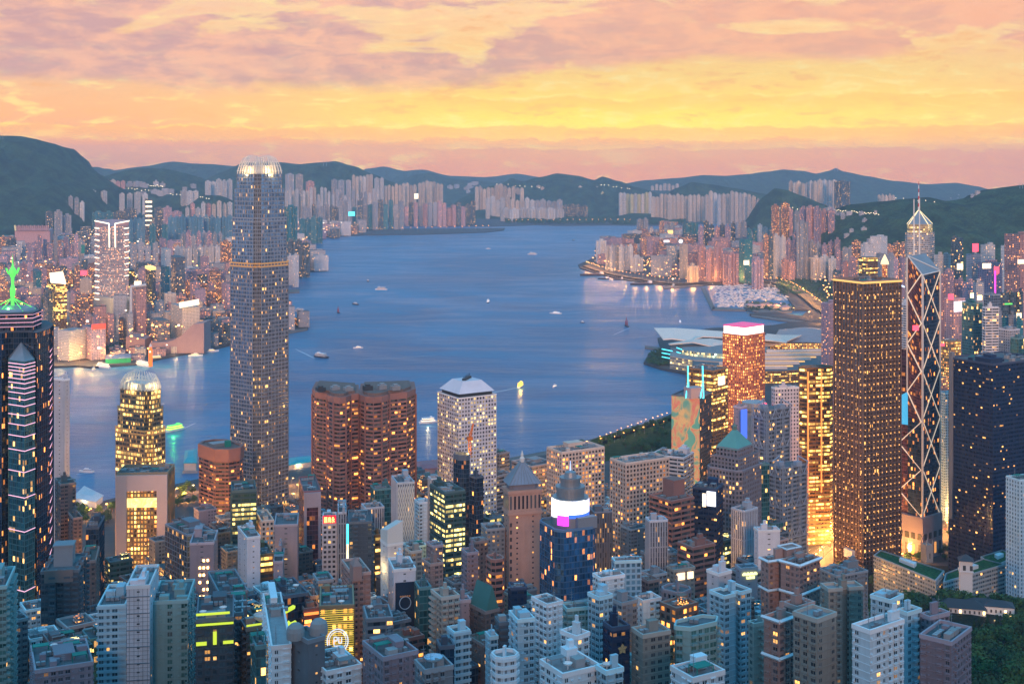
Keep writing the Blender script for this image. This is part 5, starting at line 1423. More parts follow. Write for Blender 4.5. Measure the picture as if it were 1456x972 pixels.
 ('long blue flats with a red roof garden', 1009, 1030, 1068, 850, 620, 'resi_blue', 34, dict(gear=3, shape='notch')),
 ('mauve grey block with a glowing yellow rooftop name', 1046, 1053, 1077, 810, 750, 'blank_mauve', 14, dict(gear=2)),
 ('narrow cream flats with curved balconies', 1064, 1072, 1089, 890, 560, 'resi_cream', 26, dict(gear=2, rel='balcony')),
 ('low roofs at the bottom edge below the teal flats', 954, 985, 1030, 968, 430, 'resi_white', 30, dict(gear=5)),
 ('small pale rooftops at the bottom below the flower emblem', 848, 862, 886, 958, 440, 'resi_blue', 30, dict(gear=4)),
 ('pink cross plan apartment tower, upper of two, left arm', 1082, 1093, 1124, 800, 650, 'resi_pink', 24, dict(gear=3)),
 ('pink cross plan apartment tower, upper of two, right arm', 1110, 1137, 1166, 806, 640, 'resi_pink', 44, dict(gear=3)),
 ('pink cross plan apartment tower, lower of two, with blue roof terraces', 1086, 1108, 1131, 886, 505, 'resi_pink', 40, dict(gear=3)),
 ('pale pink stair head tower behind the lower pink apartments', 1114, 1133, 1158, 866, 520, 'resi_pink', 36, dict(gear=1)),
 ('grey green stone tower with a dark glass flank and sloped crown', 1128, 1162, 1189, 884, 480, 'resi_stone', 40, dict(gear=2)),
 ('cream and dark striped twin slab tower left of the white flats', 1167, 1178, 1227, 840, 600, 'resi_stone', 12, dict(gear=4, shape='notch')),
 ('white apartment block with a blank end wall and roof trees', 1212, 1237, 1285, 900, 470, 'resi_white', 36, dict(gear=3)),
 ('tall white blue lift block behind the roof tree flats', 1238, 1266, 1284, 856, 545, 'resi_blue', 44, dict(gear=3)),
 ('white blue flats with open balconies right of the lift block', 1276, 1290, 1310, 874, 540, 'resi_blue', 34, dict(gear=2, rel='balcony')),
 ('mauve residential slab with a blank right wall, at the edge of the woods', 1308, 1353, 1381, 916, 495, 'resi_mauve', 50, dict(gear=4)),
 ('mauve stepped flats above the mauve slab', 1309, 1322, 1350, 880, 540, 'resi_mauve', 30, dict(gear=2)),
 ('long low grey office wing above the twin slab tower', 1164, 1190, 1234, 820, 850, 'resi_grey', 26, dict(gear=4, parapet=1)),
]
NEAR = []
for lab, xl, xm, xr, yt, d, st_, th, kw in BL:
    cat = 'office building' if st_.startswith(('office', 'glass', 'grid', 'gold', 'stripe', 'red', 'wine', 'dots')) else 'apartment building' if st_.startswith('resi') else 'building'
    nm = cat.replace(' ', '_')
    r = tower(nm, lab, xl, xm, xr, yt, d, st_, th % 90 if th < 300 else 8, cat, **kw)
    NEAR.append((lab, r)); FOOTS.append(r[1])
def near(key):
    for l_, r in NEAR:
        if key in l_: return r
def topz(key): return near(key)[2]

# ---- neon, signs and special tops
def slab(root, a, b, z0, z1, th_, mat, name, off=.5):
    """a thin upright panel standing 'off' metres proud of the line a-b"""
    a, b = Vector(a[:2]), Vector(b[:2]); e = (b-a).normalized(); nn_ = Vector((e.y, -e.x))
    if nn_.dot(-(a+b)/2) < 0: nn_ = -nn_
    a2, b2 = a+nn_*off, b+nn_*off; a3, b3 = a2+nn_*th_, b2+nn_*th_
    mb = MB(); mb.prism(ccw([tuple(a2), tuple(b2), tuple(b3), tuple(a3)]), z0, z1, 0, True, True)
    return part(mb, name, mat, root)
def lerp(a, b, f): return (a[0]+(b[0]-a[0])*f, a[1]+(b[1]-a[1])*f)
def side(pts, which): return (pts[0], pts[1]) if which == 'R' else (pts[3], pts[0])
def glyphs(root, text, a, b, z0, h, mat, name='sign_lettering', off=1.2, fit=None):
    """upright lettering from a to b, base at z0"""
    cu_ = bpy.data.curves.new('lettering', 'FONT'); cu_.body = text; cu_.size = h; cu_.extrude = .12; cu_.align_x = 'CENTER'
    o = bpy.data.objects.new('lettering', cu_); COL.objects.link(o); bpy.context.view_layer.update()
    dg = bpy.context.evaluated_depsgraph_get(); me = bpy.data.meshes.new_from_object(o.evaluated_get(dg)); bpy.data.objects.remove(o)
    if not me or not me.vertices: return None
    a, b = Vector(a[:2]), Vector(b[:2]); e = (b-a).normalized(); nn_ = Vector((e.y, -e.x))
    if nn_.dot(-(a+b)/2) < 0: nn_ = -nn_
    # read left to right from the viewer's side
    if e.x < 0: e = -e
    xs_ = [v.co.x for v in me.vertices]; w = max(xs_)-min(xs_); k = 1.0 if fit is None else fit*(b-a).length/w
    mid = (a+b)/2+nn_*off; mx = (max(xs_)+min(xs_))/2
    for v in me.vertices:
        p = mid+e*((v.co.x-mx)*k)+nn_*v.co.z; v.co = Vector((p.x, p.y, z0+v.co.y))
    me.materials.clear(); me.materials.append(mat)
    o = bpy.data.objects.new(name, me); COL.objects.link(o); return attach(o, root)
r_, p_, z_ = near('rounded arch block')
a, b = side(p_, 'R')
M['palecol'] = simple('pale_stone', (.62, .50, .48), .6, var=.08)
for f0, f1 in ((-.005, .2), (.8, 1.005)): slab(r_, lerp(a, b, f0), lerp(a, b, f1), 4, z_+.5, 2.2, M['palecol'], 'corner_column')
slab(r_, lerp(a, b, .2), lerp(a, b, .8), z_-13, z_+.5, 1.6, M['palecol'], 'top_beam')
slab(r_, lerp(a, b, .21), lerp(a, b, .79), z_-27, z_-19, .5, screen_mat('sky_lobby', (1, .55, .12), (1, .8, .3), 1.5, .2), 'lit_sky_lobby')
r_, p_, z_ = near('mauve slab with three columns'); a, b = side(p_, 'R')
for i, f in enumerate((.42, .58, .75)):
    for j in range(13): slab(r_, lerp(a, b, f-.04), lerp(a, b, f+.04), z_-12-j*5.0, z_-10.4-j*5.0, .1, M['warm'], 'lit_window', .25) if (i+j) % 4 else None
r_, p_, z_ = near('gateway tower'); a, b = side(p_, 'R')
for f0, f1 in ((0, .16), (.84, 1)): slab(r_, lerp(a, b, f0), lerp(a, b, f1), 4, z_, 2, ST['blank_mauve'].wall, 'gate_pier')
slab(r_, lerp(a, b, .16), lerp(a, b, .84), z_-12, z_, 2, ST['blank_mauve'].wall, 'gate_lintel')
r_, p_, z_ = near('red rooftop sign'); a, b = side(p_, 'R')
slab(r_, a, b, z_+1.5, z_+7, .8, glow('red_sign', (.9, .02, .04), 1.0), 'sign_board')
glyphs(r_, '匯商永', a, b, z_+2.3, 4.6, glow('sign_gold', (1, .75, .2), 2.5), off=1.5, fit=.8)
r_, p_, z_ = near('cyan neon corner'); v = Vector(p_[0])
neon_edge(r_, [(v.x-.8, v.y-.8, z_-14), (v.x-.8, v.y-.8, z_)], M['neon_cyan'], 1.0); neon_edge(r_, [(v.x-.8, v.y-.8, z_-45), (v.x-.8, v.y-.8, z_-14)], M['screen_warm'], 1.0)
# lattice cladding
r_, p_, z_ = near('zigzag lattice'); a, b = Vector(side(p_, 'R')[0]), Vector(side(p_, 'R')[1]); nn_ = Vector(((b-a).y, -(b-a).x)).normalized()
mb = MB()
for i in range(7):
    for j in range(34):
        f0 = (i+(.25 if j % 2 else .65))/7; f1 = (i+(.65 if j % 2 else .25))/7
        p, q = a.lerp(b, f0)+nn_*.6, a.lerp(b, f1)+nn_*.6; z0_ = z_-2-j*3.6
        mb.bar((p.x, p.y, z0_), (q.x, q.y, z0_-3.6), .55)
part(mb, 'zigzag_lattice', M['finwhite'], r_)
# glowing sculpted top
r_, p_, z_ = near('glowing white sculpted'); c = poly_c(p_); q = ccw(p_)
mb = MB(); hh = {0: 9, 1: 14, 2: 16, 3: 10}; mb.prism(q, z_, z_+12, 0, True, False, None, None, lambda p: z_+8+7*((p[0]-c[0])/14+.5)); part(mb, 'sculpted_top', M['finwhite'], r_)
for k_ in (0, 1):
    a, b = side(p_, 'RL'[k_]); m_ = Vector(lerp(a, b, .5)); v = (m_-Vector(c)).normalized()*5; lamp((m_.x+v.x, m_.y+v.y, z_-16), 2600, (1, .68, .25), .5, r_)
a, b = side(p_, 'R'); slab(r_, lerp(a, b, .1), lerp(a, b, .3), z_-70, z_-14, .2, M['gold_band'], 'light_strip')
# orange crane on the black tower
r_, p_, z_ = near('under an orange crane'); c = poly_c(p_)
cr = empty('tower_crane', (c[0], c[1], z_), 'orange lattice tower crane with lit base on the black tower', 'crane')
M['orange'] = simple('orange_paint', (.75, .20, .03), .5)
mb = MB(); base = P3(668, 650, 1075); top = P3(673, 602, 1075)
for s_ in ((-1, -1), (1, -1), (1, 1), (-1, 1)): mb.bar((base.x+s_[0], base.y+s_[1], z_), (base.x+s_[0], base.y+s_[1], z_+16), .4)
for i in range(5): mb.bar((base.x-1, base.y-1, z_+i*3.2), (base.x+1, base.y-1, z_+i*3.2+3.2), .35); mb.bar((base.x+1, base.y-1, z_+i*3.2), (base.x+1, base.y+1, z_+i*3.2+3.2), .35)
part(mb, 'mast', M['orange'], cr)
mb = MB(); jb = Vector((base.x, base.y, z_+16)); jt = Vector((top.x, top.y, top.z))
for s_ in (-.9, .9):
    mb.bar(jb+Vector((s_, 0, 0)), jt+Vector((s_*.3, 0, 0)), .5); mb.bar(jb+Vector((s_, 1.4, 1)), jt+Vector((s_*.3, .6, 0)), .4)
for i in range(10): mb.bar(jb.lerp(jt, i/10)+Vector((-.9*(1-i/14), 0, 0)), jb.lerp(jt, (i+1)/10)+Vector((.9*(1-i/14), 0, 0)), .35)
part(mb, 'jib', M['orange'], cr)
mb = MB(); mb.box((base.x, base.y, z_+14), 4, 4, 3, .4); part(mb, 'cab', M['orange'], cr)
lamp((base.x-2, base.y-5, z_+4), 5000, (1, .55, .12), 1, cr)
# screens on the blank blue tower
r_, p_, z_ = near('two lit rooftop screens'); a, b = side(p_, 'L')
slab(r_, lerp(a, b, .42), lerp(a, b, .56), z_-13, z_-3, .5, M['screen_warm'], 'screen'); slab(r_, lerp(a, b, .60), lerp(a, b, .97), z_-12, z_-1, .5, M['screen_white'], 'screen')
r_, p_, z_ = near('big glowing white screen'); a, b = side(p_, 'R'); slab(r_, a, b, z_-18, z_-3, 1, M['screen_white'], 'screen')
r_, p_, z_ = near('solid plant block'); c = poly_c(p_); mb = MB(); q = scaled(ccw(p_), (c[0]+4, c[1]+6), .5); mb.prism(q, z_, z_+13, 0, True); part(mb, 'plant_block', ST['office_brownband'].wall, r_)
r_, p_, z_ = near('two yellow lit panels'); a, b = side(p_, 'R')
for f0, f1 in ((.12, .5), (.62, .9)): slab(r_, lerp(a, b, f0), lerp(a, b, f1), z_-6, z_-1.5, .3, M['screen_warm'], 'lit_panel')
# turret
r_, p_, z_ = near('square turret'); c = poly_c(p_); a, b = side(p_, 'R')
slab(r_, lerp(a, b, .1), lerp(a, b, .86), z_-5, z_+1.6, .8, ST['resi_brown'].wall, 'crown_band')
mb = MB(); mb.box((c[0], c[1], z_), 10, 9, 11, radians(10)); mb.box((c[0], c[1], z_+11), 11, 10, .8, radians(10)); part(mb, 'turret', ST['resi_grey'].wall, r_)
# tiled shaft joints
r_, p_, z_ = near('white tiled blank shaft'); a, b = side(p_, 'R'); mb = MB()
M['joint'] = simple('tile_joint', (.16, .20, .23), .8)
for j in range(32):
    A2, B2 = Vector(a), Vector(b); mb.bar((A2.x, A2.y-.12, z_-4-j*1.9), (B2.x, B2.y-.12, z_-4-j*1.9), .10 if j % 4 else .35)
for f in (.12, .32, .5, .7, .9): p = Vector(lerp(a, b, f)); mb.bar((p.x, p.y-.12, z_), (p.x, p.y-.12, z_-66), .10)
part(mb, 'tile_joints', M['joint'], r_)
# yellow green neon roofs
for key, bars in (('leftmost of the neon roofs', [(0, -1, .9, 1.5), (.0, -5.5, 1., 1.3), (.0, -14, .28, 2.4), (.45, -14, .55, 9), (.72, -14, 1, 2)]), ('one slanting yellow green', [(0, -2, 1, 1.2), (.1, -10, .5, 1.2), (.42, -10, .5, 8)])):
    r_, p_, z_ = near(key); a, b = side(p_, 'R')
    for f0, dz_, f1, hh_ in bars: slab(r_, lerp(a, b, f0), lerp(a, b, f1), z_+dz_+4, z_+dz_+4+hh_*.62, .5, M['neon_yellow'], 'neon_bar', .6)
rt = empty('roof_structure', (X(405, 560), 560, Z(890, 560)), 'yellow green lit steel frame sprawling over the neon roofs', 'roof frame')
for a, b in (((385, 886), (402, 866)), ((394, 880), (414, 898)), ((404, 892), (420, 884)), ((400, 872), (418, 862)), ((410, 884), (420, 896)), ((372, 905), (386, 915))):
    mb = MB(); mb.bar(P3(a[0], a[1], 562), P3(b[0], b[1], 556), 1.3); part(mb, 'lit_beam', M['neon_yellow'], rt)
mb = MB(); mb.lathe(tuple(P3(374, 882, 575)), [(.01, 0), (2.5, .4), (4, 1.6), (4.3, 3)], 16); part(mb, 'satellite_dish', M['white'], rt)
mb = MB(); q = foot(374, 400, 424, 562, 38); mb.prism(ccw(q), 40, Z(900, 562), 0, True); part(mb, 'support_block', ST['resi_dark'].wall, rt)
r_, p_, z_ = near('glowing orange neon shelves'); a, b = side(p_, 'R')
for i in range(5): slab(r_, a, b, z_-2-i*6, z_-.9-i*6, 1.0, glow('orange_neon', (1, .25, .05), 1.6), 'neon_shelf')
# tanks
r_, p_, z_ = near('two domed water tanks'); c = poly_c(p_)
for s_ in (-4.2, 4.2):
    mb = MB(); mb.lathe((c[0]+s_, c[1]+s_*.6, z_), [(3.6, 0), (3.6, 3), (3.2, 4.6), (1.8, 5.8), (.01, 6.2)], 16); part(mb, 'water_tank', M['concrete'], r_)
# gold lines and emblem
r_, p_, z_ = near('round emblem'); a, b = Vector(side(p_, 'R')[0]), Vector(side(p_, 'R')[1]); nn_ = Vector(((b-a).y, -(b-a).x)).normalized()
if nn_.dot(-a) < 0: nn_ = -nn_
mb = MB()
for i in range(26):
    z0_ = z_-1.2-i*1.05; mb.bar((*(a+nn_*.9), z0_), (*(b+nn_*.9), z0_), .22)
part(mb, 'light_lines', glow('gold_lines', (1, .72, .08), .7), r_)
mb = MB(); cc_ = a.lerp(b, .52)+nn_*1.3; zc = z_-16.5; e = (b-a).normalized()
for rr_, w_ in ((5.2, .45), (4.2, .25)):
    for i in range(28):
        t0, t1 = 2*pi*i/28, 2*pi*(i+1)/28
        mb.bar((cc_.x+e.x*rr_*cos(t0), cc_.y+e.y*rr_*cos(t0), zc+rr_*sin(t0)*1.15), (cc_.x+e.x*rr_*cos(t1), cc_.y+e.y*rr_*cos(t1), zc+rr_*sin(t1)*1.15), w_)
for (u0, v0, u1, v1) in ((-1.8, -2, -1.8, 2), (-1.8, 2, -.2, 2), (-.2, 2, -.2, .2), (-1.8, .2, -.2, .2), (.6, 2, .6, -1), (.6, -1, 2, -1), (2, -1, 2, 2), (-1.8, -2.4, 1.8, -2.4)):
    mb.bar((cc_.x+e.x*u0, cc_.y+e.y*u0, zc+v0), (cc_.x+e.x*u1, cc_.y+e.y*u1, zc+v1), .4)
part(mb, 'round_emblem', glow('emblem_light', (.75, .8, .9), .8), r_)
# gabled beige crown
r_, p_, z_ = near('gabled crown'); c = poly_c(p_); a, b = side(p_, 'R')
mb = MB(); q = foot(497, 502, 515, 686, 20); mb.prism(ccw(q), z_-2, z_+6, 0, True); qq = ccw(q); cq = poly_c(qq)
for k in range(4): mb.face([(*qq[k], z_+6), (*qq[(k+1) % 4], z_+6), (*cq, z_+10)])
part(mb, 'gabled_turret', ST['resi_pink'].wall, r_)
# advertising panel: blurred ring of lights on dark, pale strip below
r_, p_, z_ = near('giant dark advertising'); a, b = side(p_, 'R'); A2, B2 = Vector(a), Vector(b)
slab(r_, lerp(a, b, .06), lerp(a, b, .96), z_-30, z_-6, .5, simple('panel_navy', (.012, .03, .06), .4, var=.1), 'advertising_panel')
slab(r_, lerp(a, b, .06), lerp(a, b, .96), z_-39, z_-30.2, .4, simple('panel_blue', (.35, .52, .68), .6, var=.2), 'caption_panel')
slab(r_, lerp(a, b, .06), lerp(a, b, .96), z_-60, z_-39.4, .5, simple('panel_navy2', (.012, .03, .06), .4, var=.1), 'advertising_panel')
nn_ = Vector(((B2-A2).y, -(B2-A2).x)).normalized(); e = (B2-A2).normalized(); cc_ = A2.lerp(B2, .5)+nn_*1.4; mb = MB(); zc = z_-17
for i in range(22):
    t0, t1 = 2*pi*i/22, 2*pi*(i+1)/22; mb.bar((cc_.x+e.x*3.1*cos(t0), cc_.y+e.y*3.1*cos(t0), zc+3.4*sin(t0)), (cc_.x+e.x*3.1*cos(t1), cc_.y+e.y*3.1*cos(t1), zc+3.4*sin(t1)), .35)
part(mb, 'printed_ring', simple('ring_print', (.35, .5, .62), .5), r_)
mb = MB()
for i in range(5): mb.box((cc_.x+e.x*(-2.4+1.2*i), cc_.y+e.y*(-2.4+1.2*i), zc+3.2), .9, .3, .8, atan2(e.y, e.x))
part(mb, 'printed_gems', simple('gem_print', (.75, .35, .12), .5), r_)
mb = MB()
for i in range(4): mb.box((cc_.x, cc_.y-.1, z_-33.5-i*1.3), 5.5-i % 2, .1, .25, atan2(e.y, e.x))
part(mb, 'caption_lines', simple('caption_print', (.10, .18, .28), .6), r_)
# green steep roof on dark tower
r_, p_, z_ = near('steep green roof'); q = ccw(p_); c = poly_c(q); mb = MB(); a, b, c2, d2 = q; h_ = 13
m1, m2 = lerp(a, b, .5), lerp(d2, c2, .5)
mb.face([(*a, z_), (*m1, z_+h_), (*m2, z_+h_), (*d2, z_)]); mb.face([(*b, z_), (*c2, z_), (*m2, z_+h_), (*m1, z_+h_)]); mb.face([(*a, z_), (*b, z_), (*m1, z_+h_)]); mb.face([(*c2, z_), (*d2, z_), (*m2, z_+h_)])
part(mb, 'steep_roof', simple('roof_green', (.06, .17, .15), .6), r_)
r_, p_, z_ = near('large pale blue satellite'); c = poly_c(p_); mb = MB(); mb.lathe((c[0], c[1]-3, z_+2.5), [(.01, 0), (1.6, .25), (2.8, .9), (3.5, 1.9)], 20); mb.bar((c[0], c[1]-3, z_), (c[0], c[1]-3, z_+2.6), .5); part(mb, 'large_dish', simple('dish_blue', (.40, .62, .75), .5), r_)
r_, p_, z_ = near('pale flower emblem'); a, b = side(p_, 'R'); A2, B2 = Vector(a), Vector(b); e = (B2-A2).normalized(); nn_ = Vector((e.y, -e.x)); cc_ = A2.lerp(B2, .55)+nn_*.5; zc = z_-8
mb = MB()
for i in range(5):
    t0 = 2*pi*i/5+pi/2; u, w_ = cos(t0), sin(t0)
    P = lambda uu, vv: (cc_.x+e.x*uu, cc_.y+e.y*uu, zc+vv)
    mb.face([P(0, 0), P(u*1.2-w_*.75, w_*1.2+u*.75), P(u*2.3, w_*2.3), P(u*1.2+w_*.75, w_*1.2-u*.75)])
part(mb, 'flower_emblem', simple('emblem_bronze', (.42, .36, .18), .5), r_)
r_, p_, z_ = near('glowing yellow rooftop name'); a, b = side(p_, 'R')
mb = MB(); A2, B2 = Vector(a), Vector(b); ys_ = glow('sign_yellow', (.9, .95, .35), 1.8)
for row, (f0, f1, n_) in enumerate(((.12, .95, 13), (.36, .8, 7))):
    for i in range(n_):
        p = A2.lerp(B2, f0+(f1-f0)*i/(n_-1)); mb.box((p.x, p.y-.8, z_-3.2-row*2.2), .42+.25*(i % 2), .2, 1.7-.5*((i*5+row) % 3 == 0), radians(14))
part(mb, 'sign_lettering', ys_, r_)
# pink cross tower head
r_, p_, z_ = near('upper of two, right arm'); q = foot(1107, 1119, 1138, 655, 30); zz_ = Z(782, 655); mb = MB(); mb.prism(ccw(q), z_-3, zz_, 0, True); part(mb, 'lift_head', ST['resi_pink'].wall, r_)
mb = MB(); o = offset(ccw(q), .3)
for k in range(4): mb.bar((*o[k], zz_+.5), (*o[(k+1) % 4], zz_+.5), .8)
part(mb, 'head_rim', ST['resi_white'].wall, r_)
for key in ('upper of two, left arm', 'upper of two, right arm', 'lower of two'):
    r_, p_, z_ = near(key); q = offset(ccw(p_), .6)
    for dz_ in (0.8, -14, -40):
        mb = MB()
        for k in range(4):
            if visible(q[k], q[(k+1) % 4]): mb.bar((*q[k], z_+dz_), (*q[(k+1) % 4], z_+dz_), 1.1)
        part(mb, 'white_band', ST['resi_white'].wall, r_)
# neon on the striped district tower, lamps
# ================================================================ park side: government house, old offices, mission, cathedral
def gable(mb, c, sx, sy, z0, zh, rise, rz, mi_w=0, mi_r=1, over=.6, hip=True):
    mb.box((c[0], c[1], z0), sx, sy, zh, rz, mi_w)
    ca, sa = cos(rz), sin(rz); W_ = lambda x, y, z: (c[0]+x*ca-y*sa, c[1]+x*sa+y*ca, z)
    hx, hy = sx/2+over, sy/2+over; z1 = z0+zh+.05; r = max(0, hx-hy) if hip else hx
    A, B, C_, D = W_(-hx, -hy, z1), W_(hx, -hy, z1), W_(hx, hy, z1), W_(-hx, hy, z1); E_, F_ = W_(-r, 0, z1+rise), W_(r, 0, z1+rise)
    mb.face([A, B, F_, E_], None, mi_r); mb.face([C_, D, E_, F_], None, mi_r); mb.face([B, C_, F_], None, mi_r); mb.face([D, A, E_], None, mi_r)
M['slate'] = simple('dark_slate_roof', (.05, .055, .065), .6, var=.2)
M['stucco'] = simple('white_stucco', (.74, .72, .70), .7, var=.08)
gd = 1010
def GP(px, py, z): return G(px, py, z)
base = GP(1395, 888, 55)
gh = empty('mansion', tuple(base), 'white colonial mansion with dark roofs and a square lookout tower, in the trees at right', 'mansion')
th_ = radians(-14)
def gw(px, py, z=55): return GP(px, py, z)
wins = []
for nm, px, py, sx, sy, zh, rise in (('main_wing', 1372, 880, 34, 15, 8, 5), ('right_wing', 1424, 880, 22, 14, 9, 3.4), ('link_wing', 1401, 872, 22, 10, 7, 3.5), ('left_wing', 1346, 872, 16, 12, 7, 4)):
    p = gw(px, py); mb = MB(); gable(mb, (p.x, p.y+sy/2), sx, sy, 55, zh, rise, th_); w_ = part_m(mb, nm, [M['stucco'], M['slate']], gh)
    for fl in range(2):
        for i in range(int(sx/3.4)):
            x_ = -sx/2+1.9+i*3.4; ca, sa = cos(th_), sin(th_); cx_, cy_ = p.x+x_*ca+(sy/2)*sa-(0), p.y+sy/2+x_*sa-(sy/2)*ca
            mb = MB(); mb.box((cx_, cy_-.05, 56+fl*3.8), 1.2, .35, 2.2, th_)
            o = mb.build('window', M['warm'] if (i+fl) % 5 == 0 else M['darkmetal']); attach(o, gh)
p = gw(1375, 850); mb = MB(); mb.box((p.x, p.y+3, 55), 9.5, 9.5, 30, th_, 0); mb.box((p.x, p.y+3, 76), 11, 11, .8, th_, 0); mb.box((p.x, p.y+3, 83.2), 10.5, 10.5, .7, th_, 0)
part(mb, 'lookout_tower', M['stucco'], gh); mb = MB()
q = [(p.x+sx*6*cos(th_)-sy*6*sin(th_), p.y+3+sx*6*sin(th_)+sy*6*cos(th_)) for sx, sy in ((-1, -1), (1, -1), (1, 1), (-1, 1))]
for k in range(4): mb.face([(*q[k], 85), (*q[(k+1) % 4], 85), (p.x, p.y+3, 89.5)])
part(mb, 'tower_roof', M['slate'], gh)
for x_ in (-2.6, 2.6):
    mb = MB(); mb.box((p.x+x_*cos(th_), p.y-1.8+x_*sin(th_), 77.5), 2.2, .4, 4, th_); part(mb, 'tower_window', M['darkmetal'], gh)
for px, py in ((1352, 893), (1392, 892), (1412, 884), (1430, 888)):
    q = gw(px, py); lamp((q.x, q.y-4, 58), 500, (1, .6, .3), .4, gh)
# old government offices: three wings with planted roofs
style('gov_office', (.36, .42, .44), (.08, .13, .16), .8, .55, .10, fl=3.4, bay=3.0, relief='slabs', roof='deck', vary=.1)
roofgreen = grass_mat('planted_roof', (.05, .20, .09), (.08, .28, .11), .05)
def wing(label, L, ytop, zb, hgt):
    q = ccw([tuple(G(px, py, zb+hgt)[:2]) for px, py in L]); c = poly_c(q); r_ = empty('office_wing', (c[0], c[1], zb), label, 'office building')
    body(r_, q, zb-8, zb+hgt, 'gov_office', 'slabs')
    mb = MB(); mb.prism(offset(q, -1.5), zb+hgt, zb+hgt+.5, 0, True); part(mb, 'planted_roof', roofgreen, r_)
    mb = MB(); mb.prism(scaled(q, c, .25), zb+hgt+.5, zb+hgt+3.5, 0, True); part(mb, 'roof_hut', ST['resi_white'].wall, r_)
    mb = MB(); o = offset(q, .3); i_ = offset(q, -.5)
    for k in range(len(q)):
        j = (k+1) % len(q); mb.face([(*o[k], zb+hgt-.5), (*o[j], zb+hgt-.5), (*o[j], zb+hgt+1), (*o[k], zb+hgt+1)]); mb.face([(*o[k], zb+hgt+1), (*o[j], zb+hgt+1), (*i_[j], zb+hgt+1), (*i_[k], zb+hgt+1)])
    part(mb, 'parapet', ST['gov_office'].wall, r_); return r_
wing('long office wing with a planted green roof, left of three, above the trees', [(1243, 790), (1252, 783), (1342, 812), (1330, 826)], 0, 32, 26)
wing('office wing with a planted green roof, middle of three, angled to the right', [(1342, 828), (1345, 816), (1398, 795), (1428, 803)], 0, 32, 24)
wing('brown ended office wing with a bright green roof, right of three', [(1413, 806), (1395, 792), (1425, 783), (1448, 790)], 0, 32, 22)
mr = G(1228, 790, 20); m_ = empty('church_hall', tuple(mr), 'small white domed mission hall beside the bronze lamp tower', 'hall')
mb = MB(); mb.box((mr.x-6, mr.y, 20), 24, 12, 8, radians(25)); part(mb, 'hall', M['stucco'], m_)
mb = MB(); mb.lathe((mr.x+3, mr.y-2, 28), [(4.5, 0), (4.5, 3), (4.2, 5), (3, 7.4), (1.1, 9), (.9, 10.4), (.05, 12.5)], 16); part(mb, 'dome', M['stucco'], m_)
ct = G(1318, 792, 24); m_ = empty('church_tower', tuple(ct), 'pale gothic church tower with corner pinnacles above the green roofs', 'church tower')
mb = MB(); mb.box((ct.x, ct.y, 20), 8, 8, 17, radians(20)); mb.box((ct.x, ct.y, 32), 8.8, 8.8, .8, radians(20)); part(mb, 'tower', M['concrete'], m_)
for sx, sy in ((-1, -1), (1, -1), (1, 1), (-1, 1)):
    mb = MB(); x_, y_ = ct.x+3.6*(sx*cos(.35)-sy*sin(.35)), ct.y+4*(sx*sin(.35)+sy*cos(.35)); mb.bar((x_, y_, 37), (x_, y_, 42), 1.3, .2); part(mb, 'pinnacle', M['concrete'], m_)
mb = MB()
for i in range(2): mb.box((ct.x-1.8+3.4*i, ct.y-4.4+.9*i, 24), 1.2, .4, 5, radians(20))
part(mb, 'lancet_windows', M['darkmetal'], m_)

# ================================================================ exhibition centre with winged roof
hk = empty('exhibition_centre', (X(1000, 2620), 2620, 4), 'waterfront exhibition hall with sweeping white wing roofs and lit glass front', 'exhibition hall')
def shell(root, rows, mat, name, thick=2.0):
    """surface through rows of (px, py, d) points, with real thickness"""
    R_ = [[P3(*p) for p in r] for r in rows]; mb = MB()
    for i in range(len(R_)-1):
        for j in range(len(R_[0])-1):
            a, b, c, d = R_[i][j], R_[i][j+1], R_[i+1][j+1], R_[i+1][j]
            mb.face([a, b, c, d], None, 0, True)
            dn = Vector((0, 0, -thick)); mb.face([d+dn, c+dn, b+dn, a+dn], None, 0, True)
    n, m_ = len(R_), len(R_[0]); dn = Vector((0, 0, -thick))
    ring = [R_[0][j] for j in range(m_)]+[R_[i][-1] for i in range(1, n)]+[R_[-1][j] for j in range(m_-2, -1, -1)]+[R_[i][0] for i in range(n-2, 0, -1)]
    for k in range(len(ring)):
        a, b = ring[k], ring[(k+1) % len(ring)]; mb.face([b, a, a+dn, b+dn])
    return part(mb, name, mat, root)
M['wing'] = simple('wing_roof_aluminium', (.74, .62, .52), .55, .0, var=.06)
shell(hk, [[(930, 466, 2680), (960, 466, 2700), (990, 468, 2710), (1030, 471, 2710), (1080, 475, 2700), (1125, 480, 2690)],
           [(936, 473, 2655), (958, 472, 2660), (988, 478, 2665), (1020, 478, 2665), (1070, 482, 2660), (1118, 487, 2650)],
           [(943, 482, 2620), (955, 481, 2615), (980, 484, 2620), (1000, 478, 2640), (1050, 480, 2640), (1100, 484, 2630)]], M['wing'], 'upper_wing_roof')
shell(hk, [[(985, 482, 2610), (1010, 481, 2625), (1040, 486, 2640), (1080, 494, 2640), (1110, 498, 2620)],
           [(950, 488, 2580), (985, 483, 2600), (1015, 486, 2600), (1060, 500, 2600), (1105, 507, 2590)],
           [(952, 489, 2560), (985, 486, 2575), (1012, 492, 2575), (1035, 502, 2570), (1090, 516, 2560)]], M['wing'], 'lower_wing_roof')
shell(hk, [[(1090, 474, 2700), (1110, 476, 2700), (1140, 476, 2690)], [(1086, 492, 2640), (1112, 488, 2650), (1130, 480, 2670)]], M['wing'], 'right_wing_roof')
style('hall_glass', (.5, .45, .40), (.05, .20, .20), .9, .8, .75, fl=5, bay=4, la=GOLD, lb=(.6, .9, .6), s=2.2, vary=.05, gr=.2, roof='deck_pale')
q = [tuple(G(px, py, 4)[:2]) for px, py in ((948, 524), (985, 530), (1040, 534), (1090, 532), (1098, 505), (1000, 498), (950, 506))]
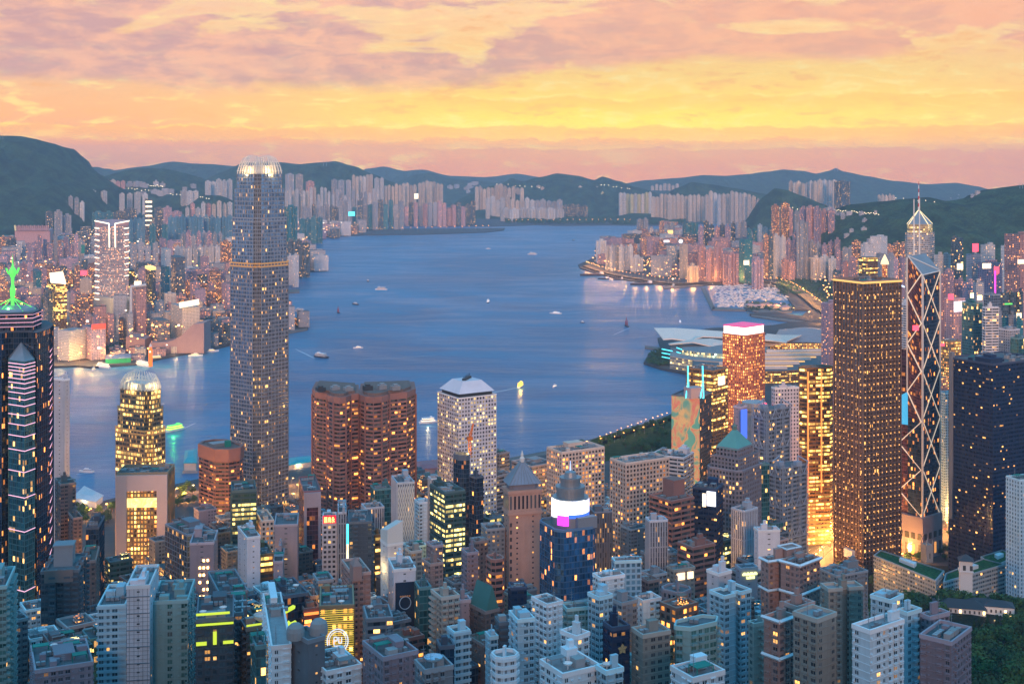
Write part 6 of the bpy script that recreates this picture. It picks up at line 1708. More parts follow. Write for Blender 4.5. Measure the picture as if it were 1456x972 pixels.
hz = Z(484, 2600); style('hall_lit', (.5, .42, .34), (.10, .16, .14), .85, .7, .75, fl=5, bay=5, la=GOLD, lb=(1, .8, .4), s=2.2, vary=.05, roof='deck_pale')
body(hk, scaled(ccw(q), poly_c(q), .93), 4, 27, 'hall_lit', 'slabs', name='hall')
body(hk, scaled(ccw(q), (poly_c(q)[0], poly_c(q)[1]+40), .66), 27, 36, 'hall_glass', None, name='upper_hall')
for i in range(3):
    mb = MB(); mb.bar(P3(941, 496+i*5.5, 2545), P3(956+(i % 2)*2, 499+i*5.5, 2535), 1.3); mb.bar(P3(962, 494+i*6, 2550), P3(970, 497+i*6, 2540), 1.2); part(mb, 'cyan_terrace_light', M['neon_cyan'], hk)
for i in range(9):
    mb = MB(); mb.bar(P3(978+i*6.5, 520-abs(i-4)*.5, 2490), P3(979+i*6.5, 508, 2500), 2.2); part(mb, 'lit_column', M['gold_band'], hk)
for px, py in ((960, 505), (1000, 505), (1050, 508), (1110, 512)): lamp(tuple(P3(px, py, 2530)), 300000, (1, .6, .2), 3, hk)
mb = MB(); q = [tuple(G(px, py, 4)[:2]) for px, py in ((985, 545), (1110, 545), (1180, 540), (1190, 512), (1100, 514), (985, 524))]
c = poly_c(q); oh = empty('convention_block', (c[0], c[1], 4), 'older convention block with striped gold lit roofs behind the red tower', 'convention hall')
body(oh, ccw(q), 4, 26, 'gold_lit', 'slabs', name='podium')
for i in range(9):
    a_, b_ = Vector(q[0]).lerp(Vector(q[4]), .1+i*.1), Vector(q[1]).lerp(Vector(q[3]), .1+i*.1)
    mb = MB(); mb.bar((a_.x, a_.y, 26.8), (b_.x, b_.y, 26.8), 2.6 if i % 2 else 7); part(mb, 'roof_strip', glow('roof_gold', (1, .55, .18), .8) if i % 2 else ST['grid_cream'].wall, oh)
q = [tuple(G(px, py, 30)[:2]) for px, py in ((1095, 488), (1180, 488), (1180, 470), (1108, 468))]; c2 = poly_c(q)
oh2 = empty('convention_block', (c2[0], c2[1], 4), 'domed pink roofed terminal hall behind the convention block', 'hall')
body(oh2, ccw(q), 4, 30, 'gold_grid', 'slabs', name='hall'); mb = MB(); s3 = 10
for i in range(s3):
    for j in range(5):
        f = lambda u, v: (q[0][0]+(q[1][0]-q[0][0])*u+(q[3][0]-q[0][0])*v, q[0][1]+(q[3][1]-q[0][1])*v, 30+16*sin(pi*u)*sin(pi*max(.02, v*.9+.05)))
        mb.face([f(i/s3, j/5), f((i+1)/s3, j/5), f((i+1)/s3, (j+1)/5), f(i/s3, (j+1)/5)], None, 0, True)
part(mb, 'vaulted_roof', simple('pink_roof_metal', (.42, .30, .30), .5, .2), oh2)
# ================================================================ distant city
ORD = ['first', 'second', 'third', 'fourth', 'fifth', 'sixth', 'seventh', 'eighth', 'ninth', 'tenth', 'eleventh', 'twelfth', 'thirteenth', 'fourteenth', 'fifteenth', 'sixteenth',
       'seventeenth', 'eighteenth', 'nineteenth', 'twentieth']
def ordw(i, n):
    if n == 1: return ''
    if i == 0: return 'leftmost'
    if i == n-1: return 'rightmost'
    if i < 20: return ORD[i]+' from left'
    if n-1-i < 20: return ORD[n-1-i]+' from right'
    return 'one of the middle ones'
TONE = dict(far_cream='cream', far_white='white', far_grey='grey', far_blue='blue', far_teal='teal', far_pink='pink', far_mauve='mauve', far_brown='brown', far_dark='dark', far_yellow='yellowish')
FARFOOT = []
def far_mesh(px, yt, d, wpx, S, rs, zb=3.0, th=None, kind=0, mb=None, slot=0):
    w = wpx*d/F; th = radians(rs.uniform(8, 50)) if th is None else th
    dep = w*rs.uniform(.6, 1.0); ca, sa = cos(th), sin(th); k = 1/(ca+sa*.55)
    hw, hd = w*k/2, dep*k/2; cx, cy = X(px, d), d+hd
    pts = [(cx+x*ca-y*sa, cy+x*sa+y*ca) for x, y in ((-hw, -hd), (hw, -hd), (hw, hd), (-hw, hd))]
    z1 = Z(yt, d); own = mb is None; mb = mb or MB()
    fp_ = notched(pts, rs, w*.16) if kind == 1 and w > 15 else pts
    mb.prism(fp_, zb, z1, slot, True, False, cell_uv(S), slot+1)
    c = (cx, cy); sz = min(w, dep)
    if kind == 1:                                       # housing tower: lift head and tank in the middle
        mb.box((cx, cy, z1), sz*.42, sz*.42, 5+rs.random()*4, th, slot)
        if rs.random() < .5: mb.box((cx+sz*.2*ca, cy+sz*.2*sa, z1), sz*.2, sz*.3, 3, th, slot)
    else:
        mb.box((cx+rs.uniform(-.2, .2)*w, cy, z1), w*rs.uniform(.2, .5), dep*.4, rs.uniform(2.5, 6), th, slot)
        if rs.random() < .4: mb.box((cx-rs.uniform(-.2, .3)*w, cy-dep*.1, z1), w*.15, dep*.2, 2.5, th, slot+1)
    FARFOOT.append((cx, cy, max(w, dep)*.75))
    return mb, c, z1
# rows: x0, x1, top row, n, distance, styles, jitter of tops, place phrase, foot height, width factor
ROWS = [
 (30, 56, 268, 2, 7700, 'far_white', 1, 'below the big left hill', 40, .95),
 (64, 120, 283, 7, 7000, 'far_white far_grey', 5, 'in the estate under the big left hill', 3, .8),
 (142, 178, 258, 5, 8600, 'far_pink far_cream', 2, 'on the saddle between the left hills', 90, .9),
 (127, 151, 273, 3, 7500, 'far_white', 2, 'below the saddle towers', 30, .9), (167, 211, 276, 4, 7500, 'far_white', 3, 'right of the saddle at the foot of the hill', 30, .7),
 (256, 282, 271, 3, 8500, 'far_white', 1, 'on the slope left of the silver tower crown', 60, .9), (291, 330, 257, 5, 8500, 'far_cream far_white', 2, 'high beside the silver tower crown', 90, .9),
 (262, 330, 291, 9, 7300, 'far_white far_pink far_cream', 6, 'low behind the blue estate', 3, .8),
 (8, 62, 295, 4, 6900, 'far_dark far_blue', 6, 'in dark offices at the far left', 3, .95), (62, 100, 303, 3, 6500, 'far_grey far_dark', 5, 'before the left estate', 3, .9),
 (130, 206, 300, 5, 6900, 'far_dark far_teal', 5, 'in the row of dark offices behind the lit V tower', 3, 1.0), (218, 256, 300, 3, 7000, 'far_dark far_mauve', 6, 'left of the blue estate behind', 3, 1.0),
 (238, 330, 309, 11, 5800, 'far_blue', 2, 'in the long blue estate beside the silver tower', 3, .98), (183, 206, 312, 4, 5800, 'far_blue', 1, 'in the short blue group right of the V tower', 3, .95),
 (212, 238, 318, 3, 5600, 'far_dark far_teal', 3, 'between the two blue estates', 3, .95), (256, 316, 333, 8, 5200, 'far_grey far_mauve', 4, 'in front of the long blue estate', 3, .8),
 (22, 134, 342, 15, 4700, 'far_mauve far_grey far_dark', 9, 'in the crowded mauve row left of the V tower', 3, .8), (0, 22, 336, 3, 5200, 'far_brown far_dark', 6, 'at the far left edge', 3, .9),
 (248, 312, 352, 8, 4600, 'far_white', 2, 'in the white striped estate near the silver tower', 3, .95), (312, 327, 344, 1, 4500, 'far_brown', 0, 'standing brown beside the silver tower', 3, 1.),
 (184, 246, 345, 6, 4400, 'far_grey far_mauve far_brown', 7, 'just right of the V tower', 3, .8), (262, 322, 384, 5, 3900, 'far_pink far_mauve', 3, 'in the low pink row by the silver tower', 3, .95),
 (48, 132, 388, 9, 3700, 'far_mauve far_brown far_grey', 11, 'in the dusky row behind the leaning screen tower', 3, .8), (0, 46, 380, 5, 3900, 'far_grey far_dark far_mauve', 9, 'behind the green mast', 3, .85),
 (96, 134, 416, 4, 3250, 'far_mauve far_brown', 6, 'below the dusky row', 3, .85), (98, 160, 448, 6, 2780, 'far_pink far_mauve', 5, 'in the brick hotel row behind the red sign hotel', 3, .95),
 (160, 188, 447, 3, 2820, 'far_cream far_grey', 4, 'right of the brick hotel row', 3, .9), (262, 326, 402, 6, 3500, 'far_mauve far_brown', 5, 'low at the railway yard by the silver tower', 3, .85),
 (188, 262, 428, 5, 3000, 'far_grey far_pink', 8, 'behind the white screen block', 3, .85),
 # right of the silver tower: far estates
 (404, 432, 248, 2, 8700, 'far_grey', 1, 'on the hill foot just right of the silver tower', 60, .8), (433, 447, 258, 1, 8600, 'far_pink', 0, 'alone on the slope right of the silver tower', 60, .8),
 (470, 500, 255, 3, 9000, 'far_grey far_white', 2, 'in the tall grey group under the middle hill', 60, .8), (500, 530, 250, 6, 9300, 'far_cream far_white', 2, 'in the tallest cluster under the middle hill', 70, .9),
 (532, 546, 253, 2, 9200, 'far_white', 1, 'right of the tallest cluster', 60, .8), (404, 470, 272, 13, 8400, 'far_cream far_white', 6, 'in the cream rank right of the silver tower', 3, .8),
 (470, 540, 275, 12, 8500, 'far_white far_grey', 6, 'in the rank before the tallest cluster', 3, .75), (540, 592, 263, 10, 9300, 'far_cream', 3, 'in the cream rank right of the tallest cluster', 40, .85),
 (594, 630, 260, 7, 9500, 'far_cream', 4, 'in the cluster above the old runway', 50, .9), (430, 500, 291, 11, 7800, 'far_grey far_dark', 6, 'in the grey mass behind the runway root', 3, .85),
 (500, 574, 288, 10, 8000, 'far_dark far_teal far_grey', 7, 'in the dark offices behind the runway', 3, .9), (574, 662, 290, 13, 8400, 'far_grey far_dark far_pink', 7, 'in the offices over the runway middle', 3, .85),
 (640, 676, 292, 5, 8700, 'far_dark far_white', 6, 'in the offices over the runway tip', 3, .9), (425, 458, 310, 4, 6500, 'far_teal', 2, 'in the teal waterfront estate', 3, .98),
 (405, 420, 294, 1, 5300, 'far_teal', 0, 'rising teal against the silver tower', 3, 1.), (408, 440, 344, 3, 4550, 'far_teal far_dark', 2, 'in the teal group on the headland', 3, .98), (408, 424, 362, 2, 4200, 'far_white', 2, 'white on the ferry headland', 3, .9),
 (675, 697, 268, 4, 10000, 'far_cream', 2, 'at the left of the golden far rank', 60, .9), (697, 745, 266, 8, 10300, 'far_cream', 4, 'in the golden rank over the narrows', 60, .9),
 (757, 797, 266, 7, 10600, 'far_cream', 3, 'in the golden cluster behind the white slabs', 60, .9), (798, 821, 267, 4, 10700, 'far_cream', 2, 'in the golden cluster centre', 70, .9), (822, 852, 266, 5, 10600, 'far_cream', 2, 'in the golden cluster right', 60, .9),
 (690, 760, 282, 10, 9600, 'far_white far_cream', 4, 'in the pale rank behind the white slabs', 3, .85), (712, 802, 297, 7, 9100, 'far_white', 1, 'in the line of white slabs by the far water', 3, .97), (760, 800, 285, 5, 9700, 'far_grey', 2, 'in the grey pair rows above the white slabs', 3, .9),
 (800, 836, 291, 4, 9500, 'far_dark', 2, 'among the dark slabs right of the white ones', 3, .95), (854, 870, 274, 3, 10400, 'far_yellow', 1, 'in the little yellowish group on the wooded point', 60, .8),
 (880, 927, 275, 9, 9500, 'far_yellow far_white', 3, 'in the bright yellow topped estate on the right shore', 20, .9), (926, 1002, 278, 13, 9000, 'far_cream', 3, 'in the long cream estate on the right shore', 3, .85),
 (1002, 1068, 276, 11, 8600, 'far_cream far_white', 4, 'in the cream estate before the wooded hill', 3, .85), (1068, 1096, 283, 4, 7800, 'far_grey far_cream', 4, 'at the end of the cream estate', 3, .85),
 (925, 966, 263, 7, 12500, 'far_cream', 2, 'tiny in the valley between the right hills', 220, .7), (1122, 1162, 260, 7, 7700, 'far_cream far_white', 2, 'in the white group on the right hill', 140, .95), (1163, 1190, 257, 4, 7700, 'far_white far_cream', 1, 'beside the dark hill tower', 140, .95),
 (1190, 1209, 258, 1, 7300, 'far_dark', 0, 'standing dark on the right hill', 120, 1.), (1248, 1273, 278, 5, 7300, 'far_cream', 1, 'tiny behind the green ridge', 180, .85),
 # island shore, right
 (848, 862, 342, 1, 5250, 'far_white', 0, 'at the point of the right shore', 3, 1.), (861, 900, 350, 6, 4850, 'far_white far_grey', 1, 'in the white slab row along the shore road', 3, .97), (898, 914, 366, 1, 4770, 'far_white', 0, 'short at the end of the shore slab row', 3, 1.),
 (906, 922, 312, 2, 6300, 'far_grey', 1, 'tall grey on the right shore', 3, .9), (922, 960, 322, 5, 6000, 'far_brown far_mauve far_grey', 7, 'behind the curved glass tower', 3, .8), (912, 945, 345, 4, 5200, 'far_brown far_mauve', 6, 'left of the curved glass tower', 3, .85),
 (972, 993, 317, 1, 5700, 'far_teal', 0, 'broad teal over the right shore', 3, 1.), (993, 1062, 318, 9, 5400, 'far_mauve far_pink far_grey far_dark', 6, 'in the second rank of the right shore', 3, .85), (1062, 1100, 320, 5, 5200, 'far_white far_teal far_mauve', 7, 'in the rank right of the teal block', 3, .8),
 (992, 1028, 353, 3, 4350, 'far_pink', 3, 'in the pink trio above the marina', 3, .9), (978, 993, 378, 1, 4300, 'far_cream', 0, 'low cream by the shore road', 3, 1.), (1030, 1050, 361, 1, 4250, 'far_pink', 0, 'wide pink above the marina', 3, 1.),
 (1070, 1086, 368, 1, 4100, 'far_mauve', 0, 'mauve over the marina end', 3, 1.), (1086, 1100, 330, 2, 4500, 'far_brown far_dark', 6, 'beyond the marina corner', 3, .85), (1096, 1124, 291, 2, 5000, 'far_brown', 2, 'with lit caps above the right shore', 3, .8),
 (1100, 1138, 296, 4, 5500, 'far_grey far_pink', 6, 'behind the lit capped pair', 3, .8), (1138, 1188, 297, 5, 4700, 'far_pink far_mauve', 3, 'in the pink terrace at the foot of the green ridge', 20, .95), (1134, 1150, 316, 1, 4400, 'far_grey', 0, 'grey before the pink terrace', 3, 1.),
 (1100, 1136, 336, 4, 4500, 'far_mauve far_white', 6, 'in front of the lit capped pair', 3, .85), (1112, 1140, 368, 3, 4380, 'far_pink far_white', 4, 'on the park edge left', 3, .85), (1140, 1168, 364, 2, 4380, 'far_white far_cream', 3, 'on the park edge, stepped white', 3, .9),
 (1150, 1196, 344, 5, 4450, 'far_mauve far_grey', 5, 'behind the park edge', 3, .8), (1168, 1190, 364, 2, 4350, 'far_white far_pink', 4, 'on the park edge right', 3, .9), (1190, 1216, 352, 3, 4000, 'far_mauve far_grey', 5, 'behind the bronze lamp tower left', 3, .85),
 (1212, 1226, 343, 1, 3500, 'far_brown', 0, 'slim above the bronze lamp tower', 3, .8), (1226, 1243, 347, 1, 3400, 'far_white', 0, 'white above the bronze lamp tower', 3, 1.), (1242, 1262, 336, 1, 3500, 'far_white', 0, 'tall pale above the bronze lamp tower', 3, 1.),
 (1262, 1290, 345, 3, 3700, 'far_mauve far_brown', 4, 'between the pale tower and the spire', 10, .8), (1248, 1272, 358, 2, 3000, 'far_grey', 4, 'grey behind the orange turret', 3, .95),
 (1330, 1354, 360, 2, 2500, 'far_white far_grey', 2, 'right of the spire tower', 3, .95), (1354, 1371, 338, 1, 2450, 'far_dark', 0, 'slim dark with a white beacon', 3, .98), (1376, 1396, 361, 1, 2300, 'far_grey', 0, 'grey with a red neon sign', 3, 1.),
 (1397, 1416, 348, 1, 2800, 'far_white', 0, 'pale behind the pink neon tower', 20, 1.), (1398, 1426, 374, 1, 2250, 'far_mauve', 0, 'mauve washed by pink neon', 3, 1.), (1425, 1438, 349, 1, 2700, 'far_white', 0, 'narrow white at the right ridge foot', 20, 1.),
 (1438, 1480, 333, 1, 2100, 'far_pink', 0, 'broad pink glass at the right edge', 3, 1.), (1330, 1372, 392, 3, 2100, 'far_brown far_mauve', 8, 'in the dusky group right of the spire tower', 3, .85), (1424, 1456, 410, 3, 1950, 'far_grey far_dark', 9, 'in the lower group at the right edge', 3, .9),
 (1372, 1400, 402, 2, 2050, 'far_grey far_mauve', 8, 'behind the dark teal pair', 3, .9), (1416, 1456, 448, 4, 1750, 'far_teal far_grey', 8, 'in the teal low group at the right edge', 3, .9),
  (1196, 1290, 372, 8, 3100, 'far_pink far_grey far_mauve', 7, 'above the roof of the bronze lamp tower', 3, .8),
]
rs = random.Random(5)
ntall = 0
for x0, x1, yt, n, d, sts, jit, place, zb, wf in ROWS:
    sts = sts.split(); pitch = (x1-x0)/n
    for i in range(n):
        st_ = sts[rs.randrange(len(sts))]; S = ST[st_]; px = x0+pitch*(i+.5)
        dd = d*(1+rs.uniform(-.012, .012)*(n > 1)); y_ = yt+rs.uniform(-jit, jit)
        hous = jit <= 6 and d > 4000
        mb, c, z1 = far_mesh(px, y_, dd, pitch*wf, S, rs, min(zb, 3.0) if zb <= 3 else zb-60, None, 1 if hous else 0)
        o = mb.build('apartment_tower' if hous else 'office_tower', [S.mat, M[S.roof]], None, (c[0], c[1], 0))
        w_ = ordw(i, n)
        lab = f"distant {TONE[st_]} tower {place}"+(f", {w_}" if w_ else '')
        if len(lab.replace(',', '').split()) > 16: lab = lab.replace('distant ', '', 1).replace(' from left', ' along').replace(' from right', ' from end')
        tag(o, lab, 'apartment tower' if hous else 'office tower', 'distant towers '+place if n > 1 else None)
        ntall += 1
# special distant pieces ------------------------------------------------------
def ftower(name, label, px0, px1, yt, d, st_, th=25, cat='office tower', zb=3, shape=None, rel=None):
    S = ST[st_]; xm = px0+(px1-px0)*.4; q = foot(px0, xm, px1, d, th); c = poly_c(q); r_ = empty(name, (c[0], c[1], zb), label, cat)
    q2 = chamfer(q, shape) if shape else q; body(r_, q2, zb, Z(yt, d), st_, rel); FARFOOT.append((c[0], c[1], 30)); return r_, q, Z(yt, d)
r_, q, z1 = ftower('skyscraper', 'wide tower outlined by glowing white lines meeting in a V at its top', 135, 183, 318, 3050, 'far_pink', 42)
style('vtower', (.42, .36, .38), (.10, .08, .10), .55, .55, .45, fl=3.6, bay=3.4, la=ORANGE, lb=(1, .8, .6), s=2.0, vary=.05)
for o_ in list(r_.children): bpy.data.objects.remove(o_)
q = foot(135, 158, 183, 3050, 44); body(r_, q, 3, Z(322, 3050), 'vtower'); q = ccw(q)
pA, pL, pR = Vector(q[0]), Vector(q[3]), Vector(q[1])
mb = MB(); cq = poly_c(q); mb.face([(pA.x, pA.y, Z(322, pA.y)), (pR.x, pR.y, Z(313, pR.y)), (*q[2], Z(313, pR.y)), (pL.x, pL.y, Z(313, pL.y))]); 
for a, b in ((pL, pA), (pA, pR)):
    za = Z(322, 3050); h_ = lambda p: Z(322, p.y) if p is pA else Z(313.5, p.y); mb.face([(a.x, a.y, za-1), (b.x, b.y, za-1), (b.x, b.y, h_(b)), (a.x, a.y, h_(a))])
part(mb, 'raked_crown', ST['far_pink'].wall, r_)
ledw = glow('white_led', (1, .88, .62), 1.7)
for a, b in ((P3(134.5, 314, 3040), P3(155, 318, 3035)), (P3(155, 318, 3035), P3(155.5, 352, 3035)), (P3(184, 314, 3040), P3(163.5, 318, 3035)), (P3(163.5, 318, 3035), P3(164, 352, 3035))): neon_edge(r_, [a, b], ledw, 2.0, 'light_line')
for i in range(13):
    y = 324+i*8.4; neon_edge(r_, [P3(134.8, y, 3044), P3(141, y+1, 3038)], ledw, 1.8, 'light_dash')
    if i < 9: neon_edge(r_, [P3(177, y+1, 3038), P3(183.4, y, 3044)], ledw, 1.6, 'light_dash')
mb = MB(); mb.prism(ccw(foot(133, 158, 186, 3030, 44)), 3, Z(424, 3030), 0, True); part(mb, 'podium', ST['far_cream'].wall, r_)
lamp(tuple(P3(150, 428, 2990)), 60000, (1, .7, .3), 3, r_); lamp(tuple(P3(176, 425, 2990)), 60000, (1, .6, .25), 3, r_)
r_, q, z1 = ftower('office_tower', 'tower with a leaning white screen head and yellow lit bands', 68, 95, 402, 2700, 'gold_lit', 30)
mb = MB(); a, b = P3(72, 402, 2690), P3(93, 404, 2690); c2, d2 = P3(88, 386, 2700), P3(70, 388, 2700); k_ = Vector((0, 6, 0)); mb.face([a, b, c2, d2]); mb.face([b+k_, a+k_, d2+k_, c2+k_]); mb.face([d2, c2, c2+k_, d2+k_]); mb.face([b, b+k_, c2+k_, c2]); part(mb, 'leaning_screen', M['screen_warm'], r_)
ftower('office_tower', 'dark slab hugging the left of the leaning screen tower', 62, 77, 415, 2720, 'far_dark')
r_, q, z1 = ftower('office_tower', 'tower under construction wrapped in teal net with a pale shaft', 229, 243, 354, 3450, 'far_white')
S = ST['far_teal']; body(r_, ccw(foot(228.5, 235, 241, 3430, 30)), 3, Z(379, 3430), 'far_teal', name='net_wrap')
ftower('office_tower', 'grey glass tower right of the teal net tower', 241, 263, 366, 3500, 'glass_grey', rel=None)
r_, q, z1 = ftower('office_tower', 'slim round topped tower with glowing crown left of the teal net', 206, 222, 384, 3250, 'far_dark', shape=9)
mb = MB(); mb.prism(offset(ccw(chamfer(q, 9)), 1), z1, z1+7, 0, True); part(mb, 'glowing_crown', M['gold_band'], r_)
ftower('office_tower', 'tower of glowing amber bands behind the V tower right side', 177, 191, 384, 3200, 'gold_lit')
ftower('office_tower', 'green netted tower left of the leaning screen', 47, 59, 386, 3300, 'far_teal')
r_, q, z1 = ftower('office_tower', 'mauve tower with a tall grey portal frame', 185, 208, 406, 2850, 'far_pink', 35)
for a, b in ((P3(186, 478, 2830), P3(186, 408, 2830)), (P3(186, 408, 2830), P3(208, 405, 2838))): neon_edge(r_, [a, b], ST['far_white'].wall, 4, 'portal_frame')
mb = MB(); p = P3(196, 402, 2840); mb.box((p.x, p.y, z1), 15, 2, 11, .4); part(mb, 'screen', M['screen_warm'], r_)
r_, q, z1 = ftower('office_building', 'waterfront block with a long glowing white roof screen', 243, 284, 437, 2750, 'far_cream', 30, 'office building')
mb = MB(); mb.bar(P3(255, 434, 2740), P3(283, 429, 2750), 11, n=4, up=(0, 0, 1)); part(mb, 'roof_screen', M['screen_warm'], r_)
ftower('hotel', 'pink hotel with white bands behind the sloping waterfront hall', 214, 241, 456, 2720, 'office_band', 30, 'hotel', rel=None)
r_, q, z1 = ftower('hotel', 'brick waterfront hotel with a long red lit roof sign', 117, 150, 466, 2600, 'far_mauve', 35, 'hotel')
a, b = q[0], q[1]; slab(r_, a, b, z1-3, z1+7, 1.5, glow('hotel_red', (1, .07, .04), 1.4), 'red_sign', 1)
ftower('hotel', 'long white hotel wing on the quay, nearer of two', 82, 122, 470, 2590, 'far_white', 60, 'hotel'); ftower('hotel', 'long white hotel wing on the quay, farther left of two', 46, 84, 468, 2640, 'far_white', 62, 'hotel')
for px, py in ((85, 505), (110, 508), (130, 500), (160, 498), (185, 502), (215, 500), (240, 498), (270, 493), (140, 512)): lamp(tuple(P3(px, py, 2540)), 40000, (1, .62, .22), 2)
# sloping hall
hall = empty('concert_hall', (X(255, 2600), 2600, 4), 'windowless pink waterfront hall with a sweeping curved roof', 'concert hall')
pinkw = simple('pink_tile', (.36, .23, .22), .7, var=.2)
def swoop(pix, d, thick, name):
    mb = MB(); n = len(pix); up = [P3(x, y, d) for x, y in pix]; bk = [v+Vector((0, thick, 0)) for v in up]
    for i in range(n-1):
        a, b = up[i], up[i+1]; c_, e_ = bk[i+1], bk[i]; mb.face([(a.x, a.y, 4), (b.x, b.y, 4), b, a]); mb.face([a, b, c_, e_]); mb.face([(c_.x, c_.y, 4), (e_.x, e_.y, 4), e_, c_])
    for a, b in ((up[0], bk[0]), (up[-1], bk[-1])): mb.face([(a.x, a.y, 4), a, b, (b.x, b.y, 4)])
    return part(mb, name, pinkw, hall)
swoop([(213, 487), (225, 487), (238, 486), (248, 483), (258, 477), (267, 468), (275, 461), (290, 459)], 2700, 60, 'auditorium')
swoop([(179, 479), (186, 478), (197, 480), (206, 482)], 2700, 50, 'theatre')
for px in (184, 198, 232, 250, 270, 285): lamp(tuple(P3(px, 500, 2670)), 9000, (1, .6, .25), 1.5, hall)
ck = empty('clock_tower', (X(214, 2520), 2520, 4), 'slender orange lit brick clock tower on the quay', 'clock tower')
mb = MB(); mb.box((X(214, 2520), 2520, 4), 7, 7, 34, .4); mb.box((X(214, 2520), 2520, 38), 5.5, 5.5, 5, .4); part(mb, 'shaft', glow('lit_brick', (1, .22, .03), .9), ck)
mb = MB(); mb.lathe((X(214, 2520), 2520, 43), [(2.8, 0), (3, 1), (2.2, 3), (.2, 6)], 10); part(mb, 'cupola', ST['far_white'].wall, ck)
mb = MB(); mb.box((X(214, 2520), 2516, 32), 3.4, .6, 3.4, .4); part(mb, 'clock_face', M['screen_warm'], ck)
# stadium roof and lit yard in the far left
st_ = empty('stadium', (X(46, 5600), 5600, 4), 'broad hall with a fan of yellow lit roof ribs, far left', 'stadium')
mb = MB(); mb.prism([(X(21, 5600), 5600), (X(71, 5600), 5600), (X(69, 5700), 5760), (X(22, 5700), 5760)], 4, Z(327, 5600), 0, True); part(mb, 'stand', ST['far_pink'].wall, st_)
for i in range(18):
    mb = MB(); mb.bar(P3(21+i*2.8, 320+(i % 2), 5590), P3(22+i*2.75, 328, 5590), 5); part(mb, 'lit_rib', glow('rib', (.75, .6, .3), .6) if i == 0 else st_.children[1].data.materials[0], st_)
r_, q, z1 = ftower('office_tower', 'dark tower crossed by four broad yellow light stripes', 206, 217, 283, 5900, 'far_dark')
for i in range(6): neon_edge(r_, [P3(207-(i > 3)*1, 287+i*6.6, 5880), P3(216, 287+i*6.6, 5880)], M['screen_warm'], 6 if i < 4 else 4, 'light_stripe')
# round glass tower and the gold/neon pieces on the island shore
r_, q, z1 = ftower('office_tower', 'curved glass tower with lit floors on the right shore', 944, 967, 349, 4660, 'plaza', shape=18)
mb = MB(); p = P3(948, 347, 4850); mb.box((p.x, p.y+6, z1), 22, 3, 8, .3); part(mb, 'roof_sign', M['screen_white'], r_)
r_, q, z1 = ftower('apartment_tower', 'slim cream tower with a white globe light, right of the curved glass', 966, 978, 347, 4480, 'far_cream')
mb = MB(); p = P3(968, 343, 4700); mb.lathe((p.x, p.y, p.z), [(.1, -8), (7, -4), (8, 0), (6, 5), (.1, 8)], 12); part(mb, 'globe_light', M['screen_white'], r_)
r_, q, z1 = ftower('office_tower', 'teal glass tower with a glowing heart shaped screen over the marina', 1051, 1070, 340, 4300, 'far_teal')
mb = MB(); p = P3(1061, 373, 4290); mb.box((p.x, p.y-4, p.z-8), 20, 2, 15, .3); part(mb, 'screen', M['screen_warm'], r_)
r_, q, z1 = ftower('office_tower', 'squat golden banded building behind the bronze lamp tower', 1221, 1248, 366, 2500, 'gold_lit')
r_, q, z1 = ftower('office_tower', 'round orange turret with a lit cone, behind the bronze lamp tower', 1252, 1264, 376, 2100, 'red_grid', shape=4)
mb = MB(); c = poly_c(q); mb.lathe((c[0], c[1], z1), [(7, 0), (6, 5), (.1, 17)], 12); part(mb, 'cone_roof', glow('cone_light', (1, .75, .4), 1.1), r_)
neon_edge(r_, [P3(1258, 398, 1700), P3(1266, 404, 1690), P3(1276, 403, 1690), P3(1286, 408, 1690)], glow('blue_white_tube', (.5, .7, 1), 2.2), 1.2, 'wavy_neon')
for (px, py, d, w, h, mk, nm, lab) in ((1387, 352, 2280, 11, 14, 'neon_red', 'neon_sign', 'square red neon sign high over the neon district'), (1365, 379, 2400, 12, 12, 'screen_warm', 'beacon_light', 'round white beacon on the slim dark tower'),
    (1403, 378, 2230, 16, 9, 'screen_warm', 'lit_sign', 'pale lit sign on the pink washed tower'), (1417, 384, 2220, 9, 12, 'neon_red', 'neon_sign', 'red neon sign right of the pale lit one'), (1415, 402, 2215, 2.6, 42, 'neon_magenta', 'neon_strip', 'tall magenta neon strip'),
    (1352, 422, 1880, 8, 8, 'neon_red', 'neon_sign', 'small red neon sign above the white screen tower'), (1393, 423, 1740, 6, 6, 'warm', 'round_lamp', 'round amber lamp on the teal pair, right one'), (1382, 420, 1740, 4, 6, 'warm', 'round_lamp', 'amber lamp on the teal pair, left one'),
    (1452, 372, 2080, 12, 7, 'screen_warm', 'lit_sign', 'cream lit sign on the pink glass tower at the edge'), (1434, 432, 1900, 12, 2, 'neon_green', 'neon_strip', 'short green neon strip near the right edge'), (1449, 450, 1800, 7, 10, 'screen_warm', 'lit_sign', 'bright white sign low at the right edge'),
    (1302, 466, 1262, 6, 5, 'neon_red', 'neon_sign', 'red glowing sign against the braced tower'), (1340, 490, 1500, 5, 3, 'neon_red', 'neon_sign', 'little red sign beside the orange street'), (592, 279, 8300, 26, 34, 'screen_warm', 'lit_sign', 'small amber screen over the old runway'),
    (500, 304, 7700, 38, 26, 'neon_cyan', 'lit_sign', 'small cyan screen over the runway root'), (118, 354, 4600, 12, 30, 'green', 'net_panel', 'green net panel on a far left tower'), (119, 388, 3680, 18, 14, 'neon_red', 'neon_sign', 'red lit sign in the dusky far left row'), (953, 330, 5900, 26, 18, 'gold_band', 'lit_sign', 'yellow sign behind the curved glass tower')):
    p = P3(px, py, d-12); mb = MB(); mb.box((p.x, p.y, p.z-h/2), w, 1.2, h, .2)
    o = mb.build(nm, M[mk], None, tuple(p)); tag(o, lab, 'sign' if 'sign' in nm or 'panel' in nm else 'light')

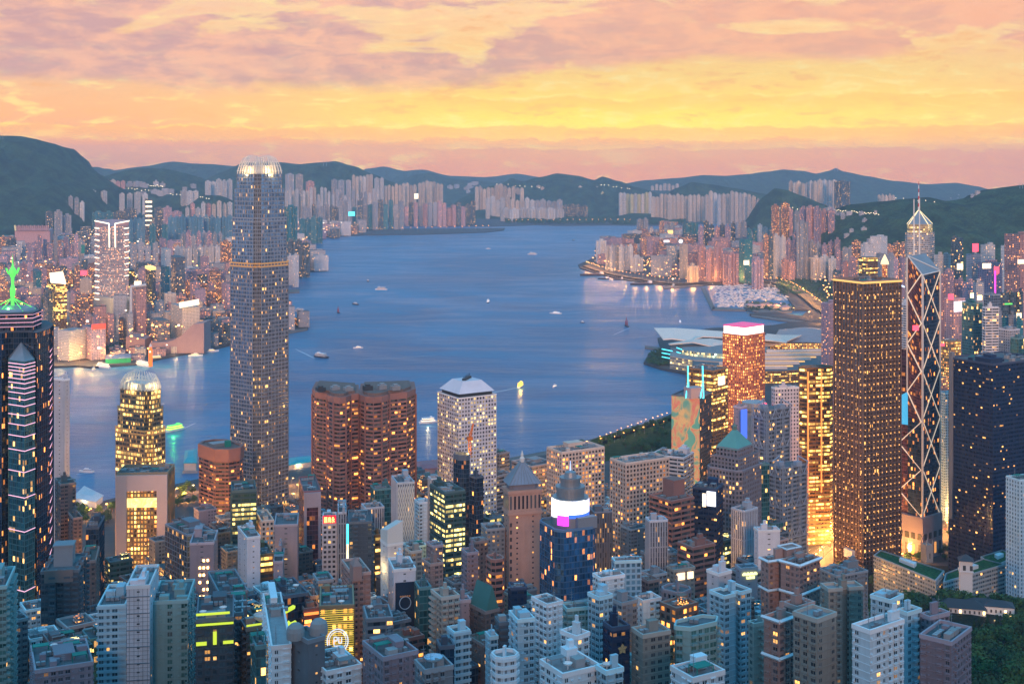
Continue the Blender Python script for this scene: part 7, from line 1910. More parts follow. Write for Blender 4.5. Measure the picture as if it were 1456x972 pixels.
# ---------------------------------------------------------------- the fabric of small blocks
def taken(x, y, r): return any(abs(x-a) < r+c*.8 and abs(y-b) < r+c*.8 for a, b, c in FARFOOT)
for f_ in FOOTS:
    c = poly_c(f_); r = max(sqrt((p[0]-c[0])**2+(p[1]-c[1])**2) for p in f_); FARFOOT.append((c[0], c[1], r))
KOWP = [tuple(G(x, y)[:2]) for x, y in kow[:24]]+[(X(520, 7600), 7600), (X(420, 8200), 8200), (X(0, 8200), 8200), (-3400, 8200), (-2600, 2600)]
ISLP = [tuple(G(x, y)[:2]) for x, y in ((1185, 500), (1180, 470), (1185, 440), (1150, 400), (1060, 396), (960, 402), (880, 390), (838, 380), (850, 366), (900, 352), (930, 342))]+[(X(960, 6900), 6900), (X(1130, 5600), 5600), (X(1200, 3800), 3800), (X(1520, 3200), 3200), (X(1520, 1500), 1500), (X(1300, 1450), 1450), (X(1190, 1750), 1750)]
CENP = [(X(-20, 700), 1240), (X(60, 1480), 1440), (X(110, 1480), 1430), (X(300, 1560), 1520), (X(440, 1600), 1560), (X(700, 1700), 1640), (X(845, 1600), 1560), (X(950, 1250), 1250), (X(1150, 1250), 1200), (X(1165, 900), 880), (X(1165, 700), 700), (X(1300, 560), 560), (X(1300, 430), 430), (X(-40, 430), 430), (X(-60, 700), 700)]
specs = []
def fill(poly, g, rot, hfun, sts, dmax, dmin=0, cond=None, wr=(.55, .8), place=''):
    ca, sa = cos(rot), sin(rot); xs_ = [p[0] for p in poly]; ys_ = [p[1] for p in poly]; R_ = max(max(map(abs, xs_)), max(ys_))*1.5
    n = int(R_/g)
    for i in range(-n, n):
        for j in range(-n, n):
            x, y = (i*ca-j*sa)*g, (i*sa+j*ca)*g
            if not (min(xs_) < x < max(xs_) and min(ys_) < y < max(ys_)): continue
            x += rs.uniform(-.12, .12)*g; y += rs.uniform(-.12, .12)*g
            if not (dmin < y < dmax): continue
            px = 728+F*x/y
            if px < -12 or px > 1470 or not inside((x, y), poly): continue
            if cond and not cond(px, x, y): continue
            w, dp = g*rs.uniform(*wr), g*rs.uniform(*wr)
            if taken(x, y, max(w, dp)*.5): continue
            h = hfun(px, x, y)
            if h <= 0: continue
            if place.startswith('wedged'):
                lim = 958 if y < 560 else 900 if y < 640 else 850 if y < 800 else 790 if y < 950 else 735 if y < 1150 else 0
                zt_ = (terr(x, y) if y < 1300 else 4)+h; pyt = Y0+F*(H-zt_)/y
                if pyt < lim: h -= (lim+rs.uniform(0, 45)-pyt)*y/F
                if h < 8: continue
            specs.append((x, y, w, dp, h, rot+rs.choice((0, 0, 0, .1)), rs.choice(sts), place))
def hk_h(px, x, y):  # peninsula fabric
    r = rs.random()
    if y < 2760: return rs.uniform(8, 22)
    return rs.uniform(16, 34) if r < .45 else rs.uniform(34, 62) if r < .9 else rs.uniform(62, 95)
fill(KOWP, 40, .30, hk_h, ['far_mauve', 'far_brown', 'far_grey', 'far_pink', 'far_dark', 'far_cream'], 4300, 2600, place='low across the water')
fill(KOWP, 82, .30, lambda px, x, y: rs.uniform(20, 80), ['far_mauve', 'far_brown', 'far_grey', 'far_white', 'far_dark'], 8200, 4300, place='inland across the water')
fill(ISLP, 48, .55, lambda px, x, y: (rs.uniform(28, 105) if rs.random() < .8 else rs.uniform(90, 140)) if px > 1290 and y < 3000 else rs.uniform(20, 75) if px < 1190 and y > 3300 else (rs.uniform(20, 40) if y < 3300 and px < 1290 else rs.uniform(28, 80)),
     ['far_mauve', 'far_brown', 'far_grey', 'far_pink', 'far_white', 'far_dark'], 4600, 1450, lambda px, x, y: y > (5100 if px < 905 else 4900 if px < 945 else 4780 if px < 1000 else 4480 if px < 1192 else 0), place='among the island blocks')
fill(ISLP, 70, .55, lambda px, x, y: rs.uniform(30, 100), ['far_mauve', 'far_brown', 'far_grey', 'far_pink', 'far_white', 'far_dark'], 6900, 4600, lambda px, x, y: y > 5150 or px > 940, place='on the far island shore')
def cen_h(px, x, y):
    if y > 1250: return rs.uniform(12, 22) if rs.random() < .5 and px > 560 else 0
    return rs.uniform(24, 80) if y > 900 else rs.uniform(22, 66)
fill(CENP, 18, radians(32), cen_h, ['resi_dark', 'resi_teal', 'resi_stone', 'blank_grey', 'stripe_dark', 'resi_dark', 'resi_pink', 'glass_dark', 'glass_green', 'office_brownband', 'grid_brown', 'gold_grid', 'office_band', 'resi_grey', 'resi_mauve', 'resi_white', 'resi_brown', 'office_greyband', 'resi_blue', 'resi_cream', 'glass_teal'], 1640, 610, lambda px, x, y: not (px > 1240 and y < 620) and not (px > 1185 and y > 620) and not (px > 1118 and y > 790), (.62, .92), place='wedged between the towers')
LMK = [('the silver harbour tower', 369), ('the golden claw tower', 199), ('the porthole tower', 663), ('the granite twin towers', 520), ('the tan pyramid tower', 742), ('the cream grid blocks', 870), ('the neon star tower', 40), ('the steel truss bank', 1110), ('the bronze lamp tower', 1232), ('the braced tower', 1308), ('the navy slab', 1420), ('the drum screen block', 808), ('the V lit tower', 158), ('the green pyramid tower', 1037), ('the marina', 1080), ('the curved glass tower', 955)]
specs.sort(key=lambda s: -(s[2]+s[3])*s[4]/s[1]**2)
def spec_mesh(s, mb=None, slot=0, S=None):
    x, y, w, dp, h, rz, st_, _ = s; S = S or ST[st_]; zb = 3.0 if y > 1300 else min(terr(x, y), 400)-3; z1 = (4 if y > 1300 else terr(x, y))+h
    ca, sa = cos(rz), sin(rz); pts = [(x+a*ca-b*sa, y+a*sa+b*ca) for a, b in ((-w/2, -dp/2), (w/2, -dp/2), (w/2, dp/2), (-w/2, dp/2))]
    own = mb or MB(); own.prism(pts, zb, z1, slot, True, False, cell_uv(S), slot+1)
    own.box((x+w*rs.uniform(-.2, .2), y+dp*rs.uniform(-.2, .2), z1), w*rs.uniform(.2, .4), dp*rs.uniform(.2, .4), rs.uniform(2, 4), rz, slot)
    own.box((x+w*rs.uniform(-.3, .3), y+dp*rs.uniform(-.3, .3), z1), w*.15, dp*.2, 1.8, rz, slot+1)
    return own, pts, z1
used_near = {}
sn = [s for s in specs if s[7].startswith('wedged')]; sf = [s for s in specs if not s[7].startswith('wedged')]
ind = sn[:285]+sf[:285]; rest = sn[285:]+sf[285:]
for s in ind:
    px = 728+F*s[0]/s[1]; key = (s[7], min(LMK, key=lambda l: abs(l[1]-px))[0]); used_near.setdefault(key, []).append((px, s))
nb_ = 0
for (place, lm), L_ in used_near.items():
    L_.sort(key=lambda t_: t_[0]); 
    for i, (px, s) in enumerate(L_):
        S = ST[s[6]]; tone = TONE.get(s[6], s[6].split('_')[1] if s[6].startswith('resi') else 'grey')
        nm = 'narrow_block' if s[1] < 1700 and s[7].startswith('wedged') else 'city_block'; w_ = ordw(i, len(L_))
        lab = f"{'slim' if nm == 'narrow_block' else 'small'} {tone} block {place} near {lm}"+(f", {w_}" if w_ else '')
        if len(lab.replace(',', '').split()) > 16: lab = lab.replace(' between the towers', '')
        if s[1] < 1300:
            mb, pts, z1 = spec_mesh(s); root = empty(nm, (s[0], s[1], z1-s[4]), lab, 'narrow block', 'small blocks '+place)
            attach(mb.build('facade', [S.mat, M[S.roof]]), root); n0 = len(LOG); mr = MB()
            if S.relief and s[1] < 1000: relief(mr, ccw(pts), max(z1-45, z1-round(s[4]/S.fl)*S.fl), z1, S, None)
            if mr.f: mr.build('facade_frame', S.wall)
            roofkit(None, pts, z1, rs, S, 1, True, 1.0, rs.random() < .4)
            for o in LOG[n0:]: attach(o, root)
        else:
            mb, pts, z1 = spec_mesh(s); o = mb.build(nm, [S.mat, M[S.roof]], None, (s[0], s[1], 0)); tag(o, lab, 'low building', 'small blocks '+place)
        nb_ += 1
by = {}
for s in rest: by.setdefault((s[7]), []).append(s)
for place, L_ in by.items():
    keys = sorted(set(s[6] for s in L_)); mb = MB(); mats = []
    for k_ in keys: mats += [ST[k_].mat, M[ST[k_].roof]]
    for s in L_: spec_mesh(s, mb, keys.index(s[6])*2, ST[s[6]])
    o = mb.build('city_fabric', mats); tag(o, 'dense mass of tiny blocks '+place, 'city fabric', kind='stuff')
print('COUNTS', ntall, len(ind), len(rest))
# ================================================================ roads, quays, breakwaters
def ribbon(name, pix, z, w, mat, thick=.6, pts=None):
    P = pts or [G(x, y, z) for x, y in pix]; mb = MB(); L_, R_ = [], []
    for i, p in enumerate(P):
        a = P[max(0, i-1)]; b = P[min(len(P)-1, i+1)]; t_ = Vector((b[0]-a[0], b[1]-a[1])).normalized(); n_ = Vector((-t_.y, t_.x))*w/2
        L_.append((p[0]+n_.x, p[1]+n_.y)); R_.append((p[0]-n_.x, p[1]-n_.y))
    zz = lambda i: P[i][2] if len(P[i]) > 2 else z
    for i in range(len(P)-1):
        q = [(*R_[i], zz(i)), (*R_[i+1], zz(i+1)), (*L_[i+1], zz(i+1)), (*L_[i], zz(i))]; mb.face(q)
        for a, b in ((R_[i], R_[i+1]), (L_[i+1], L_[i])): mb.face([(*a, zz(i)-thick), (*b, zz(i)-thick), (*b, zz(i)), (*a, zz(i))])
    return tag(mb.build(name, mat), kind='structure')
SHORE = [(834, 377), (846, 382), (880, 391), (925, 398), (960, 403), (1000, 401), (1060, 399), (1100, 400), (1128, 409), (1148, 422), (1166, 437), (1192, 452)]
ribbon('road', SHORE, 9.0, 34, M['asphalt'], 3)
ribbon('road', [(1092, 520), (1150, 500), (1192, 470)], 5, 30, M['asphalt'])
ribbon('road', [(60, 516), (150, 509), (240, 500), (300, 490), (338, 478), (345, 455), (320, 436), (300, 428)], 4.3, 22, M['asphalt'])
ribbon('road', [(850, 632), (905, 611), (960, 594)], 4.3, 10, M['paving'])
ribbon('promenade', [(560, 667), (640, 664), (700, 657), (780, 643), (850, 624), (905, 608), (950, 592)], 4.15, 16, M['paving'])
def GT(px, py):
    z = 20.0
    for _ in range(12): p = G(px, py, z); z = terr(p.x, p.y)*.6+z*.4
    return G(px, py, z)
nr = [GT(*p) for p in ((1142, 800), (1162, 782), (1186, 764), (1215, 752))]; ribbon('road', None, 0, 24, M['asphalt'], .3, [(p.x, p.y, p.z+.6) for p in nr])
nr2 = [GT(*p) for p in ((1262, 800), (1300, 775), (1330, 755), (1362, 735))]; ribbon('road', None, 0, 20, M['asphalt'], .3, [(p.x, p.y, p.z+.7) for p in nr2])
mb = MB()
for rd in (nr, nr2):
    for i in range(len(rd)-1):
        for k in range(9):
            a, b = rd[i].lerp(rd[i+1], k/9), rd[i].lerp(rd[i+1], (k+.5)/9); e = (b-a).normalized(); n_ = Vector((-e.y, e.x, 0))*.12; u = Vector((0, 0, .75))
            mb.face([a-n_+u, b-n_+u, b+n_+u, a+n_+u])
tag(mb.build('road_markings', M['white']), kind='structure')
for pix in ([(997, 409), (1003, 409), (1017, 438), (1012, 440)], [(1013, 436), (1060, 439), (1060, 441), (1013, 440)], [(942, 407), (1000, 404), (1000, 406), (944, 410)], [(1068, 447), (1110, 452), (1160, 458), (1160, 460), (1108, 455), (1068, 449)],
            [(917, 491), (945, 494), (945, 497), (917, 494)], [(436, 381), (464, 381), (464, 384), (438, 385)], [(405, 412), (426, 411), (426, 415), (405, 416)], [(402, 470), (438, 463), (437, 468), (404, 474)],
            [(1058, 431), (1090, 428), (1128, 436), (1126, 443), (1080, 444), (1060, 440)]):
    land('breakwater', pix, 3.2, M['paving'], zb=-1)
pk = land('park_lawn', [(800, 640), (850, 622), (905, 606), (955, 590), (985, 590), (960, 640), (860, 655)], 4.3, M['lawn'], zb=3)

# ================================================================ boats
M['boatwhite'] = simple('boat_white', (.75, .75, .76), .4, var=.08)
M['junk_red'] = simple('junk_sail', (.50, .05, .04), .7)
def hull(mb, L, B, h, mi=0, z0=-.3, sheer=.5):
    st_ = [(-.5, .75, 0), (-.3, 1, 0), (.1, 1, 0), (.35, .7, .5), (.5, .04, 1)]
    for i in range(len(st_)-1):
        (a, wa, sa_), (b, wb, sb) = st_[i], st_[i+1]; za, zb_ = h+sheer*sa_, h+sheer*sb
        A = [(a*L, -wa*B/2, za), (a*L, -wa*B*.35, z0), (a*L, wa*B*.35, z0), (a*L, wa*B/2, za)]; B_ = [(b*L, -wb*B/2, zb_), (b*L, -wb*B*.35, z0), (b*L, wb*B*.35, z0), (b*L, wb*B/2, zb_)]
        mb.face([A[0], A[1], B_[1], B_[0]], None, mi); mb.face([A[2], A[3], B_[3], B_[2]], None, mi); mb.face([A[0], B_[0], B_[3], A[3]], None, mi)
        if i == 0: mb.face([A[3], A[2], A[1], A[0]], None, mi)
def mkboat(kind, label, cat, loc, rz, L=24, group=None, hullm=None, deckm=None, lit=None):
    root = empty(cat.replace(' ', '_'), (loc[0], loc[1], 0), label, cat, group, rz)
    hullm = hullm or M['boatwhite']; deckm = deckm or M['boatwhite']
    mb = MB(); hull(mb, L, L*.26, L*.07+.6); mb.build('hull', hullm, root)
    h = L*.07+.6
    if kind == 'ferry':
        for i, (k, b_) in enumerate(((.72, .22), (.6, .2))):
            mb = MB(); mb.box((-L*.02, 0, h+i*2.9), L*k, L*b_, 2.3); mb.build('deckhouse', deckm, root)
            mb = MB(); mb.box((-L*.02, 0, h+i*2.9+.8), L*k+.2, L*b_+.2, .8); mb.build('window_band', lit or M['darkmetal'], root)
        mb = MB(); mb.box((-L*.02, 0, h+5.4), L*.66, L*.23, .35); mb.build('roof', deckm, root)
        mb = MB(); mb.box((L*.15, 0, h+5.7), L*.1, L*.14, 2); mb.build('wheelhouse', deckm, root); mb = MB(); mb.bar((-L*.1, 0, h+5.7), (-L*.1, 0, h+10), .35); mb.build('mast', M['metal'], root)
    elif kind == 'yacht':
        mb = MB(); mb.box((-L*.05, 0, h), L*.45, L*.18, 1.6); mb.build('cabin', deckm, root)
    elif kind == 'launch':
        mb = MB(); mb.box((-L*.05, 0, h), L*.5, L*.19, 2.0); mb.box((0, 0, h+2), L*.25, L*.15, 1.6); mb.build('cabin', deckm, root)
        mb = MB(); mb.box((-L*.05, 0, h+.7), L*.51, L*.195, .7); mb.build('window_band', lit or M['darkmetal'], root)
        mb = MB(); mb.bar((0, 0, h+3.6), (0, 0, h+L*.3+3), .25); mb.build('mast', M['metal'], root)
    elif kind == 'junk':
        for x_, hh in ((-L*.25, L*.5), (.08*L, L*.75), (L*.32, L*.4)):
            mb = MB(); mb.bar((x_, 0, h), (x_, 0, h+hh+1), .4); mb.build('mast', M['hull'], root)
            mb = MB(); f = [(x_-L*.14, -.1, h+1), (x_+L*.07, .1, h+.8), (x_+L*.05, .1, h+hh), (x_-L*.08, -.1, h+hh*.9)]; mb.face(f); mb.face([(a, b+.2, c) for a, b, c in reversed(f)])
            for q in range(4): mb.face([f[q], (f[q][0], f[q][1]+.2, f[q][2]), (f[(q+1) % 4][0], f[(q+1) % 4][1]+.2, f[(q+1) % 4][2]), f[(q+1) % 4]])
            mb.build('sail', M['junk_red'], root)
    elif kind == 'barge':
        mb = MB(); mb.box((-L*.38, 0, h), L*.14, L*.18, 7); mb.build('deckhouse', M['boatwhite'], root); mb = MB(); mb.box((.05*L, 0, h-.3), L*.6, L*.2, 1.5); mb.build('cargo', M['deck_brown'], root)
        mb = MB(); mb.bar((-L*.1, 0, h), (-L*.1, 0, h+13), .9); mb.bar((-L*.1, 0, h+3), (L*.3, 0, h+17), .6); mb.bar((-L*.1, 0, h+13), (L*.3, 0, h+17), .25); mb.build('derrick', M['darkmetal'], root)
    return root
yel = glow('ferry_yellow', (1, .62, .08), 1.8); grn = glow('ferry_green', (.15, .95, .15), 1.0)
BO = [('ferry', 456, 508, 40, 2.5, 'white and dark red ferry with a tall mast, left of centre harbour', M['hull'], M['boatwhite'], None), ('launch', 509, 495, 22, 3.3, 'small launch with a lit stern mid harbour, right of the red white ferry', None, None, M['screen_warm']),
 ('launch', 505, 433, 34, 2.2, 'white motor ship with a dark hull, above the small launch', M['hull'], None, None), ('junk', 481, 445, 22, 2.0, 'small red sailed junk near the headland', M['hull'], None, None),
 ('ferry', 542, 412, 40, 3.1, 'flat pale ferry far up the harbour, left', None, None, None), ('launch', 523, 400, 26, 1.9, 'tiny dark launch above the flat pale ferry', M['hull'], None, None), ('ferry', 426, 443, 34, 3.0, 'white ferry close by the left headland', None, None, None),
 ('ferry', 694, 430, 26, 1.5, 'square white lit boat alone in mid harbour', M['hull'], None, M['screen_white']), ('launch', 790, 446, 34, 2.8, 'white fast boat in the middle of the harbour', None, None, M['screen_white']), ('junk', 891, 464, 28, 1.8, 'red sailed junk crossing towards the winged hall', M['hull'], None, None),
 ('launch', 967, 458, 20, 1.5, 'small white boat before the marina wall', None, None, M['screen_white']), ('ferry', 740, 550, 26, 1.3, 'ferry glowing all yellow in the near harbour', None, yel, yel), ('launch', 789, 550, 18, 1.2, 'white boat right of the glowing yellow ferry', None, None, M['screen_warm']),
 ('ferry', 609, 601, 30, .35, 'white double deck ferry beside the porthole tower', None, None, M['screen_warm']), ('ferry', 249, 612, 36, .9, 'ferry lit bright green right of the golden claw tower', None, grn, yel), ('launch', 123, 671, 20, 3.0, 'white motor yacht in the near left water', None, None, None),
 ('ferry', 757, 362, 44, 3.0, 'white ferry far out near the right shore', None, None, None), ('launch', 815, 342, 26, 2.2, 'tiny dark boat farthest out near the right point', M['hull'], None, None), ('launch', 694, 354, 24, 3.0, 'tiny white boat farthest out in mid channel', None, None, None), ('launch', 828, 459, 14, 2.6, 'very small dark boat between the fast boat and the red junk', M['hull'], None, None),
 ('barge', 842, 392, 90, 3.3, 'dark crane barge moored at the right point, leftmost', M['hull'], None, None), ('barge', 858, 397, 40, 2.9, 'short work barge second from the right point', M['hull'], None, None), ('barge', 879, 398, 36, 3.1, 'small work barge third from the right point', M['hull'], None, None), ('barge', 912, 405, 80, 3.4, 'long dark crane barge off the shore road', M['hull'], None, None),
 ('barge', 951, 408, 40, 3.1, 'pale derrick boat by the outer breakwater', None, None, None), ('ferry', 146, 523, 40, 2.6, 'green and white ferry docked at the peninsula pier, left', None, None, M['screen_warm']), ('ferry', 202, 520, 44, 2.4, 'green and white ferry leaving the peninsula pier, right', None, None, M['screen_warm']),
 ('launch', 133, 526, 20, 1.7, 'small amber lit boat under the docked ferry', None, None, yel), ('launch', 278, 506, 30, .3, 'white launch moored along the concert hall quay, left', None, None, yel), ('launch', 300, 500, 34, .4, 'white launch moored along the concert hall quay, right', None, None, yel), ('ferry', 222, 511, 30, .3, 'pale tour boat at the clock tower quay', None, None, yel),
 ('ferry', 448, 381, 60, .1, 'lit cruise boat at the far left headland pier', None, None, M['screen_warm'])]
for kd, px, py, L_, rz, lab, hm, dm, lt in BO:
    p = G(px, py, 0); mkboat(kd, lab, 'junk' if kd == 'junk' else 'barge' if kd == 'barge' else 'ferry' if kd == 'ferry' else 'motor boat', p, rz, L_, None, hm, dm, lt)
for px, py, col, pw in ((740, 552, (1, .6, .1), 9000), (249, 618, (.1, 1, .15), 9000), (609, 604, (1, .8, .4), 4000), (133, 530, (1, .5, .1), 9000)): q = G(px, py, 0); lamp((q.x, q.y-10, 4), pw, col, 1)
# wakes: low foam ridges behind the moving boats
foam = simple('foam', (.55, .62, .68), .8, var=.3)
for i, (px, py, qx, qy, w) in enumerate(((736, 551, 640, 570, 2.6), (447, 509, 420, 496, 2.0), (895, 466, 872, 476, 1.6), (261, 609, 278, 601, 1.6), (136, 671, 108, 674, 1.2), (500, 495, 470, 499, 1.5), (535, 412, 500, 413, 3.0), (515, 511, 620, 505, 1.4), (800, 446, 840, 443, 2.0))):
    a, b = G(px, py, 0), G(qx, qy, 0); mb = MB(); d_ = (b-a).normalized(); n_ = Vector((-d_.y, d_.x, 0)); N = 14
    for k in range(N):
        f0, f1 = k/N, (k+1)/N; p, q = a.lerp(b, f0), a.lerp(b, f1); w0, w1 = w*(.5+f0*1.2)*(1-f0*.7), w*(.5+f1*1.2)*(1-f1*.7)
        mb.face([p-n_*w0+Vector((0, 0, .04)), q-n_*w1+Vector((0, 0, .04)), q+n_*w1+Vector((0, 0, .04)), p+n_*w0+Vector((0, 0, .04))])
    tag(mb.build('wake_foam', foam), 'pale foam wake trailing behind a boat', 'wake', kind='stuff')
# the packed marina
rs = random.Random(9)
proto = [mkboat('yacht', 'small white yacht packed into the marina basin', 'yacht', (0, 0, 0), 0, 15, 'yachts packed in the marina'), mkboat('launch', 'white motor yacht with dark windows packed into the marina basin', 'motor yacht', (0, 0, 0), 0, 18, 'motor yachts packed in the marina')]
def copy_tree(o, parent=None):
    c = o.copy(); COL.objects.link(c); c.parent = parent
    for ch in list(o.children): copy_tree(ch, c)
    return c
spots = []
for row in range(17):
    py = 405.5+row*1.9
    for k in range(24):
        px = 1013+k*5.1+rs.uniform(-1.4, 1.4)+(row % 2)*2.5
        if px > 1104+row*1.6 or (px > 1062 and py > 428) or (px < 1020 and py > 420+(px-1013)*.5) or rs.random() < .10: continue
        spots.append((px, py+rs.uniform(-.5, .5)))
for i, (px, py) in enumerate(spots[:300]):
    p = G(px, py, 0); k = 0 if rs.random() < .6 else 1
    o = proto[k] if not proto[k].get('_used') else copy_tree(proto[k])
    proto[k]['_used'] = 1; o.location = (p.x, p.y, 0); o.rotation_euler.z = rs.choice((.3, .35, 1.9, 3.4))+rs.uniform(-.1, .1); s_ = rs.uniform(.8, 1.25); o.scale = (s_, s_, s_)
# piers and sheds
def pier(label, L, z, h, wallm, roofm, lampc=None):
    q = ccw([tuple(G(px, py, z)[:2]) for px, py in L]); c = poly_c(q); r_ = empty('ferry_pier', (c[0], c[1], 0), label, 'pier')
    mb = MB(); mb.prism(offset(q, 2), -1, 3.6, 0, True); part(mb, 'deck', M['concrete'], r_)
    mb = MB(); mb.prism(q, 3.6, z+h, 0, True); part(mb, 'shed', wallm, r_)
    o = offset(q, 1.2); c = poly_c(o); mb = MB(); mb.prism(o, z+h, z+h+.6, 0, False, True)
    for k in range(len(o)):
        a, b = o[k], o[(k+1) % len(o)]; mb.face([(*a, z+h+.6), (*b, z+h+.6), (*scaled([b], c, .45)[0], z+h+3.4), (*scaled([a], c, .45)[0], z+h+3.4)])
    mb.face([(*scaled([p], c, .45)[0], z+h+3.4) for p in o]); part(mb, 'roof', roofm, r_)
    if lampc: lamp((c[0], c[1]-22, 9), lampc, (1, .7, .35), 1, r_)
teal = simple('teal_roof', (.04, .38, .40), .5)
pier('white roofed ferry pier in the near left water', [(104, 716), (120, 700), (146, 713), (136, 722)], 4, 7, M['boatwhite'], simple('pale_roof', (.5, .56, .6), .5), 3000)
pier('cream pier with a green roof, left of the stepped brick block', [(262, 668), (264, 650), (279, 648), (279, 668)], 4, 9, ST['far_cream'].wall, teal, 3000)
pier('pier with a bright teal canopy between the silver tower and the twins', [(410, 668), (413, 658), (447, 655), (447, 662)], 4, 6, ST['far_cream'].wall, teal, 4000)
pier('red roofed pier sheds left of the porthole tower', [(590, 674), (592, 663), (622, 660), (622, 672)], 4, 6, ST['far_pink'].wall, simple('rose_roof', (.45, .13, .14), .6), 3000)
pier('green sided ferry pier on the peninsula under the brick hotel', [(150, 517), (152, 511), (186, 509), (186, 515)], 4, 9, simple('pier_green', (.02, .30, .12), .5), simple('pier_roof', (.22, .25, .32), .5), 20000)

# ================================================================ trees
leafm = []
for i, (c1, c2) in enumerate((((.010, .04, .018), (.075, .16, .045)), ((.012, .045, .018), (.09, .18, .05)), ((.016, .05, .026), (.045, .105, .045)))):
    m, t, out = new_mat('foliage'); geo = t.node('ShaderNodeNewGeometry'); oi = t.node('ShaderNodeObjectInfo').outputs['Random']
    obn = t.noise(t.node('ShaderNodeTexCoord').outputs['Object'], .55, 2.0, .6)
    rnd = t.white(t.xyz(t.m('FLOOR', t.m('MULTIPLY', geo.outputs['Random Per Island'], 997.0)), oi, 0.0))[0]
    c = t.mix(t.m('ADD', t.m('ADD', t.m('MULTIPLY', rnd, .3), t.m('MULTIPLY', oi, .35)), t.m('SUBTRACT', t.m('MULTIPLY', obn, 1.9), .75), clamp=True), (*c1, 1), (*c2, 1)); principled(t, out, c, .8, 0, .2); leafm.append(m)
bark = simple('bark', (.09, .07, .05), .9)
def tree_meshes(seed, n=620, sq=.8):
    r = random.Random(seed); tr = MB(); tr.bar((0, 0, -1), (.1, 0, 3.0), .7, .5, 7); lobes = []
    for i in range(6):
        a = r.uniform(0, 2*pi); rr = r.uniform(1.2, 3.0); z = r.uniform(3.6, 6.8); lobes.append((rr*cos(a), rr*sin(a), z, r.uniform(1.3, 2.5))); tr.bar((.1, 0, 2.6), (rr*cos(a)*.8, rr*sin(a)*.8, z), .35, .12, 5)
    lobes.append((0, 0, 6.6, 2.6)); cr = MB()
    for i in range(n):
        lx, ly, lz, lr = lobes[r.randrange(len(lobes))]
        while True:
            v = Vector((r.uniform(-1, 1), r.uniform(-1, 1), r.uniform(-1, 1)))
            if .25 < v.length < 1: break
        v = v.normalized()*(v.length**.35)*lr; p = Vector((lx, ly, lz))+Vector((v.x*1.1, v.y*1.1, v.z*sq)); s_ = r.uniform(.25, .62)
        nn_ = (v.normalized()+Vector((r.uniform(-.7, .7), r.uniform(-.7, .7), r.uniform(-.3, .9)))).normalized(); x_ = nn_.orthogonal().normalized(); y_ = nn_.cross(x_); a = r.uniform(0, 6.28); x2, y2 = x_*cos(a)+y_*sin(a), y_*cos(a)-x_*sin(a)
        cr.face([p-x2*s_-y2*s_*.6, p+x2*s_-y2*s_*.4, p+x2*s_*.5+y2*s_, p-x2*s_*.6+y2*s_*.7])
    return tr, cr
TP = []
for i in range(4):
    tr, cr = tree_meshes(40+i); r_ = empty('tree', (0, -900, 0), 'broad dark green tree', 'tree'); tr.build('trunk', bark, r_); cr.build('crown', leafm[i % 3], r_); TP.append(r_)
used = set()
def plant(px, py, s_, lab, grp, ground=True, z=None, k=None):
    p = GT(px, py) if ground else G(px, py, z); k = rs.randrange(4) if k is None else k
    if k in used: o = copy_tree(TP[k])
    else: o = TP[k]; used.add(k)
    o.location = (p.x, p.y, p.z); o.rotation_euler.z = rs.uniform(0, 6.28); o.scale = (s_*rs.uniform(.9, 1.15), s_*rs.uniform(.9, 1.15), s_*rs.uniform(.85, 1.2)); o['label'] = lab; o['group'] = grp
    return o
def clear(px, py):
    p = GT(px, py); return not any(inside((p.x, p.y), f_) for f_ in FOOTS)
def grove(x0, x1, y0, y1, n, s0, s1, lab, grp, shape=None, ground=True, z=None):
    for _ in range(n):
        for __ in range(20):
            px, py = rs.uniform(x0, x1), rs.uniform(y0, y1)
            if (shape is None or shape(px, py)) and clear(px, py): break
        plant(px, py, rs.uniform(s0, s1), lab, grp, ground, z)
grove(1384, 1462, 905, 1000, 62, 1.1, 2.0, 'dark tree in the dense wood at the lower right corner', 'trees of the lower right wood')
grove(1240, 1345, 838, 886, 48, .9, 1.4, 'dark tree between the green roofed offices and the white mansion', 'trees between offices and mansion', lambda px, py: py < 850+(px-1240)*.35)
grove(1345, 1462, 840, 862, 34, 1.1, 1.6, 'tree on the slope behind the white mansion', 'trees behind the mansion')
grove(1430, 1462, 866, 900, 12, .9, 1.3, 'tree right of the white mansion', 'trees right of the mansion')
grove(1190, 1246, 800, 816, 14, .8, 1.1, 'tree before the domed mission hall', 'trees before the mission hall')
grove(1240, 1300, 812, 838, 14, .8, 1.1, 'tree below the long green roofed wing', 'trees below the green roofed wing')
grove(1290, 1357, 762, 800, 24, .8, 1.2, 'tree in the garden under the braced tower', 'trees under the braced tower')
grove(1148, 1187, 722, 765, 18, .9, 1.3, 'tree in the small park left of the bronze lamp tower', 'trees left of the bronze lamp tower')
def grove_d(x0, x1, d0, d1, n, s0, s1, lab, grp):
    for _ in range(n):
        px, d = rs.uniform(x0, x1), rs.uniform(d0, d1); o = plant(px, 850, rs.uniform(s0, s1), lab, grp); o.location = (X(px, d), d, terr(X(px, d), d)-1)
grove_d(1236, 1350, 955, 1035, 48, 1.3, 1.9, 'tall tree standing in front of the green roofed offices', 'tall trees in front of the offices')
grove_d(1345, 1462, 1000, 1060, 34, 1.3, 1.9, 'tall tree rising just behind the white mansion', 'tall trees behind the mansion')
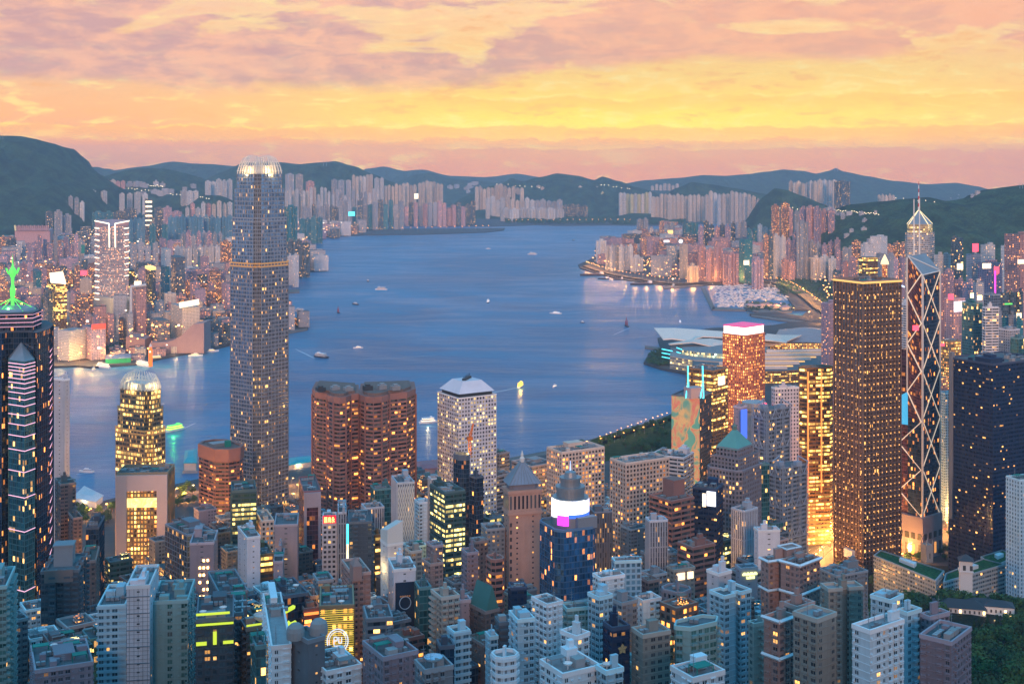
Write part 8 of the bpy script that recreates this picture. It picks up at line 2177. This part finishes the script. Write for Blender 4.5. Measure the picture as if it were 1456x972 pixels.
for px, py, q in ((1361, 906, 1.), (1385, 905, 1.1), (1404, 902, 1.3), (1418, 904, 1.4), (1392, 896, .9)):
    p = GT(px, py); r_ = empty('cypress_tree', tuple(p), 'slender dark cypress before the white mansion', 'cypress', 'cypresses before the mansion'); mb = MB(); mb.bar((0, 0, -1), (0, 0, 2), .4); mb.build('trunk', bark, r_); cr = MB(); r2 = random.Random(px)
    for _ in range(260):
        zz = r2.uniform(.8, 11); rr = 1.15*min(1, (11.5-zz)/5); a = r2.uniform(0, 6.28); p_ = Vector((rr*cos(a), rr*sin(a), zz)); s_ = .35
        x2 = Vector((-sin(a), cos(a), 0)); y2 = Vector((cos(a)*.3, sin(a)*.3, 1)); cr.face([p_-x2*s_-y2*s_, p_+x2*s_-y2*s_, p_+x2*s_+y2*s_, p_-x2*s_+y2*s_])
    cr.build('crown', leafm[2], r_); r_.scale = (q, q, q)
grove(812, 950, 596, 642, 46, .8, 1.3, 'tree in the harbour park by the promenade', 'trees in the harbour park', lambda px, py: py > 640-(px-800)*.30, False, 4.3)
grove(240, 277, 694, 722, 14, .9, 1.4, 'tree on the waterfront beside the golden claw tower', 'trees by the golden claw tower', None, False, 4.2)
grove(104, 162, 724, 748, 16, .9, 1.4, 'tree on the near waterfront left of the golden claw tower', 'trees left of the golden claw tower', None, False, 4.2)
# tiny far trees read as masses
def mass(name, pix, n, s_, label, z=4.0):
    r = random.Random(len(pix)*7+n); P = [tuple(G(x, y, z)[:2]) for x, y in pix]; xs_, ys_ = [p[0] for p in P], [p[1] for p in P]; cr = MB()
    for _ in range(n):
        for __ in range(30):
            x, y = r.uniform(min(xs_), max(xs_)), r.uniform(min(ys_), max(ys_))
            if inside((x, y), P): break
        else: continue
        for q in range(16):
            v = Vector((r.uniform(-1, 1), r.uniform(-1, 1), r.uniform(0, 1))); p = Vector((x, y, z+3*s_))+v*4.5*s_; k = r.uniform(1.2, 2.4)*s_; a = r.uniform(0, 6.28); nn_ = (v+Vector((0, -.4, .6))).normalized(); x_ = nn_.orthogonal().normalized(); y_ = nn_.cross(x_)
            cr.face([p-x_*k, p-y_*k, p+x_*k, p+y_*k])
    o = cr.build(name, leafm[2]); tag(o, label, 'trees', kind='stuff')
mass('trees', [(1105, 420), (1105, 396), (1190, 396), (1190, 442), (1150, 420)], 420, 1.3, 'dark park trees beyond the marina road')
mass('trees', [(918, 518), (928, 500), (945, 500), (952, 522)], 60, 1.1, 'dark trees on the point before the winged hall')
mass('trees', [(283, 455), (300, 430), (326, 432), (318, 458)], 90, 1.2, 'dark trees on the peninsula below the silver tower')
mass('trees', [(146, 500), (150, 488), (170, 488), (172, 502)], 40, 1.2, 'dark trees by the peninsula ferry pier')
mass('trees', [(720, 318.5), (720, 312), (975, 311), (975, 319.5)], 700, 3.2, 'wooded shore of the far narrows')
mass('trees', [(1058, 442), (1058, 430), (1128, 434), (1126, 443)], 40, 1.0, 'trees on the marina spit')
mass('trees', [(1165, 470), (1180, 455), (1192, 455), (1192, 480)], 40, 1.1, 'trees beside the hidden shore road')

# ================================================================ lamps and cars
def lamp_proto(name, label, cat, col):
    r_ = empty(name, (0, -950, 0), label, cat); mb = MB(); mb.bar((0, 0, 0), (0, 0, 9), .3, .18, 6); mb.bar((0, 0, 9), (1.6, 0, 9.5), .16); mb.build('pole', M['metal'], r_)
    mb = MB(); mb.box((1.9, 0, 9.2), 1.4, .7, .45); mb.build('lamp_head', col, r_); return r_
LP = lamp_proto('street_lamp', 'amber street lamp', 'street lamp', M['sodium']); LPused = [False]
def put_lamp(p, lab, grp, power=0, sc=1.0, col=(1, .42, .10)):
    if LPused[0]: o = copy_tree(LP)
    else: o = LP; LPused[0] = True
    o.location = p; o.scale = (sc, sc, sc); o.rotation_euler.z = rs.uniform(0, 6.28); o['label'] = lab; o['group'] = grp
    if power: l = lamp((p[0], p[1], p[2]+9*sc+1.2), power, col, .6)
def along(pix, n, z): 
    P = [G(x, y, z) for x, y in pix]; L_ = [0]
    for a, b in zip(P[:-1], P[1:]): L_.append(L_[-1]+(b-a).length)
    out = []
    for i in range(n):
        s_ = L_[-1]*(i+.5)/n
        for k in range(len(P)-1):
            if s_ <= L_[k+1]: out.append(P[k].lerp(P[k+1], (s_-L_[k])/(L_[k+1]-L_[k]))); break
    return out
for i, p in enumerate(along(SHORE, 84, 9)): put_lamp((p.x, p.y-14, 9), 'amber lamp on the elevated shore road past the marina', 'lamps on the shore road', 120000 if i % 3 == 0 else 0, 1.7)
for i, p in enumerate(along([(60, 517), (150, 511), (240, 501), (300, 491), (338, 479)], 26, 4.3)): put_lamp(tuple(p), 'amber lamp along the peninsula quay', 'lamps on the peninsula quay', 50000 if i % 3 == 0 else 0, 1.5)
for i, p in enumerate(along([(345, 455), (330, 440), (306, 430), (262, 418)], 12, 4.3)): put_lamp(tuple(p), 'amber lamp on the peninsula railway road', 'lamps on the railway road', 30000 if i % 3 == 0 else 0, 1.6)
for i, p in enumerate(along([(430, 335), (520, 331), (600, 330), (700, 327)], 26, 4)): put_lamp(tuple(p), 'far lamp along the old runway', 'lamps on the old runway', 0, 3.0)
for i, p in enumerate(along([(720, 318.5), (800, 318), (900, 317.6)], 20, 4)): put_lamp(tuple(p), 'far lamp along the shore of the narrows', 'lamps at the narrows', 0, 3.0)
for i, p in enumerate(along([(850, 630), (905, 610), (950, 594)], 14, 4.3)): put_lamp(tuple(p), 'amber lamp on the harbour park promenade', 'lamps on the park promenade', 2500 if i % 2 == 0 else 0)
for i, p in enumerate(along([(826, 638), (870, 630), (930, 612), (950, 606)], 8, 4.3)): put_lamp(tuple(p), 'amber lamp inside the harbour park', 'lamps in the harbour park', 3500)
for rd, nm in ((nr, 'on the bright road left of the bronze lamp tower'), (nr2, 'on the road under the braced tower')):
    for i in range(len(rd)-1):
        for k in (.1, .4, .7): p = rd[i].lerp(rd[i+1], k); put_lamp((p.x+9, p.y-6, p.z), 'amber lamp '+nm, 'lamps '+nm, 60000)
for i in range(100):
    px = 92+i*10.6+rs.uniform(-8, 8); d = rs.uniform(880, 1270)
    x, y = X(px, d), d
    if any(inside((x, y), f_) for f_ in FOOTS) or px > 1150: continue
    put_lamp((x, y, terr(x, y)+2), 'amber lamp deep in the streets between the central towers', 'lamps between the central towers', 90000)
for px, py in ((250, 705), (262, 712), (275, 700), (415, 690), (424, 700), (418, 712), (130, 735), (150, 728), (350, 705), (470, 705)): put_lamp(tuple(G(px, py, 4)), 'amber lamp on the near waterfront road', 'lamps on the near waterfront', 30000)
for px, py in ((1100, 545), (1125, 530), (1150, 515), (1170, 500), (1178, 488), (1110, 520), (1070, 436), (1090, 434), (1110, 438), (1130, 445), (1150, 450), (1165, 460)): put_lamp(tuple(G(px, py, 4)), 'amber lamp near the convention block and marina spit', 'lamps near the convention block', 60000, 1.5)
# little lit pavilions on the marina spit
for i, (px, py) in enumerate(((1066, 437), (1078, 438), (1090, 436), (1103, 438), (1116, 440))):
    p = G(px, py, 3.2); mb = MB(); gable(mb, (p.x, p.y), 26, 16, 3.2, 7, 4, .3); o = mb.build('club_house', [ST['far_cream'].wall, ST['far_pink'].wall], None, tuple(p)); tag(o, 'lit club house on the marina spit, '+ordw(i, 5), 'club house', 'club houses on the marina spit')
# street light mass across the peninsula
r = random.Random(77)
def sparkle(name, poly, n, lab, size, mat, zr=(6, 24)):
    mb = MB(); xs_, ys_ = [p[0] for p in poly], [p[1] for p in poly]
    for _ in range(n):
        for __ in range(30):
            x, y = r.uniform(min(xs_), max(xs_)), r.uniform(min(ys_), max(ys_))
            if inside((x, y), poly) and -20 < 728+F*x/y < 1470: break
        else: continue
        z = r.uniform(*zr); s_ = size*r.uniform(.5, 1.3); mb.box((x, y, z), s_, s_, s_*.8, r.uniform(0, 3))
    tag(mb.build(name, mat), lab, 'street lights', kind='stuff')
sparkle('street_lights', KOWP, 4200, 'amber street and shop lights scattered through the peninsula', 3.2, glow('amber_dots', (1, .45, .12), 5.0), (8, 60))
sparkle('street_lights', KOWP, 350, 'white and red signs glittering through the peninsula', 4.0, glow('pale_dots', (1, .75, .55), 2.5), (15, 80))
sparkle('street_lights', ISLP, 1500, 'amber lights scattered along the island shore streets', 2.8, glow('amber_dots_b', (1, .42, .12), 5.0), (6, 50))
carcol = [simple('car_paint_'+n_, c, .3, .2, var=.05) for n_, c in (('white', (.7, .7, .7)), ('red', (.45, .03, .03)), ('black', (.03, .03, .035)), ('silver', (.4, .42, .45)))]
CP = []
for i, m_ in enumerate(carcol):
    r_ = empty('car', (0, -960, 0), 'car', 'car'); cn = ('white', 'red', 'black', 'silver')[i]; r_['_c'] = cn
    mb = MB(); prof = [(-2.2, .4), (2.2, .4), (2.25, .85), (1.2, 1.0), (-1.9, 1.0), (-2.2, .85)]
    for s_ in (-1, 1): mb.face([(x, s_*.9, z) for x, z in (prof if s_ < 0 else prof[::-1])])
    for k in range(6): a, b = prof[k], prof[(k+1) % 6]; mb.face([(a[0], -.9, a[1]), (a[0], .9, a[1]), (b[0], .9, b[1]), (b[0], -.9, b[1])])
    mb.build('body', m_, r_)
    mb = MB(); q0, q1 = [(-1.6, -.8), (1.0, -.8), (1.0, .8), (-1.6, .8)], [(-1.2, -.65), (.4, -.65), (.4, .65), (-1.2, .65)]
    for k in range(4): j = (k+1) % 4; mb.face([(*q0[k], 1.0), (*q0[j], 1.0), (*q1[j], 1.5), (*q1[k], 1.5)])
    mb.face([(*p, 1.5) for p in q1]); mb.build('cabin', M['darkmetal'], r_)
    for x_ in (-1.4, 1.4):
        for y_ in (-.85, .85): mb = MB(); mb.bar((x_, y_-.12, .35), (x_, y_+.12, .35), .6, n=10); mb.build('wheel', M['hull'], r_)
    for y_ in (-.6, .6): mb = MB(); mb.box((2.24, y_, .6), .08, .35, .2); mb.build('headlight', M['warm'], r_); mb = MB(); mb.box((-2.22, y_, .6), .08, .35, .2); mb.build('tail_light', M['neon_red'], r_)
    CP.append(r_)
cu_ = set()
for rd, nm in ((nr, 'on the bright road left of the bronze lamp tower'), (nr2, 'on the road under the braced tower')):
    for i in range(len(rd)-1):
        for k in range(6):
            for ln in (-1, 1):
                if rs.random() < .4: continue
                p, e = rd[i].lerp(rd[i+1], (k+rs.uniform(0, .6))/6), (rd[i+1]-rd[i]).normalized(); n_ = Vector((-e.y, e.x, 0))*ln*rs.choice((3, 6.5)); k2 = rs.randrange(4)
                if k2 in cu_: o = copy_tree(CP[k2])
                else: o = CP[k2]; cu_.add(k2)
                o.location = (p.x+n_.x, p.y+n_.y, p.z+.72); o.rotation_euler.z = atan2(e.y, e.x)+(pi if ln > 0 else 0); o['label'] = f"{CP[k2]['_c']} car with lights on {nm}"; o['group'] = 'cars '+nm
# ================================================================ houses and lights on the hillsides, set where the slopes really are
from mathutils.bvhtree import BVHTree
bpy.context.view_layer.update()
hv, hf = [], []
for o in COL.objects:
    if o.name.split('.')[0] == 'hill' and min(v.co.y for v in o.data.vertices) > 0:
        b0 = len(hv); hv += [tuple(v.co) for v in o.data.vertices]; hf += [tuple(b0+i for i in p.vertices) for p in o.data.polygons]
tree_ = BVHTree.FromPolygons(hv, hf)
def onhill(px, py):
    d = Vector(((px-728)/F, 1, -(py-Y0)/F)).normalized(); loc = tree_.ray_cast(Vector((0, 0, H)), d)[0]
    return loc
r = random.Random(31)
for reg, n, sz, lab in ((((1186, 1245), (303, 316)), 8, 16, 'pale villa block on the green ridge at right, below its crest'), (((1196, 1240), (322, 345)), 4, 16, 'pale villa low on the green ridge at right'), (((180, 300), (262, 280)), 16, 40, 'far pale block on the hills between the left peak and the silver tower'),
                        (((1340, 1400), (276, 284)), 5, 16, 'tiny house near the crest of the right ridge'), (((640, 690), (262, 276)), 9, 46, 'far pale block on the low middle hills'), (((1150, 1185), (300, 322)), 8, 26, 'pale block at the left foot of the green ridge')):
    for i in range(n):
        p = onhill(r.uniform(*reg[0]), r.uniform(*reg[1]))
        if p is None: continue
        w = sz*r.uniform(.6, 1.5); mb = MB(); mb.box((p.x, p.y, p.z-8), w, w*.6, 8+sz*r.uniform(.35, .9), r.uniform(0, 1), 0); mb.box((p.x, p.y, p.z+sz*.3), w*.3, w*.3, sz*.5, .4, 0)
        tag(mb.build('hill_house', ST['far_grey'].mat, None, tuple(p)), lab, 'house', lab.split(',')[0]+' group')
mb = MB()
for (x0, x1, y0, y1, n) in ((180, 235, 262, 266, 22), (1186, 1250, 300, 306, 26), (1250, 1340, 280, 290, 6), (1100, 1190, 296, 300, 14), (700, 770, 262, 268, 8), (850, 900, 262, 270, 8), (180, 300, 268, 284, 26)):
    for i in range(n):
        f = (i+r.uniform(.2, .8))/n; p = onhill(x0+(x1-x0)*f, y0+(y1-y0)*f+r.uniform(-1.2, 1.2))
        if p is None: continue
        s_ = p.y/2300; mb.box((p.x, p.y, p.z+3), s_, s_, s_)
tag(mb.build('hillside_lights', glow('hill_lights', (1, .75, .45), 3.0)), 'strings of tiny warm lights along the hillside roads', 'lights', kind='stuff')
mb = MB()
for px, py in ((0, 193), (460, 231), (1187, 239), (1450, 263)):
    for dx_ in (0, 4):
        p = onhill(px+dx_, py+5)
        if p: mb = MB(); h_ = p.y*.0042; mb.bar(p, p+Vector((0, 0, h_)), p.y*.0004, p.y*.00015); tag(mb.build('radio_mast', M['metal'], None, tuple(p)), 'thin radio mast on a hill crest', 'mast', 'radio masts on the crests')
